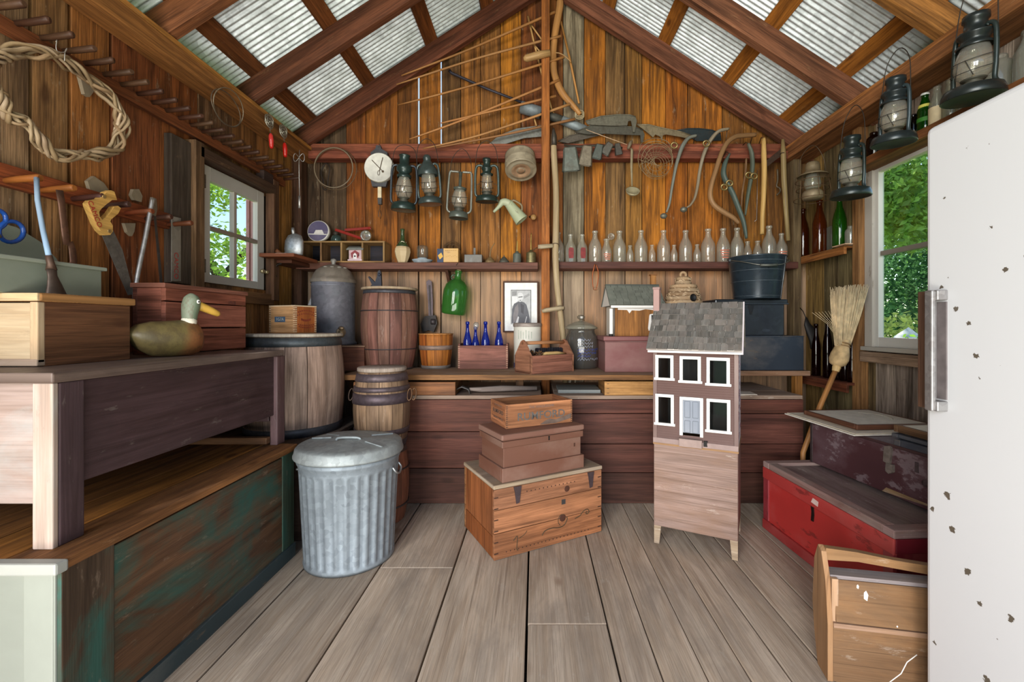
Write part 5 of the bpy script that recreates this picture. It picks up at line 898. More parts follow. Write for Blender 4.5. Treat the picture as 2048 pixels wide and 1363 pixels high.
bx1 = thing('plank_box', 'red brown box with a faint round stamp under the boiler', 'box', (-1.275, 3.0, ZW)); B('body', 'wood', bx1, '#7a4a38', (0, 0, .078), (.33, .28, .156), .003); B('lid', 'wood', bx1, '#a08068', (0, 0, .158), (.34, .285, .008), .002)
m = MB()
for k in range(3): m.lathe([(.028 + .008 * k, 0), (.031 + .008 * k, 0)], 24, front(.04, -.1412, .085) @ Matrix.Diagonal((1.4, .7, 1, 1)))
m.build('stamp', 'ink', bx1, '#5a362c')
bo = thing('boiler', 'tall grey metal boiler with a domed rusty lid and a brass tap', 'boiler', (-1.383, 3.02, .918)); r = .138
MB().lathe([(0, 0), (.15, 0), (.152, .012), (.142, .02), (r, .035), (r, .395), (r + .004, .40), (r, .405), (r, .425)], 40).build('body', 'galv', bo, '#76747c'); L('lid', 'tin', bo, '#857a6e', [(r + .006, .42), (r + .008, .44), (r - .002, .448), (r - .01, .47), (.11, .505), (.075, .53), (.035, .545), (0, .548)], 40); L('knob', 'tin', bo, '#8a8680', [(.014, .545), (.012, .56), (.02, .572), (.016, .585), (0, .59)], 16)
for a in (-100, -70, -40, -10): MB().ball((math.cos(R(a)) * .085, math.sin(R(a)) * .085, .522), .016, 10, 6, (1, 1, .35)).build('lid_stud', 'tin', bo, '#9a948a')
for s_ in (-1,): MB().prism([(-.02, -.03), (.03, -.03), (.005, .03)], .006, Matrix.Translation((s_ * (r + .012), -.01, .30)) @ FRONT).build('ear', 'galv', bo, '#c0c0c0')
T('tap', 'metal', bo, '#b09a78', [(.088, -.098, .085), (.108, -.125, .088), (.118, -.140, .080), (.122, -.144, .055)], [.014, .016, .015, .011], 10); MB().ball((.106, -.122, .112), .016, 10, 8, (1.2, .7, .8)).build('tap_key', 'metal', bo, '#a89070'); MB().lathe([(.0, 0), (.030, 0), (.030, .012), (0, .012)], 20, Matrix.Translation((.094, -.102, .085)) @ Matrix.Rotation(R(42), 4, 'Z') @ FRONT).build('tap_flange', 'tin', bo, '#a08c74')
ir = thing('iron_bracket', 'small black cast iron bracket lying on top of the tall barrel', 'bracket', (-1.06, 2.95, 1.3022))
MB().prism([(-.05, 0), (.03, 0), (.034, .012), (.03, .10), (.022, .118), (.010, .11), (.004, .07), (-.01, .035), (-.05, .075), (-.056, .07), (-.03, .02)], .02, FRONT).build('casting', 'iron', ir, '#2a2c36', bevel=.003); MB().ball((.02, -.012, .085), .010, 8, 6).build('bolt', 'iron', ir, '#3c4252'); T('pin', 'iron', ir, '#3a3836', [(.03, 0, .006), (.08, 0, .006), (.14, .01, .006)], .005, 6)
mw = thing('pipe_wrench', 'large black pipe wrench hung head down beside the green jug', 'wrench', at(859, 600, 3.20)); o = mw.location.copy()
flat('handle', 'iron', mw, '#54484c', [(853, 563), (858, 559), (864, 563), (866, 600), (866, 640), (858, 640), (856, 600)], 3.20, .016, .003); flat('groove', 'iron', mw, '#2c2628', [(857, 570), (861, 570), (863, 630), (860, 630)], 3.191, .003, 0)
flat('jaw', 'iron', mw, '#221e1e', [(850, 632), (872, 630), (875, 646), (868, 664), (858, 660), (846, 664), (842, 648)], 3.195, .03, .004); MB().lathe([(0, 0), (.02, 0), (.02, .03), (0, .03)], 14, Matrix.Translation(at(862, 643, 3.17) - o) @ Matrix.Rotation(R(90), 4, 'Y')).build('adjusting_nut', 'iron', mw, '#4a4446')
bu = barrel('wooden_bucket', 'orange varnished stave bucket with metal bands on the work shelf', ((872 - 1070) * 3.05 / FPX, 3.05, ZW), .235, .116, .110, .094, 13, ['#b86a2a', '#a85c24', '#c2762e', '#b06428'], [(.128, .158, '#8a7468', 'tin'), (.0, .022, '#8a8078', 'tin')], None, cat='bucket', mat='wood', open_top=True)
L('rim', 'wood', bu, '#c88a50', [(.100, .232), (.100, .238), (.118, .238), (.118, .232)], 36)
gj = thing('green_jug', 'green glass jug hung by its neck below the tin shelf', 'jug', at(911, 594, 3.13), rot=(0, R(7), 0)); h = .26
L('glass', 'tint', gj, '#78c868', [(0, -.122), (.06, -.126), (.082, -.120), (.088, -.10), (.09, 0), (.089, .045), (.078, .085), (.055, .112), (.030, .124), (.024, .135), (.022, .17), (.026, .176), (.026, .188), (.02, .19)], 32); T('finger_ring', 'tint', gj, '#3c8a3c', [(.024 + .016 * math.cos(q * PI / 8) - .055, 0, .140 + .016 * math.sin(q * PI / 8)) for q in range(16)], .005, 8, closed=True); T('hanging_wire', 'iron', gj, '#4a3e34', [(.0, 0, .165), (-.02, -.02, .20), (-.012, -.042, .225), (-.004, -.047, .238)], .0025, 6); T('cork', 'handle', gj, '#9a8a6a', [(0, 0, .18), (0, 0, .20)], .018, 10)
cc_ = thing('bottle_crate', 'low red brown crate holding the cobalt blue bottles', 'crate', ((966 - 1070) * 2.96 / FPX, 3.03, ZW)); w_ = .335
B('front_board', 'wood', cc_, '#845448', (0, -.068, .08), (w_, .012, .158), .002); B('back_board', 'wood', cc_, '#7a4c40', (0, .068, .08), (w_, .012, .158), .002); B('bottom_board', 'wood', cc_, '#6a4438', (0, 0, .005), (w_ - .02, .12, .01), .001)
for s_ in (-1, 1): B('end_board', 'wood', cc_, '#7a4c40', (s_ * (w_ / 2 - .006), 0, .086), (.012, .124, .172), .002)
m = MB()
for s_ in (-1, 1):
    for k in range(12): m.box((s_ * (w_ / 2 - .006), -.0745, .012 + .0128 * k), (.012, .0015, .006))
m.build('finger_joint', 'bleach', cc_, '#b48a74')
def bluebottle(lb, px_, H=.31, r=.030, cap=None):
    t = thing('blue_bottle', lb, 'bottle', ((px_ - 1070) * 3.03 / FPX, 3.03, ZW + .011), group='blue bottles in the crate')
    L('glass', 'tint', t, '#3c58e0', [(0, .004), (r * .8, .002), (r, .008), (r, H * .52), (r * .94, H * .58), (r * .62, H * .70), (r * .38, H * .80), (r * .34, H * .93), (r * .46, H * .935), (r * .46, H * .985), (r * .36, H)], 20)
    if cap: MB().tube([(0, 0, H * .92), (0, 0, H * .97), (.004, 0, H * 1.03), (.006, .004, H * 1.10)], [.012, .015, .022, .014], 9).build('plastic_wrap', 'dustglass', t, '#e8ecf0')
bluebottle('cobalt blue bottle at the bucket end of its crate', 935); bluebottle('shorter cobalt blue bottle with crumpled clear film on its mouth', 951, .275, .027, 1); bluebottle('cobalt blue bottle in the middle of its crate', 971); bluebottle('cobalt blue bottle at the picture end of its crate', 998)

pf_ = thing('framed_portrait', 'brown framed black and white portrait of a robed man on the board wall', 'picture', at(1042, 613, 3.22)); o = pf_.location.copy()
a = at(1006, 562, 3.21) - o; b_ = at(1077, 664, 3.21) - o; W_, H_ = b_.x - a.x, a.z - b_.z; cx_, cz_ = (a.x + b_.x) / 2, (a.z + b_.z) / 2
for z in (cz_ - H_ / 2 + .005, cz_ + H_ / 2 - .005): B('frame', 'wood', pf_, '#5a3a28', (cx_, 0, z), (W_, .02, .011), .002)
for x in (cx_ - W_ / 2 + .005, cx_ + W_ / 2 - .005): B('frame', 'wood', pf_, '#5a3a28', (x, 0, cz_), (.011, .02, H_ - .02), .002)
B('mat', 'plain', pf_, '#e6e6e2', (cx_, .002, cz_), (W_ - .02, .004, H_ - .02), 0); 
def pic(name, col, pts, y, t=.0008): MB().prism(pf(pts, 3.21, o), t, Matrix.Translation((0, y, 0)) @ FRONT).build(name, 'plain', pf_, col)
pic('photo_border', '#6a6a6a', [(1021.5, 579), (1062.5, 579), (1062.5, 648), (1021.5, 648)], -.0006); pic('photo', '#b4b4b4', [(1022.5, 580.5), (1061, 580.5), (1061, 647.5), (1022.5, 647.5)], -.0012); pic('photo_shade', '#8c8c8c', [(1024, 582), (1034, 581), (1033, 590), (1024, 592)], -.0016); pic('photo_shade', '#969696', [(1047, 592), (1058, 586), (1060, 590), (1048, 597)], -.0016); pic('photo_light', '#dcdcdc', [(1024, 592), (1034, 592), (1036, 601), (1024, 612)], -.0016)
pic('cloak', '#5c5c62', [(1023, 646), (1024, 618), (1028, 607), (1036, 603), (1041, 602), (1048, 604), (1053, 609), (1057, 624), (1060, 640), (1060, 646)], -.0022); pic('cloak_fold', '#7c7678', [(1026, 632), (1030, 614), (1036, 607), (1037, 622), (1034, 640), (1027, 645)], -.0028); pic('cloak_opening', '#46444a', [(1041, 606), (1048, 610), (1047, 628), (1042, 624)], -.0028); pic('sash', '#d0ced0', [(1031, 645), (1036, 632), (1038, 634), (1036, 646)], -.0034); pic('sash', '#c4c2c4', [(1049, 646), (1053, 632), (1054, 633), (1051, 646)], -.0034)
pic('head', '#d4d4d4', [(1035, 590), (1036, 586), (1040, 584.5), (1044, 585.5), (1046.5, 589), (1046, 597), (1043, 602), (1039.5, 603.5), (1036, 599)], -.0030); pic('eyes', '#6a6a6a', [(1036.5, 593), (1045, 592), (1045, 594), (1036.5, 595)], -.0036); pic('mouth', '#7a7a7a', [(1038.5, 599.5), (1042.5, 599.3), (1042, 601), (1039, 601)], -.0036)
ca = thing('canister', 'large white tin canister with faded print and a blue base band', 'canister', ((1055 - 1070) * 3.1 / FPX, 3.095, ZW)); r = .0965
L('body', 'chalk', ca, '#dcd8cc', [(0, 0), (r, 0), (r, .292), (r - .004, .296), (0, .296)], 40); L('blue_band', 'chalk', ca, '#3c4c80', [(r + .0006, .002), (r + .0008, .034)], 40); L('lid', 'tin', ca, '#9a8e86', [(r + .002, .284), (r + .005, .290), (r + .005, .305), (r - .004, .312), (r - .012, .306), (0, .306)], 40)
text('lettering', ca, 'P', .036, 'ink', '#38383c', Matrix.Translation((-.068, -.0705, .098)) @ Matrix.Rotation(R(-44), 4, 'Z') @ FRONT); m = MB()
for k in range(6): m.lathe([(r + .0006, .20 + .004 * (k % 2)), (r + .0006, .262 - .006 * (k % 3))], 3, None, R(-130 + 11 * k), R(-126 + 11 * k))
m.build('faded_print', 'ink', ca, '#b8bcae')
jr = thing('lidded_glass_jar', 'large round glass jar with a glass lid and hand written white and blue lines', 'jar', ((1162 - 1070) * 3.07 / FPX, 3.06, ZW)); r = .112
L('glass', 'glass', jr, '#c4c4c8', [(0, .005), (.08, .004), (r * .94, 0), (r, .01), (r, .19), (r * .97, .22), (r * .84, .245), (r * .82, .262), (r * .9, .268)], 36); L('lid', 'dustglass', jr, '#d8dccc', [(r * .86, .268), (r * 1.0, .27), (r * 1.02, .278), (r * .8, .298), (r * .4, .318), (.015, .326)], 36); MB().lathe([(.012, .324), (.012, .334), (.026, .342), (.028, .356), (.018, .366), (0, .368)], 10, smooth=False).build('lid_knob', 'glass', jr, '#d8d8d4')
for k, (s_, col, z) in enumerate((('Cry', '#dce0f0', .195), ('your', '#a8b4e8', .172), ('fruit!', '#dce0f0', .151), ('or eat', '#c8d0f4', .130), ('little', '#4a5cc8', .110), ('and', '#4a5cc8', .088), ('cinnamon', '#6878d8', .068))): pass
m = MB(); m2 = MB()
for k in range(7):                        # the hand written lines cannot be read: a running scribble for each
    n = (5, 6, 6, 9, 8, 5, 9)[k]; th = [R(-108 + 5.2 * j) for j in range(n * 2)]; z = .195 - .0215 * k
    (m if k in (0, 1, 2, 6) else m2).tube([((r + .0012) * math.cos(a_ + R(2) * math.sin(j * 2.1)), (r + .0012) * math.sin(a_ + R(2) * math.sin(j * 2.1)), z + .007 * (1 if j % 2 else -1) * (1 + .3 * math.sin(j * 1.7 + k))) for j, a_ in enumerate(th)], .0013, 4)
m.build('handwriting', 'ink', jr, '#d4d8ee'); m2.build('handwriting', 'ink', jr, '#4c60cc')
td = thing('tool_caddy', 'wooden tool caddy with gabled ends and a dowel handle at the shelf edge', 'caddy', (-.025, 2.635, ZW), rz=36); w_, d_ = .34, .175
B('front_board', 'wood', td, '#93604e', (w_ / 2, .006, .056), (w_, .011, .11), .002); B('back_board', 'wood', td, '#86584a', (w_ / 2, d_ - .006, .056), (w_, .011, .11), .002); B('bottom_board', 'wood', td, '#7a5040', (w_ / 2, d_ / 2, .006), (w_, d_ - .02, .01), .001)
for x in (.006, w_ - .006): MB().prism([(0, 0), (d_, 0), (d_, .105), (d_ * .62, .195), (d_ * .5, .205), (d_ * .38, .195), (0, .105)], .012, Matrix.Translation((x, 0, 0)) @ FACEX).build('end_board', 'wood', td, '#a06e54', bevel=.002)
T('handle', 'handle', td, '#b07c56', [(.0, d_ / 2, .185), (w_, d_ / 2, .185)], .011, 12)
br = thing('bench_brush', 'pale wooden brush with black bristles lying in the tool caddy', 'brush', (-.025, 2.635, ZW + .012), rz=36); MB().tube([(.13, .06, .10), (.16, .06, .104), (.25, .06, .105), (.315, .06, .10)], [.012, .02, .02, .012], 10, flat=.6, up=(0, 1, 0)).build('stock', 'handle', br, '#d8b478'); m = MB(); rn = random.Random(4)
for k in range(260): x = .12 + .195 * rn.random(); y = .075 + .035 * rn.random(); m.box((x, y + .012, .112 + .006 * rn.random()), (.0035, .0035, .042))
b = m.build('bristles', 'soft', br, '#1c1a22'); b['kind'] = 'stuff'
T('foot', 'handle', br, '#a07a48', [(.15, .06, .0), (.15, .06, .10)], .008, 6)
for k, (x, y, r_, lb) in enumerate(((.075, .10, .028, 'brown pine cone standing at the end of the tool caddy'), (.105, .055, .024, 'small pine cone lying before the brush in the tool caddy'))):
    p = td.matrix_basis @ Vector((x, y, .0115)); t = thing('pine_cone', lb, 'pine cone', p); m = MB().lathe([(.006, 0), (r_ * .8, .02), (r_ * .9, .06), (r_ * .7, .10), (.004, .13)], 10); b = m.build('core', 'soft', t, '#3a2818'); m = MB()
    for j in range(46): a_ = j * 2.4; z = .012 + .0024 * j; rr = r_ * (1 - .5 * abs(j / 46 - .45)); m.box((0, 0, 0), (.012, .014, .003), Matrix.Translation((rr * math.cos(a_), rr * math.sin(a_), z)) @ Matrix.Rotation(a_, 4, 'Z') @ Matrix.Rotation(R(-30), 4, 'Y'))
    m.build('scales', 'soft', t, '#6a4a2c')
mc = thing('maroon_chest', 'maroon painted lidded chest on the work shelf beneath the small dollhouse', 'chest', (.76, 2.93, ZW)); B('body', 'paint', mc, '#7d4846', (0, 0, .098), (.64, .33, .195), .003); B('lid', 'paint', mc, '#865250', (0, 0, .211), (.66, .345, .028), .005); B('moulding', 'paint', mc, '#6e403e', (0, -.002, .192), (.648, .336, .008), .002)
zt = ZW + .2255
d2 = thing('small_dollhouse', 'smaller dollhouse with unpainted walls, grey roof and white trim on the maroon chest', 'dollhouse', (.645, 2.93, zt), rz=3); w_, d_, hw = .34, .20, .195
B('front_wall', 'wood', d2, '#b0763c', (0, -d_ / 2, hw / 2), (w_ - .04, .010, hw), .001, grain=2); B('back_wall', 'wood', d2, '#a06c3a', (0, d_ / 2, hw / 2), (w_ - .04, .010, hw), .001)
for s_ in (-1, 1):
    B('side_wall', 'chalk', d2, '#d8d0c4', (s_ * (w_ / 2 - .025), 0, hw / 2), (.010, d_, hw), .001); MB().prism([(-d_ / 2 - .03, 0), (d_ / 2 + .03, 0), (0, .135)], .008, Matrix.Translation((s_ * w_ / 2, 0, hw)) @ FACEX).build('gable', 'chalk', d2, '#eae6de')
B('porch_post', 'chalk', d2, '#eeeae4', (-w_ / 2 + .002, -d_ / 2 - .02, hw / 2 - .01), (.020, .018, hw - .02), .001); T('post_foot', 'soft', d2, '#2a2622', [(-w_ / 2 + .002, -d_ / 2 - .02, 0), (-w_ / 2 + .002, -d_ / 2 - .02, .014)], .014, 10); T('gutter_pipe', 'tin', d2, '#7a726a', [(-w_ / 2 + .022, -d_ / 2 - .016, 0), (-w_ / 2 + .022, -d_ / 2 - .016, hw)], .006, 8)
B('eave_board', 'chalk', d2, '#f0ece6', (0, -d_ / 2 - .026, hw - .006), (w_, .010, .018), .001)
MB().prism([(-.12, 0), (.13, 0), (.13, -.03), (.06, -.022), (.02, -.032), (-.03, -.030), (-.045, -.05), (-.06, -.028), (-.12, -.026)], .0016, front(0, -d_ / 2 - .0062, hw)).build('white_paint', 'chalk', d2, '#efeae4')
MB().prism([(-.02, -.055), (.055, -.06), (.055, .06), (-.012, .05), (-.016, .04), (-.024, -.04)], .0016, front(.10, -d_ / 2 - .0062, .09)).build('white_paint', 'chalk', d2, '#efeae4'); B('window_pane', 'gloss', d2, '#24242a', (.118, -d_ / 2 - .0075, .092), (.04, .002, .085), 0)
sl = math.atan2(.135, d_ / 2 + .035); Ls = math.hypot(.135, d_ / 2 + .035)
for s_ in (-1, 1):
    mt = Matrix.Translation((0, 0, hw + .137)) @ Matrix.Rotation(PI if s_ > 0 else 0, 4, 'Z') @ Matrix.Rotation(sl, 4, 'X')
    rf = B('roof_slope', 'plain', d2, '#565852', (0, -Ls / 2, 0), (w_ + .02, Ls, .006), .001, mt)
    if s_ < 0:
        rows = 7
        for j in range(rows):
            x = -(w_ + .02) / 2
            while x < (w_ + .02) / 2 - .012:
                wd = min(random.uniform(.03, .055), (w_ + .02) / 2 - x); f = random.uniform(.85, 1.12); c = hx('#6f7268')
                MB().box((x + wd / 2, -Ls * (j + .56) / rows, .0062 + .001 * random.random()), (wd - .002, Ls / rows * 1.1, .004), mt @ Matrix.Translation((0, 0, 0)), 1).build('shingle', 'plain', rf, (c[0] * f, c[1] * f, c[2] * f, 1)); x += wd
B('ridge', 'plain', d2, '#4c4e48', (0, 0, hw + .142), (w_ + .02, .03, .008), .002); B('chimney', 'wood', d2, '#b88048', (w_ / 2 - .02, .02, hw + .16), (.035, .03, .10), .002); B('chimney_cap', 'wood', d2, '#a87040', (w_ / 2 - .02, .02, hw + .212), (.045, .04, .008), .001)
sk_ = thing('bee_skep', 'coiled straw bee skep with a round dark entrance behind the big dollhouse', 'beehive', (.985, 2.925, zt)); H = .405; m = MB(); prof = []
rows = 15
for j in range(rows):
    u = (j + .5) / rows; r = .13 * (1 - .16 * u - .55 * u ** 3.2) if u < .9 else .13 * (.30 - (u - .9) * .8); tm = MB(); n = 40
    pts = [Vector((r * math.cos(2 * PI * k / n), r * math.sin(2 * PI * k / n), .011 + (H * .93 - .011) * j / (rows - 1))) for k in range(n)]
    m.tube(pts, [.0148 + .002 * math.sin(k * 2.7 + j) for k in range(n)], 7, closed=True)
m.build('straw_coils', 'bleach', sk_, '#b89a78'); T('top_loop', 'bleach', sk_, '#b89874', [(.018 * math.cos(q * PI / 8), 0, H * .95 + .018 + .018 * math.sin(q * PI / 8)) for q in range(16)], .009, 7, closed=True)
m = MB(); rn = random.Random(9)
for k in range(420): 
    a_, j = rn.random() * 2 * PI, rn.random(); r = .13 * (1 - .16 * j - .55 * j ** 3.2) + .014 if j < .88 else .05; z = .01 + H * .92 * j; m.box((0, 0, 0), (.003, .016, .004), Matrix.Translation((r * math.cos(a_), r * math.sin(a_), z)) @ Matrix.Rotation(a_, 4, 'Z') @ Matrix.Rotation(rn.uniform(-.6, .6), 4, 'X'))
b = m.build('straw_ends', 'straw', sk_, '#d8bc98'); b['kind'] = 'stuff'
MB().lathe([(0, 0), (.019, 0), (.021, .004), (.019, .006)], 18, Matrix.Translation((.020, -.128, .245)) @ FRONT @ Matrix.Rotation(R(-6), 4, 'X') @ Matrix.Diagonal((1, 1.15, 1, 1))).build('entrance', 'soft', sk_, '#050403')
nb = thing('navy_box', 'navy blue painted wooden box on the corner shelf below the black trunk', 'box', (1.435, 3.05, ZW)); B('body', 'paint', nb, '#26303c', (0, 0, .110), (.65, .34, .22), .004); B('top_edge', 'paint', nb, '#303c4a', (0, 0, .2225), (.655, .345, .006), .002)
bt_ = thing('black_tin_box', 'dented black japanned tin trunk between the navy box and the bucket', 'trunk', (1.41, 3.03, ZW + .2265)); B('body', 'enamel', bt_, '#30363e', (0, 0, .104), (.44, .31, .208), .008); B('lid', 'enamel', bt_, '#2a3036', (0, 0, .222), (.475, .335, .032), .008); B('lid_rim', 'enamel', bt_, '#3c444c', (0, 0, .208), (.482, .342, .008), .003); MB().prism([(-.02, .03), (.02, .03), (.006, -.03), (-.006, -.03)], .004, front(-.0, -.157, .168)).build('hasp', 'iron', bt_, '#24282c')
MB().ball((.1, -.153, .035), .05, 14, 8, (1, .05, .35)).build('dent', 'enamel', bt_, '#3a424c')
bk_ = thing('black_bucket', 'black stitched coal bucket with a wire bail on the black trunk', 'bucket', ((1518 - 1070) * 2.9 / FPX, 2.93, ZW + .2265 + .2385)); MB().lathe([(0, .004), (.13, .003), (.142, 0), (.144, .008), (.176, .268), (.180, .272), (.182, .278), (.176, .280), (.17, .27), (.138, .02), (0, .014)], 40).build('body', 'enamel', bk_, '#2b363f')
m = MB()
for z, r in ((.02, .1475), (.115, .1595), (.185, .168), (.245, .1755)): m.lathe([(r - .003, z - .002), (r + .0008, z), (r - .003, z + .002)], 40)
m.build('seam_line', 'iron', bk_, '#5a646c'); m = MB()
T('bail', 'metal', bk_, '#8a8a80', smooth_path([(-.18, 0, .262), (-.15, -.12, .235), (-.06, -.19, .205), (.06, -.19, .21), (.15, -.12, .245), (.18, 0, .262)], 5), .003, 6); T('grip', 'iron', bk_, '#6a6c64', [(-.075, -.192, .204), (-.02, -.199, .203), (.03, -.196, .206)], .008, 8); T('side_seam', 'iron', bk_, '#8a8e92', [(.098, -.110, .0), (.120, -.132, .27)], .003, 5)
for s_ in (-1, 1): MB().ball((s_ * .178, 0, .262), .012, 10, 6).build('ear', 'iron', bk_, '#5a5e60')
# under the work shelf, on the low bench top
lb_ = thing('long_box', 'long low orange brown wooden box under the work shelf behind the keg', 'box', (-.77, 2.72, ZB)); B('front', 'wood', lb_, '#96623c', (0, -.12, .041), (.60, .014, .078), .002); B('side', 'wood', lb_, '#7a5030', (.293, 0, .041), (.014, .226, .078), .002); B('side', 'wood', lb_, '#7a5030', (-.293, 0, .041), (.014, .226, .078), .002); B('back', 'wood', lb_, '#7a5030', (0, .12, .041), (.60, .014, .078), .002)
pb = thing('pale_box', 'pale honey coloured wooden box under the work shelf by the dollhouse', 'box', (.585, 2.72, ZB)); B('front', 'wood', pb, '#c08e54', (0, -.12, .042), (.35, .014, .082), .002); B('end', 'wood', pb, '#a87844', (-.168, .007, .042), (.014, .24, .082), .002); B('end', 'wood', pb, '#a87844', (.168, .007, .042), (.014, .24, .082), .002); B('back', 'wood', pb, '#a87844', (0, .12, .042), (.322, .014, .082), .002)
m = MB()
for x in (-.155, .155):
    for z in (.015, .042, .07): m.box((x, -.1275, z), (.014, .0012, .003))
m.build('nail_stain', 'soft', pb, '#4a3220')
he = thing('hand_hoe', 'old hand hoe with a curled iron blade lying on the low bench', 'tool', (-.47, 2.66, ZB)); MB().tube([(.0, 0, .03), (.03, 0, .045), (.07, 0, .03), (.078, 0, .004)], [.026, .028, .028, .024], 10, flat=.16, up=(0, 1, 0)).build('blade', 'iron', he, '#6a6868'); MB().tube([(-.03, 0, .004), (-.012, 0, .028), (.012, 0, .035)], [.024, .026, .022], 10, flat=.16, up=(0, 1, 0)).build('blade', 'iron', he, '#5e5a58')
T('handle', 'dusty', he, '#8a7e78', [(.07, .01, .028), (.14, .03, .022), (.26, .06, .024), (.48, .10, .02)], [.009, .016, .019, .014], 10)
gs = thing('grey_slab', 'flat grey painted board lying on the low bench beside the pale box', 'board', (.27, 2.80, ZB)); B('board', 'paint', gs, '#7c807e', (0, 0, .011), (.26, .24, .022), .003)
ps_ = thing('leaning_laths', 'two thin pale slats leaning on the wall under the work shelf', 'slats', (.27, 3.18, ZB)); MB().bar((-.02, .0, 0), (.0, .03, .11), .02, .006).build('slat', 'handle', ps_, '#cfc4b0'); MB().bar((.02, .0, 0), (.04, .03, .11), .010, .006).build('slat', 'handle', ps_, '#c8bca8')
pa = thing('paper_sheets', 'two pale sheets of card lying on the low bench behind the dollhouse', 'card', (1.22, 2.68, ZB)); B('sheet', 'plain', pa, '#d8cfc2', (0, 0, .002), (.16, .16, .004), .001, Matrix.Rotation(R(12), 4, 'Z')); B('sheet', 'plain', pa, '#cfc4b6', (.03, -.02, .0065), (.14, .12, .004), .001, Matrix.Rotation(R(-8), 4, 'Z'))
# ------------------------------------------------------------------ things on the floor
tc_ = thing('trash_can', 'galvanised fluted steel trash can with a dented lid on the plank floor', 'trash can', (-.848, 2.02, 0))
def fluted(mb, prof, nf, depth, n=216):
    base = len(mb.v); m = len(prof)
    for r, z, a in prof:
        for k in range(n):
            th = 2 * PI * k / n; ph = (k * nf / n) % 1; f = 1 if .28 < ph < .72 else (0 if ph < .14 or ph > .86 else (min(ph, 1 - ph) - .14) / .14)
            rr = r - depth * a * f; mb.v.append((rr * math.cos(th), rr * math.sin(th), z))
    for i in range(m - 1):
        for k in range(n):
            l = (k + 1) % n; mb.f.append((base + i * n + k, base + i * n + l, base + (i + 1) * n + l, base + (i + 1) * n + k)); mb.uv.append([(0, 0)] * 4); mb.sm.append(True)
    return mb
fluted(MB(), [(.17, .012, 0), (.190, .006, 0), (.193, 0, 0), (.194, .012, 0), (.192, .022, 0), (.1925, .030, 1), (.211, .405, 1), (.2115, .415, 0), (.212, .425, 0)], 30, .0075).lathe([(0, .012), (.18, .012)], 40).build('body', 'galv', tc_, '#8e979e')
L('shoulder_band', 'galv', tc_, '#8c959c', [(.212, .422), (.214, .440), (.219, .448), (.221, .455), (.219, .462), (.214, .468), (.214, .492)], 64)
mb = MB(); prof = [(.224, .478), (.230, .470), (.234, .474), (.234, .480), (.230, .490), (.226, .510), (.219, .517), (.19, .521), (.15, .525), (.09, .530), (.05, .533), (.0, .534)]; n = 72; base = len(mb.v); rn = random.Random(3)
for i, (r, z) in enumerate(prof):
    for k in range(n):
        th = 2 * PI * k / n; dz = 0
        if i > 6: dz = -.010 * max(0, math.cos(th - 1.0)) ** 6 * (1 - abs(r - .12) / .12) - .006 * max(0, math.cos(th - 3.4)) ** 4
        if 4 < i: dz += .0025 * math.sin(3 * th + 1) * (r / .2)
        mb.v.append((r * math.cos(th), r * math.sin(th), z + dz))
for i in range(len(prof) - 1):
    for k in range(n): l = (k + 1) % n; mb.f.append((base + i * n + k, base + i * n + l, base + (i + 1) * n + l, base + (i + 1) * n + k)); mb.uv.append([(0, 0)] * 4); mb.sm.append(True)
lid = mb.build('lid', 'galv', tc_, '#9aa0a0')
MB().tube(smooth_path([(-.055, -.02, .527), (-.05, -.02, .536), (-.02, -.022, .540), (.03, -.022, .540), (.05, -.02, .536), (.055, -.02, .527)], 3), .006, 8, flat=.6).build('lid_handle', 'galv', lid, '#8c9496')
for a in (.75, 2.5, 2.9, -.5): MB().bar((.10 * math.cos(a), .10 * math.sin(a), .5290), (.205 * math.cos(a), .205 * math.sin(a), .5195), .006, .006).build('lid_crease', 'galv', lid, '#a2aaac')
for s_ in (-1, 1):
    p = [(s_ * .205, -.03, .405), (s_ * .225, -.035, .40), (s_ * .238, 0, .395), (s_ * .225, .035, .40), (s_ * .205, .03, .405)] if s_ < 0 else [(.208, -.04, .41), (.222, -.038, .39), (.226, 0, .375), (.222, .038, .39), (.208, .04, .41)]
    T('handle', 'metal', tc_, '#b4b8ba', smooth_path(p, 4), .0045, 8)

og = thing('pine_crate', 'orange pine shipping crate with hinges and stencilled scrolls on the floor', 'crate', (-.182, 1.958, 0), rz=28.7); w_, d_, h_ = .594, .39, .335
for z0, z1, c in ((.0, .118, '#a86f4a'), (.118, .222, '#ac7450'), (.222, .316, '#a97454')): B('front_board', 'wood', og, c, (w_ / 2, .009, (z0 + z1) / 2), (w_, .018, z1 - z0 - .0025), .002); B('back_board', 'wood', og, '#9a6a42', (w_ / 2, d_ - .009, (z0 + z1) / 2), (w_, .018, z1 - z0 - .0025), .002)
for z0, z1, c in ((.0, .10, '#8a4e26'), (.10, .316, '#9a5c34')):
    for x in (.010, w_ - .010): B('end_board', 'wood', og, c, (x, d_ / 2, (z0 + z1) / 2), (.018, d_ - .036, z1 - z0 - .0025), .002, grain=2)
B('lid', 'dusty', og, '#a8947c', (w_ / 2, d_ / 2, .3265), (w_ + .006, d_ + .006, .019), .004)
for x in (.115, .525): MB().prism([(-.020, .0), (.020, .0), (.016, -.022), (.010, -.075), (-.006, -.078), (-.014, -.022)], .004, front(x, -.003, .314)).build('hinge', 'iron', og, '#54464a', bevel=.001)
m = MB()
for k in range(23): m.lathe([(0, 0), (.0032, 0)], 8, front(.06 + .0205 * k, -.0006, .028))
for k in range(13): m.lathe([(0, 0), (.0032, 0)], 8, front(.165 + .022 * k, -.0006, .282))
for k in range(6):
    for x in (.010, .58): m.box((x, -.0004, .03 + .05 * k), (.02, .0008, .005))
m.build('nail', 'ink', og, '#3c2418')
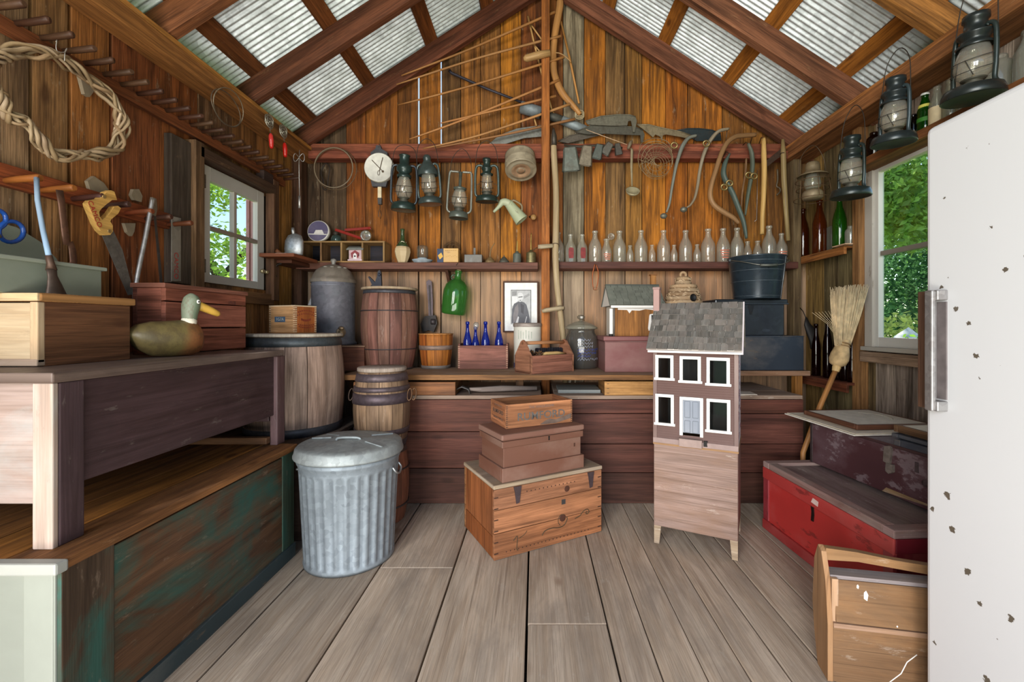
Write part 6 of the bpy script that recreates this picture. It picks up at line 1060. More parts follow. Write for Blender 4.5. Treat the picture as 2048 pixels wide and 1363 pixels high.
m = MB(); Q = lambda pts: [Vector((x, -.0012, z)) for x, z in [(v.x, v.y) for v in smooth_path([(a, b, 0) for a, b in pts], 5)]]
m.tube(Q([(.245, .060), (.262, .078), (.30, .082), (.34, .076), (.37, .084), (.385, .108), (.380, .12)]), .0022, 5).tube(Q([(.43, .10), (.46, .108), (.48, .126), (.505, .132), (.515, .118), (.505, .108), (.495, .114), (.502, .122)]), .002, 5).tube(Q([(.345, .085), (.335, .10), (.336, .12), (.35, .135), (.372, .13)]), .0014, 5).tube(Q([(.095, .07), (.115, .085), (.112, .03), (.118, .022)]), .002, 5).tube(Q([(.125, .075), (.15, .085), (.165, .10)]), .0014, 5)
m.build('stencil_scroll', 'ink', og, '#4a3a26'); L('knot', 'ink', og, '#4a2a1c', [(0, 0), (.017, .0003), (.018, 0)], 16, front(.36, -.001, .118)); L('knot', 'ink', og, '#4a2a1c', [(0, 0), (.014, .0003), (.015, 0)], 16, front(.385, -.001, .255)); MB().box((.365, -.0006, .195), (.022, .0012, .024)).build('ink_block', 'ink', og, '#3a3634')
tx = thing('tool_chest', 'brown wooden tool chest with a moulded lid on the pine crate', 'chest', (-.148, 1.984, .3365), rz=30); w_, d_ = .455, .272
B('body', 'paint', tx, '#714a3a', (w_ / 2, d_ / 2, .098), (w_ - .024, d_ - .024, .195), .002)
for y, L_ in ((.006, w_), (d_ - .006, w_)): B('plinth', 'paint', tx, '#744c3c', (w_ / 2, y, .033), (L_, .013, .065), .003); B('collar', 'paint', tx, '#704a3a', (w_ / 2, y + (.003 if y < .1 else -.003), .170), (L_ - .004, .012, .030), .003)
for x in (.006, w_ - .006): B('plinth', 'paint', tx, '#744c3c', (x, d_ / 2, .033), (.013, d_ - .02, .065), .003); B('collar', 'paint', tx, '#704a3a', (x + (.003 if x < .1 else -.003), d_ / 2, .170), (.012, d_ - .02, .030), .003)
B('lid', 'paint', tx, '#7c5648', (w_ / 2, d_ / 2, .203), (w_ + .004, d_ + .004, .028), .007); MB().prism([(-.004, -.009), (.004, -.009), (.003, .002), (.005, .008), (0, .012), (-.005, .008), (-.003, .002)], .001, front(w_ * .55, .0024, .172)).build('keyhole', 'soft', tx, '#0c0806'); MB().box((w_ - .05, .0115, .118), (.008, .001, .018)).build('scratch', 'ink', tx, '#4a2c20')
rb_ = thing('open_crate', 'small open wooden packing crate with faded black stencilling on the tool chest', 'crate', (-.138, 2.096, .555), rz=26); w_, d_, h_ = .366, .208, .115
B('front_board', 'wood', rb_, '#b47a54', (w_ / 2, .006, h_ / 2), (w_, .012, h_), .001); B('back_board', 'wood', rb_, '#a46e48', (w_ / 2, d_ - .006, h_ / 2), (w_, .012, h_), .001)
for x in (.006, w_ - .006): B('end_board', 'wood', rb_, '#b07450', (x, d_ / 2, h_ / 2), (.012, d_ - .024, h_), .001)
B('bottom_board', 'wood', rb_, '#8a5c3e', (w_ / 2, d_ / 2, .005), (w_ - .02, d_ - .02, .009), .001); m = MB()
for k in range(11): m.box((.004, -.0004, .008 + .0098 * k), (.009, .001, .0045)).box((w_ - .005, -.0004, .008 + .0098 * k), (.009, .001, .0045))
m.build('finger_joint', 'ink', rb_, '#5a3c2c')
text('lettering', rb_, 'RUMFORD', .052, 'ink', '#5c5652', front(w_ * .52, -.0004, .050), sx=1.08, bold=.0007); text('lettering', rb_, 'THE WHOLESOME', .017, 'ink', '#6a5c58', front(w_ * .52, -.0004, .094), sx=1.0)
LE = lambda y, z: Matrix.Translation((-.0004, y, z)) @ FACENX
text('lettering', rb_, 'RUMFORD', .028, 'ink', '#4a3c34', LE(d_ / 2, .066), sx=1.05, bold=.0004); text('lettering', rb_, 'BAKING POWDER', .0155, 'ink', '#5a4438', LE(d_ / 2, .034), sx=1.0); text('lettering', rb_, 'THE WHOLESOME', .012, 'ink', '#6a5044', LE(d_ / 2, .097))
MB().prism([(-.05, -.012), (.04, -.012), (.13, .006), (.13, .03), (.10, .022), (.04, .006), (0, .014), (-.03, .0)], .0006, front(.23, -.0005, .016)).build('ink_stain', 'ink', rb_, '#6a584e')

# big dollhouse on its stand
dh = thing('dollhouse', 'two storey brown clapboard dollhouse with white windows on a plywood stand', 'dollhouse', (.572, 2.124, 0), rz=-26.8); w_, d_ = .372, .33; z0, z1 = .487, .932
M['ply'] = wood('weathered_plywood', .8, .72, 1.12, '#8a6a54', .5, .3, .3, .6, '#d8cabc', .3)
B('stand_front', 'ply', dh, '#9c8378', (w_ / 2, .006, .286), (w_ - .004, .012, .398), .002, None, 0); B('stand_side', 'paint', dh, '#8a685c', (w_ - .008, d_ / 2 + .01, .286), (.014, d_ - .03, .398), .002); B('stand_side', 'paint', dh, '#8a685c', (.008, d_ / 2 + .01, .286), (.014, d_ - .03, .398), .002); B('stand_back', 'ply', dh, '#a08876', (w_ / 2, d_ - .006, .286), (w_ - .03, .012, .398), .002)
for x, sg in ((.014, 1), (w_ - .014, -1)):
    for y in (.010, d_ - .010): MB().prism([(-.012, 0), (.012, 0), (.012 + (.012 if sg > 0 else 0), .12), (-.012 - (0 if sg > 0 else .012), .12)], .018, front(x, y + .003, 0)).build('leg', 'dusty', dh, '#b09c84', bevel=.002)
B('stand_top', 'wood', dh, '#a8825c', (w_ / 2, d_ / 2, .483), (w_ + .004, d_ + .004, .010), .002)
WINS = [(.010, .094, .787, .908), (.122, .216, .780, .906), (.240, .338, .774, .904), (.010, .096, .572, .722), (.240, .340, .562, .716)]; DOOR = (.122, .226, .535, .716)
open_ = [(a + .008, b - .008, c + .008, e - .008) for a, b, c, e in WINS + [DOOR]]
m = MB(); rows = 37; hh = (z1 - .512) / rows
for j in range(rows):
    za, zb2 = .512 + j * hh, .512 + (j + 1) * hh; cuts = sorted((a, b) for a, b, c, e in open_ if c < zb2 - .002 and e > za + .002); x = .012
    for a, b in cuts + [(w_ - .012, 0)]:
        if a - x > .002:
            y0, y1 = .0045, -.0015; m.face([(x, y1, za), (a, y1, za), (a, y0, zb2), (x, y0, zb2)], [(0, 0), (.3, 0), (.3, .01), (0, .01)]); m.face([(x, .0065, za), (a, .0065, za), (a, y1, za), (x, y1, za)], [(0, 0), (.3, 0), (.3, .01), (0, .01)])
        x = b
b = m.build('siding', 'chalk', dh, '#6e524b'); b['kind'] = 'stuff'
for x in (.008, w_ - .008): B('corner_board', 'chalk', dh, '#72564f', (x, .001, (z0 + z1) / 2), (.018, .012, z1 - z0), .001, grain=2)
B('frieze_board', 'chalk', dh, '#72564f', (w_ / 2, .0, z1 - .006), (w_, .010, .014), .001); B('foundation', 'plain', dh, '#96807a', (w_ / 2, .0, .500), (w_ + .002, .012, .024), .001)
B('back_wall', 'chalk', dh, '#3a2e2a', (w_ / 2, d_ - .005, (z0 + z1) / 2), (w_ - .02, .008, z1 - z0), .001); B('floor', 'wood', dh, '#5a4638', (w_ / 2, d_ / 2, .73), (w_ - .02, d_ - .02, .006), 0); B('partition', 'plain', dh, '#34302f', (w_ * .64, d_ / 2, .71), (.006, d_ - .03, .43), 0)
B('side_wall', 'plain', dh, '#dcd0d0', (w_ - .006, d_ / 2, (z0 + z1) / 2), (.010, d_ - .012, z1 - z0), .001); B('side_wall', 'chalk', dh, '#7d6058', (.006, d_ / 2, (z0 + z1) / 2), (.010, d_ - .012, z1 - z0), .001)
B('inner_dark_sheet', 'plain', dh, '#2c2624', (w_ - .013, d_ / 2, (z0 + z1) / 2), (.003, d_ - .03, z1 - z0 - .01), 0); m = MB(); rn = random.Random(11)  # added dark sheet, stands in for shade behind the right panes
for k in range(34): m.box((w_ + .0002, .02 + rn.random() * .28, z0 + .03 + rn.random() * .40), (.0012, .012 + rn.random() * .02, .012))
m.build('side_print', 'ink', dh, '#7a5a68')
for a, b, c, e in WINS:
    f = thing_f = MB().box(((a + b) / 2, -.003, e - .007), (b - a, .012, .014)).box(((a + b) / 2, -.003, c + .007), (b - a + .012, .014, .012)).box((a + .007, -.003, (c + e) / 2), (.014, .011, e - c - .02)).box((b - .007, -.003, (c + e) / 2), (.014, .011, e - c - .02)).build('window', 'chalk', dh, '#f0ece6', bevel=.001)
    MB().box((0, 0, 0), (b - a - .024, .002, e - c - .024), Matrix.Translation(((a + b) / 2, .006, (c + e) / 2)) @ Matrix.Rotation(R(-8), 4, 'Z')).build('pane', 'pane', f, '#e8eef0')
a, b, c, e = DOOR; f = MB().box(((a + b) / 2, -.003, e - .007), (b - a, .012, .014)).box((a + .007, -.003, (c + e) / 2), (.014, .011, e - c)).box((b - .007, -.003, (c + e) / 2), (.014, .011, e - c)).build('door_frame', 'chalk', dh, '#f0ece6', bevel=.001)
dr = B('door', 'chalk', dh, '#7e8694', ((a + b) / 2, .003, (c + e) / 2 + .002), (b - a - .026, .008, e - c - .022), .001); m = MB(); xc = (a + b) / 2
for sx_ in (-1, 1):
    for za, zb2 in ((.55, .605), (.620, .695)):
        x = xc + sx_ * .018
        for q in ((x, za, .024, .002), (x, zb2, .024, .002)): m.box((q[0], -.0014, q[1]), (q[2], .0016, q[3]))
        for q in (-.012, .012): m.box((x + q, -.0014, (za + zb2) / 2), (.002, .0016, zb2 - za))
m.build('door_panel', 'chalk', dr, '#5a626e'); B('door_step', 'plain', dh, '#9a847c', (.172, -.012, .506), (.10, .030, .036), .001); MB().prism([(-.008, -.012), (.008, -.012), (.006, .0), (.010, .012), (-.008, .012)], .01, front(.236, -.008, .508)).build('boot_scraper', 'iron', dh, '#141212')
rz_ = .142; yr = d_ * .5; ey = -.035; ez = z1 + .002; rid = 1.150; Ls = math.hypot(rid - ez, yr - ey); an = math.atan2(rid - ez, yr - ey); X0, X1 = -.026, w_ + .016
mt = Matrix.Translation((0, ey, ez)) @ Matrix.Rotation(an, 4, 'X'); rf = B('roof_slope', 'chalk', dh, '#d8d0ca', ((X0 + X1) / 2, Ls / 2, .002), (X1 - X0, Ls, .008), .001, mt); rn = random.Random(5)
rows = 8
for j in range(rows):
    x = X0
    while x < X1 - .004:
        wd = rn.choice((.020, .026, .034, .042, .050)); wd = wd if X1 - x - wd > .012 else X1 - x; f = rn.uniform(.72, 1.2); c = hx('#6c6a66'); L_ = Ls / rows
        MB().box((0, 0, 0), (wd - .0022, L_ * 1.22, .0075), mt @ Matrix.Translation((x + wd / 2, L_ * (j + .55) + rn.uniform(-.002, .002), .0095)) @ Matrix.Rotation(R(-4.5), 4, 'X'), 1).build('shingle', 'dusty', rf, (c[0] * f, c[1] * f, c[2] * f, 1)); x += wd
mt2 = Matrix.Translation((w_, d_ - ey, ez)) @ Matrix.Rotation(PI, 4, 'Z') @ Matrix.Rotation(an, 4, 'X'); B('roof_slope', 'dusty', dh, '#6e6a62', (w_ / 2, Ls / 2, .006), (X1 - X0, Ls, .012), .001, mt2)
for x in (.012, w_ - .006): MB().prism([(0, 0), (d_, 0), (yr, rid - ez - .006)], .008, Matrix.Translation((x, 0, ez)) @ FACEX).build('gable', 'chalk', dh, '#e6dcdc')
MB().prism([(ey - .006, -.012), (ey + .03, -.014), (yr, rid - ez - .018), (yr, rid - ez + .012)], .006, Matrix.Translation((X1 + .002, 0, ez)) @ FACEX).build('barge_board', 'chalk', dh, '#e4d8dc'); B('gutter_board', 'chalk', dh, '#e6dcd8', (w_ / 2, ey + .006, ez - .008), (X1 - X0, .008, .010), .001)
B('chimney', 'paint', dh, '#a8827a', (-.012, yr - .02, 1.10), (.030, .045, .27), .002); B('chimney_cap', 'paint', dh, '#9a7870', (-.012, yr - .02, 1.238), (.036, .052, .012), .002)

# ------------------------------------------------------------------ right side: chests, frames, cabinet, fridge
rcq = thing('red_chest', 'worn bright red wooden chest with a dusty framed lid on the floor', 'chest', (1.214, 1.90, 0), rz=3.2); D_, LL = .60, .78; hb = LL / 2   # local x runs into the wall, local y along the front
B('front_panel', 'red', rcq, '#bc3430', (.012, 0, .168), (.020, LL - .02, .27), .002, grain=1); B('back_panel', 'red', rcq, '#6a2226', (D_ - .012, 0, .168), (.020, LL - .02, .27), .002)
B('plinth', 'red', rcq, '#9c2c2c', (.002, 0, .024), (.022, LL + .006, .048), .004); B('lid_band', 'red', rcq, '#b43c38', (.004, 0, .288), (.022, LL + .004, .056), .003)
for s_ in (-1, 1):
    B('end_panel', 'red', rcq, '#7a1620', (D_ / 2, s_ * (hb - .018), .168), (D_ - .04, .012, .30), .001); B('plinth', 'red', rcq, '#7a1c26', (D_ / 2, s_ * (hb), .024), (D_, .016, .048), .003)
    for x in (.034, D_ - .034): B('end_stile', 'red', rcq, '#6e1420', (x, s_ * (hb - .006), .168), (.06, .016, .29), .002, grain=2)
    B('end_rail', 'red', rcq, '#6e1422', (D_ / 2, s_ * (hb - .004), .291), (D_, .02, .05), .002)
    B('corner_stile', 'red', rcq, '#8e2630', (.0005, s_ * (hb - .022), .16), (.012, .042, .22), .002, grain=2)
    B('lid_frame', 'dusty', rcq, '#9a7c78', (D_ / 2, s_ * (hb - .022), .331), (D_ + .01, .05, .030), .004)
B('lid_panel', 'dusty', rcq, '#806c6c', (D_ / 2, 0, .322), (D_ - .02, LL - .08, .018), .001); B('lid_frame', 'dusty', rcq, '#9a7a74', (.02, 0, .331), (.048, LL - .09, .030), .004); B('lid_frame', 'dusty', rcq, '#9a7a74', (D_ - .02, 0, .331), (.048, LL - .09, .030), .004)
MB().prism([(-.010, -.04), (.004, -.04), (.008, -.01), (.006, .02), (.012, .03), (0, .042), (-.012, .03), (-.006, 0)], .004, Matrix.Translation((-.001, .02, .235)) @ FACENX).build('lock_plate', 'iron', rcq, '#2a1c1a'); MB().prism([(-.022, 0), (.02, -.004), (.024, .018), (-.01, .022)], .001, Matrix.Translation((-.0075, .0, .279)) @ FACENX).build('paint_chip', 'plain', rcq, '#d8bcb4')
dt = thing('dark_footlocker', 'scuffed dark maroon wooden trunk with an iron hasp on the red chest', 'trunk', (1.475, 1.812, .3475), rz=6.6); D_, LL = .36, .92; M['scuff'] = paint('scuffed_paint', .6, '#8a7c80', .45, '#7c6c72', .5, .56, su=6, sv=10)
B('body', 'scuff', dt, '#48282c', (D_ / 2, 0, .100), (D_, LL, .200), .004); B('lid', 'scuff', dt, '#442c2c', (D_ / 2, 0, .2065), (D_ + .004, LL + .004, .012), .002); B('corner_iron', 'iron', dt, '#4a3e40', (.004, LL / 2 - .006, .10), (.014, .016, .20), .002)
for y in (0.02,): MB().prism([(-.018, -.03), (.012, -.034), (.020, .03), (.010, .042), (-.014, .034)], .010, Matrix.Translation((-.004, y, .162)) @ FACENX).prism([(-.015, -.022), (.0, -.03), (.018, -.018), (.018, .012), (-.012, .012)], .012, Matrix.Translation((-.006, y - .01, .118)) @ FACENX).build('hasp', 'iron', dt, '#8a8078')
MB().prism([(-.008, -.02), (.008, -.02), (.006, .02), (-.006, .02)], .003, Matrix.Translation((-.001, -.10, .15)) @ FACENX).ball((-.002, -.14, .10), .016, 10, 6, (.2, 1.3, .9)).build('bracket_mark', 'iron', dt, '#5a4e50'); MB().prism([(-.16, -.010), (.06, .006), (.10, .012), (-.14, .012)], .002, Matrix.Translation((-.001, -.11, .012)) @ FACENX).build('bare_strip', 'dusty', dt, '#8a7050')
zt2 = .3475 + .2145
sh_ = thing('white_board', 'thin white board with raw edges lying at the base of the frames on the trunk', 'board', (1.61, 2.19, zt2), rz=4); B('sheet', 'plain', sh_, '#dcd6ca', (-.01, 0, .003), (.43, .48, .005), .001); B('sheet', 'plain', sh_, '#c8bca8', (-.002, -.003, .0085), (.43, .47, .004), .001)
def frame(label, loc, rz, w_, d_, t_, col, mat_, cc, inset, under=None):
    t = thing('framed_print', label, 'frame', loc, rz=rz)
    for y in (-1, 1): B('rail', mat_, t, col, (0, y * (d_ / 2 - inset / 2), t_ / 2), (w_, inset, t_), .004)
    for x in (-1, 1): B('rail', mat_, t, col, (x * (w_ / 2 - inset / 2), 0, t_ / 2), (inset, d_ - 2 * inset, t_), .004)
    B('mat', 'plain', t, cc, (0, 0, t_ * .64), (w_ - 2 * inset, d_ - 2 * inset, t_ * .6), 0); return t
fa = frame('brown framed picture with a pale mat lying face up on the white board', (1.635, 2.19, zt2 + .011), 4, .37, .36, .024, '#6a4432', 'wood', '#cfc8b8', .016); m = MB()
m.tube([(.02 + .10 * math.cos(R(a)), .0 + .10 * math.sin(R(a)), .0235) for a in range(-60, 80, 10)], .002, 5).build('reflection_arc', 'ink', fa, '#a8a090')  # curved glass reflection painted on as a thin arc
frame('navy black frame lying at the bottom of the near stack on the trunk', (1.675, 1.62, zt2), 6.6, .38, .40, .026, '#2a3240', 'paint', '#b8b0a4', .03); frame('second navy black frame in the near stack under the brown one', (1.682, 1.64, zt2 + .027), 5, .37, .41, .016, '#2c3644', 'paint', '#b8b0a4', .03); frame('brown wooden frame with a cream mat on top of the near stack', (1.69, 1.655, zt2 + .044), 3, .355, .40, .030, '#7a5c42', 'wood', '#d8d0bc', .02)

cbn = thing('tan_cabinet', 'tan plywood cabinet with a wavy crest rail and a pink knob on the floor', 'cabinet', (.865, 1.30, 0), rz=-11); M['plytan'] = wood('tan_plywood', .62, .82, 1.1, '#a8784a', .3, .15, .2, .35, '#f0e6d8', .12)
prof = [(.0, 0), (.0, .167), (.016, .29), (.043, .362), (.066, .372), (.092, .32), (.106, .18), (.092, .09), (.068, 0)]
for x in (.007, .473): MB().prism(prof, .014, Matrix.Translation((x, 0, 0)) @ FACEX, (0, 1)).build('side_board', 'plytan', cbn, '#987554', bevel=.002)
B('lower_front', 'plytan', cbn, '#73583f', (.24, .006, .08), (.45, .010, .16), .001, grain=0); B('mid_rail', 'plytan', cbn, '#9a7c66', (.24, .003, .168), (.452, .016, .014), .002); mtu = Matrix.Translation((.24, .012, .235)) @ Matrix.Rotation(R(-8), 4, 'X')
B('upper_front', 'plytan', cbn, '#755a40', (0, 0, 0), (.435, .010, .118), .001, mtu, 0); B('upper_ledge', 'dusty', cbn, '#90888a', (.24, .045, .298), (.45, .05, .012), .002); B('back_board', 'plytan', cbn, '#8a6440', (.24, .078, .14), (.45, .010, .28), .001)
MB().prism([(.014, .335), (.10, .338), (.2, .328), (.3, .318), (.38, .324), (.466, .335), (.466, .362), (.38, .352), (.3, .344), (.2, .352), (.10, .366), (.014, .371)], .022, Matrix.Translation((0, .056, 0)) @ FRONT).build('crest_rail', 'plytan', cbn, '#8f6d4a', bevel=.003); MB().prism([(.0, .0), (.466, 0), (.466, .022), (0, .022)], .004, Matrix.Translation((.014, .045, .3715))).build('crest_top', 'dusty', cbn, '#b4a69c') if False else None
B('stile', 'plytan', cbn, '#a8886c', (.022, .012, .235), (.018, .014, .13), .001, Matrix.Identity(4), 2); MB().lathe([(0, 0), (.013, 0), (.013, .014), (.010, .018), (0, .018)], 16, mtu @ Matrix.Translation((.10, -.006, -.01)) @ FRONT).build('knob', 'plain', cbn, '#c08090')
m = MB()
for x, z, w2, h2 in ((-.135, .022, .012, .028), (-.155, .045, .006, .012), (.07, -.045, .006, .012), (-.06, -.052, .004, .005)): m.prism([(-w2, -h2 * .6), (w2 * .4, -h2), (w2, h2 * .2), (w2 * .2, h2), (-w2 * .8, h2 * .6)], .0008, mtu @ Matrix.Translation((x, -.0056, z)) @ FRONT @ Matrix.Diagonal((.5, .5, 1, 1)))
m.tube([(.16, .0002, .02), (.19, .0002, .05), (.205, .0002, .085), (.23, .0002, .11)], .0014, 5).build('white_paint_mark', 'plain', cbn, '#f4eee6')

bf = NB('fridge_enamel'); tcf = bf.n('ShaderNodeTexCoord'); spf = bf.n('ShaderNodeSeparateXYZ', {0: (tcf, 3)})
v1 = bf.n('ShaderNodeTexVoronoi', {'Vector': (tcf, 3), 'Scale': 22.0, 'Randomness': 1.0}); nf_ = bf.n('ShaderNodeTexNoise', {'Vector': (tcf, 3), 'Scale': 90.0, 'Detail': 4.0, 'Roughness': .7}); nb_ = bf.n('ShaderNodeTexNoise', {'Vector': (tcf, 3), 'Scale': 3.0, 'Detail': 2.0})
dd = bf.math('ADD', (v1, 0), bf.math('MULTIPLY', bf.math('SUBTRACT', (nf_, 0), .5), .55)); hgt = bf.n('ShaderNodeMapRange', {0: (spf, 2), 1: 0.0, 2: 1.5, 3: .24, 4: .06})
hgt = bf.math('MULTIPLY', hgt, bf.n('ShaderNodeMapRange', {0: bf.n('ShaderNodeSeparateColor', {0: (v1, 1)}), 1: .66, 2: 1.0, 3: 0.0, 4: 1.25}))
sp2 = bf.math('LESS_THAN', dd, hgt); cf = bf.mix(sp2, (.60, .60, .615, 1), hx('#5c5348'))
M['fridge'] = bf.out(bf.n('ShaderNodeBsdfPrincipled', {'Base Color': (cf, 2), 'Roughness': .32, 'Specular IOR Level': .4}))
fr_ = thing('fridge', 'old white enamel refrigerator with rust chips and a chrome handle', 'refrigerator', (1.05, .80, 0)); Yf = 1.188 - .80
def rbox(name, mat, col, c, d, bv): return B(name, mat, fr_, col, c, d, bv)
rbox('body', 'fridge', '#ffffff', (.345, .0, .80), (.56, .775, 1.545), .02); dd_ = rbox('door', 'fridge', '#ffffff', (.03, 0, .80), (.06, .776, 1.556), .018); dd_.modifiers['bevel'].segments = 4
rbox('gasket', 'soft', '#8a8a8a', (.063, 0, .80), (.008, .75, 1.52), 0); rbox('foot_grille', 'enamel', '#3a3a3a', (.34, 0, .011), (.5, .7, .022), .002)
B('handle_trim', 'wood', fr_, '#5c4030', (-.006, Yf - .008, .985), (.014, .026, .31), .002, None, 2)
MB().box((-.028, Yf - .050, .985), (.012, .022, .31)).box((-.012, Yf - .052, 1.127), (.030, .034, .026)).box((-.012, Yf - .052, .843), (.030, .034, .026)).build('handle', 'metal', fr_, '#a4a2a2', bevel=.003); B('handle_recess', 'soft', fr_, '#6a6262', (-.0015, Yf - .055, .985), (.004, .026, .25), 0)

# broom
bm_ = thing('broom', 'natural straw broom stood head up against the stud behind the trunk', 'broom', at(1684, 683, 2.50)); o = bm_.location.copy()
T('handle', 'handle', bm_, '#b8814a', [p - o for p in (at(1672, 738, 2.49), at(1640, 812, 2.46), at(1606, 905, 2.43), Vector((1.46, 2.40, .012)))], [.014, .014, .0135, .013], 12)
A0, A1 = at(1672, 738, 2.49) - o, at(1688, 680, 2.50) - o; ax = (A1 - A0).normalized(); mt = ax.to_track_quat('Z', 'Y').to_matrix().to_4x4(); mt.translation = A0; ln = (A1 - A0).length
MB().lathe([(.018, -.012), (.02, .0), (.022, .012), (.02, .02)], 14, mt).build('wire_neck', 'handle', bm_, '#d8b880'); MB().lathe([(.022, .018), (.045, .03), (.055, .06), (.052, .09), (.042, .125), (.036, .15), (.035, ln)], 18, mt @ Matrix.Diagonal((1, .75, 1, 1))).build('bound_shoulder', 'straw', bm_, '#c8aa7c')
T('band', 'soft', bm_, '#9a7a50', [mt @ Vector((.040 * math.cos(q * PI / 10), .031 * math.sin(q * PI / 10), ln - .02)) for q in range(20)], .004, 6, closed=True); T('band', 'soft', bm_, '#9a7a50', [mt @ Vector((.041 * math.cos(q * PI / 10), .032 * math.sin(q * PI / 10), ln - .035)) for q in range(20)], .003, 6, closed=True)
m = MB(); rn = random.Random(6); top = at(1699, 572, 2.50) - o; side = Vector((1, .12, .10)).normalized(); dep = ax.cross(side)
for k in range(330):
    u, v = rn.uniform(-1, 1), rn.uniform(-1, 1); a_ = A1 - ax * .03 + side * u * .034 + dep * v * .022; e = top + side * (u * .088 + rn.uniform(-.012, .012)) + dep * v * .04 + ax * rn.uniform(-.05, .008)
    m.tube([a_, a_.lerp(e, .5) + side * u * .006, e], [.0028, .0026, .0016], 4)
for k in range(7): m.tube([A1 + side * -.03, A1.lerp(top, .35) - side * (.06 + .01 * k), A1.lerp(top, .55) - side * (.10 + .02 * k) + ax * .01], [.0016, .0012, .0008], 4)
b = m.build('bristles', 'straw', bm_, '#dcc49c'); b['kind'] = 'stuff'
# ------------------------------------------------------------------ right wall shelves and bottles
rs1 = thing('corner_bottle_shelf', 'short orange brown shelf between corner post and stud with tall bottles', 'shelf', (1.945, 2.92, 1.538)); B('board', 'beam', rs1, '#b0743e', (.002, 0, -.006), (.10, .44, .012), .002); B('edge', 'beam', rs1, '#a86c38', (-.040, 0, -.028), (.018, .44, .046), .003)
rs2 = thing('low_bottle_rail', 'low dark red brown rail between the studs holding dark bottles', 'shelf', (1.945, 2.90, .70)); B('board', 'beam', rs2, '#7a4430', (.0, 0, -.008), (.105, .46, .016), .002); B('edge', 'beam', rs2, '#84482f', (-.046, 0, -.036), (.016, .46, .05), .003)
rs3 = thing('high_shelf', 'long brown shelf over the window and fridge lined with old bottles', 'shelf', (1.935, 1.62, 2.0)); B('board', 'beam', rs3, '#8e5a34', (0, 0, -.022), (.13, 2.0, .045), .003)
def bottle(label, px_, X, z, H, r, col, mat='tint', prof='long', lab=None, cap=None, name='bottle', group=None, rz=0):
    Y = X * FPX / (px_ - 1070); t = thing(name, label, 'bottle', (X, Y, z), group=group)
    if prof == 'long': P = [(0, .01), (r * .6, .006), (r * .92, 0), (r, .01), (r, H * .50), (r * .95, H * .58), (r * .72, H * .70), (r * .45, H * .80), (r * .36, H * .90), (r * .36, H * .95), (r * .48, H * .955), (r * .46, H * .99), (r * .36, H)]
    elif prof == 'soda': P = [(0, .006), (r * .9, 0), (r, .008), (r, H * .42), (r * .92, H * .5), (r * .98, H * .58), (r * .62, H * .76), (r * .42, H * .88), (r * .42, H * .95), (r * .52, H * .96), (r * .5, H), (r * .4, H)]
    else: P = [(0, .006), (r * .9, 0), (r, .01), (r, H * .70), (r * .94, H * .80), (r * .6, H * .88), (r * .5, H * .92), (r * .55, H * .93), (r * .55, H), (r * .45, H)]
    L('glass', mat, t, col, P, 24)
    if lab:
        for z0, z1, c in lab: MB().lathe([(r * 1.008 if z1 < .55 else r * .86, H * z0), (r * 1.008 if z1 < .55 else r * .80, H * z1)], 18, None, R(120), R(300)).build('label', 'plain', t, c)
    if cap: MB().lathe([(r * .54, H * .955), (r * .56, H * .985), (r * .5, H * 1.01), (0, H * 1.012)], 16).build('cap', 'tin', t, cap)
    return t
z = 1.5385
bottle('tall dark amber bottle nearest the corner post on the short shelf', 1606, 1.955, z, .36, .040, '#7a3410'); bottle('second tall amber bottle beside the pale glass plate', 1639, 1.955, z, .37, .044, '#a04a16'); bottle('bright green champagne bottle below the black lantern', 1679, 1.95, z, .33, .040, '#48a828')
bottle('small clear jar at the stud end of the short shelf', 1701, 1.955, z, .125, .030, '#e8ece4', 'dustglass', 'jar', name='jar')
gp_ = thing('glass_plate', 'rounded pale glass plate leaning behind the green champagne bottle', 'plate', (1.985, 2.955, z)); MB().prism([(-.075, 0), (.075, 0), (.078, .10), (.06, .15), (.02, .178), (-.03, .174), (-.065, .14), (-.078, .09)], .004, Matrix.Translation((0, 0, .0)) @ FACENX).build('plate', 'dustglass', gp_, '#b8c4b4')
ptr = thing('paper_scrap', 'pale folded cloth scrap hanging over the short shelf edge', 'cloth', (1.90, 2.72, z + .0005)); B('cloth', 'plain', ptr, '#d8b090', (.0, 0, .004), (.05, .12, .007), .003)
z = .7005
for px_, H, lb in ((1632, .36, 'dark red brown bottle on the low rail nearest the navy box'), (1655, .40, 'dark red brown bottle on the low rail, second from the navy box'), (1676, .38, 'dark red brown bottle on the low rail, just left of the broom straw'), (1690, .36, 'dark red brown bottle on the low rail behind the broom handle'), (1704, .34, 'dark red brown bottle on the low rail tight against the stud')):
    bottle(lb, px_, 1.955, z, H, .028, '#3c1410')
z = 2.0005
bottle('dark amber bottle behind the lantern at the window end of the high shelf', 1748, 1.95, z, .155, .038, '#3a1608', prof='jar', name='jar'); bottle('short dark jar just left of the green labelled bottle', 1826, 1.95, z, .13, .040, '#1c1210', prof='jar', cap='#241c18', name='jar')
bottle('green soda bottle with a pale neck and yellow label on the high shelf', 1850, 1.95, z, .205, .033, '#2a8a1c', prof='soda', lab=((.62, .72, '#d8d060'), (.30, .40, '#3a7a2a')), cap='#e8ece8')
bottle('clear soda bottle with a large cream paper label on the high shelf', 1874, 1.95, z, .205, .033, '#dce0d8', 'dustglass', 'soda', lab=((.06, .50, '#dcc8a4'),)); bottle('plain clear bottle beside the cream labelled one on the high shelf', 1900, 1.95, z, .20, .032, '#dce0d4', 'dustglass', 'soda')
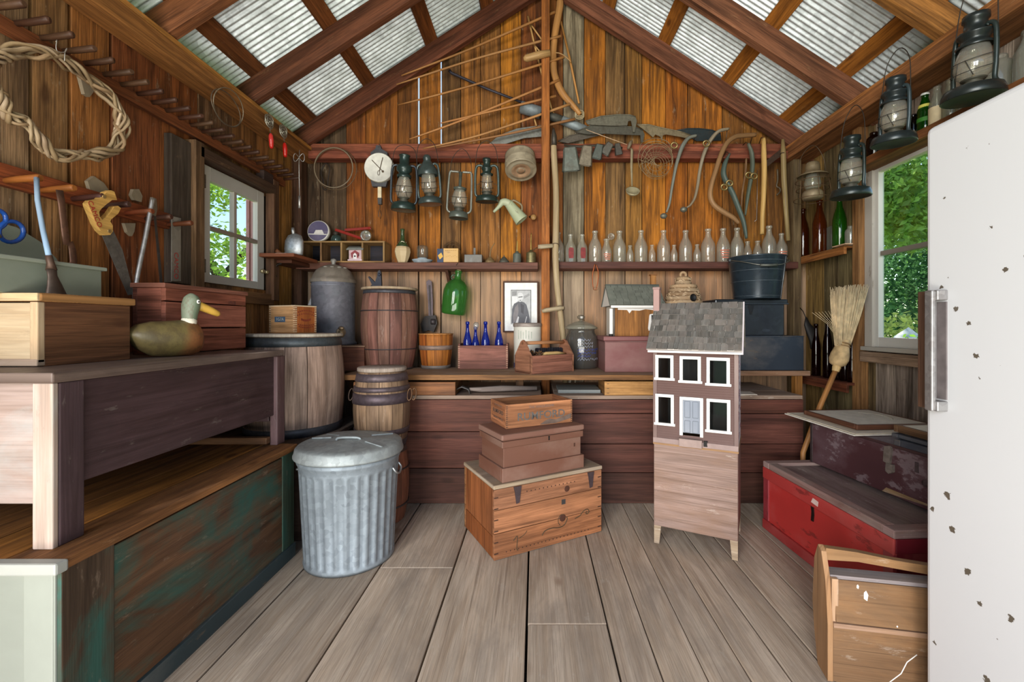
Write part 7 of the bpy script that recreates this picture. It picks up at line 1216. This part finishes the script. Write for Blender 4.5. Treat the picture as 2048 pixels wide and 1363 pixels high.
bottle('pale stubby bottle standing under the largest lantern on the high shelf', 1925, 1.965, z, .10, .026, '#d8d4b8', 'dustglass', 'jar', name='jar'); bottle('wide clear flask with a small neck beyond the largest lantern', 1995, 1.945, z, .175, .058, '#d4d8cc', 'dustglass', 'jar', name='flask'); bottle('large clear jar at the frame edge of the high shelf', 2060, 1.945, z, .21, .048, '#d8dcd4', 'dustglass', 'soda', name='flask')
# the wire cage lantern hung in the corner
wg = thing('cage_lantern', 'rusty railroad lantern with a wire cage hung above the amber bottles', 'lantern', at(1625, 372, 2.78)); o = wg.location.copy()
k_ = 2.78 / FPX
L('hood', 'tin', wg, '#7a6a50', [(.085, .062), (.088, .066), (.05, .085), (.040, .10), (.042, .115), (.038, .14), (.030, .15), (0, .152)], 24); L('tank', 'tin', wg, '#8a7a60', [(0, -.085), (.05, -.085), (.058, -.075), (.058, -.045), (.048, -.030), (.03, -.025), (0, -.02)], 24); L('globe', 'dustglass', wg, '#d8d8c0', [(.035, -.02), (.046, -.005), (.048, .02), (.04, .05), (.036, .07)], 20); m = MB()
for z, r in ((.03, .095), (-.02, .09), (-.085, .105)): m.tube([(r * math.cos(q * PI / 14), r * math.sin(q * PI / 14), z) for q in range(28)], .0022, 5, closed=True)
for q in range(6): a_ = q * PI / 3 + .3; m.tube([(.08 * math.cos(a_), .08 * math.sin(a_), .066), (.093 * math.cos(a_), .093 * math.sin(a_), 0), (.104 * math.cos(a_), .104 * math.sin(a_), -.085)], .002, 5)
m.build('wire_cage', 'iron', wg, '#6a5038'); T('bail', 'iron', wg, '#5a4a3a', smooth_path([(-.085, 0, .066), (-.08, 0, .16), (-.03, 0, .24), (.03, .01, .255), (.08, .01, .17), (.085, 0, .066)], 4), .002, 6)

lpo = thing('leather_pouch', 'limp black leather pouch hung in the corner beside the dark bottles', 'pouch', at(1620, 640, 3.08)); o = lpo.location.copy()
MB().tube([at(a, b, 3.08) - o for a, b in ((1612, 634), (1614, 648), (1622, 662), (1628, 680), (1624, 698))], [.006, .022, .036, .034, .012], 12, flat=.5, up=(1, 0, 0)).build('pouch', 'soft', lpo, '#181412'); T('thong', 'soft', lpo, '#241c18', [at(1612, 636, 3.08) - o, at(1606, 622, 3.12) - o, at(1600, 615, 3.16) - o], .003, 5)
ilh = thing('iron_latch_hook', 'dark forged iron hook hanging under the corner shelf with the scoop', 'hook', at(548, 535, 2.86)); o = ilh.location.copy()
T('hook', 'iron', ilh, '#2e2824', [at(v.x, v.y, 2.86) - o for v in smooth_path([(562, 527, 0), (554, 530, 0), (549, 541, 0), (552, 553, 0), (543, 556, 0), (540, 548, 0)], 4)], .006, 7); T('staple', 'iron', ilh, '#2e2824', [at(562, 527, 2.86) - o, at(560, 524, 2.90) - o], .004, 6)
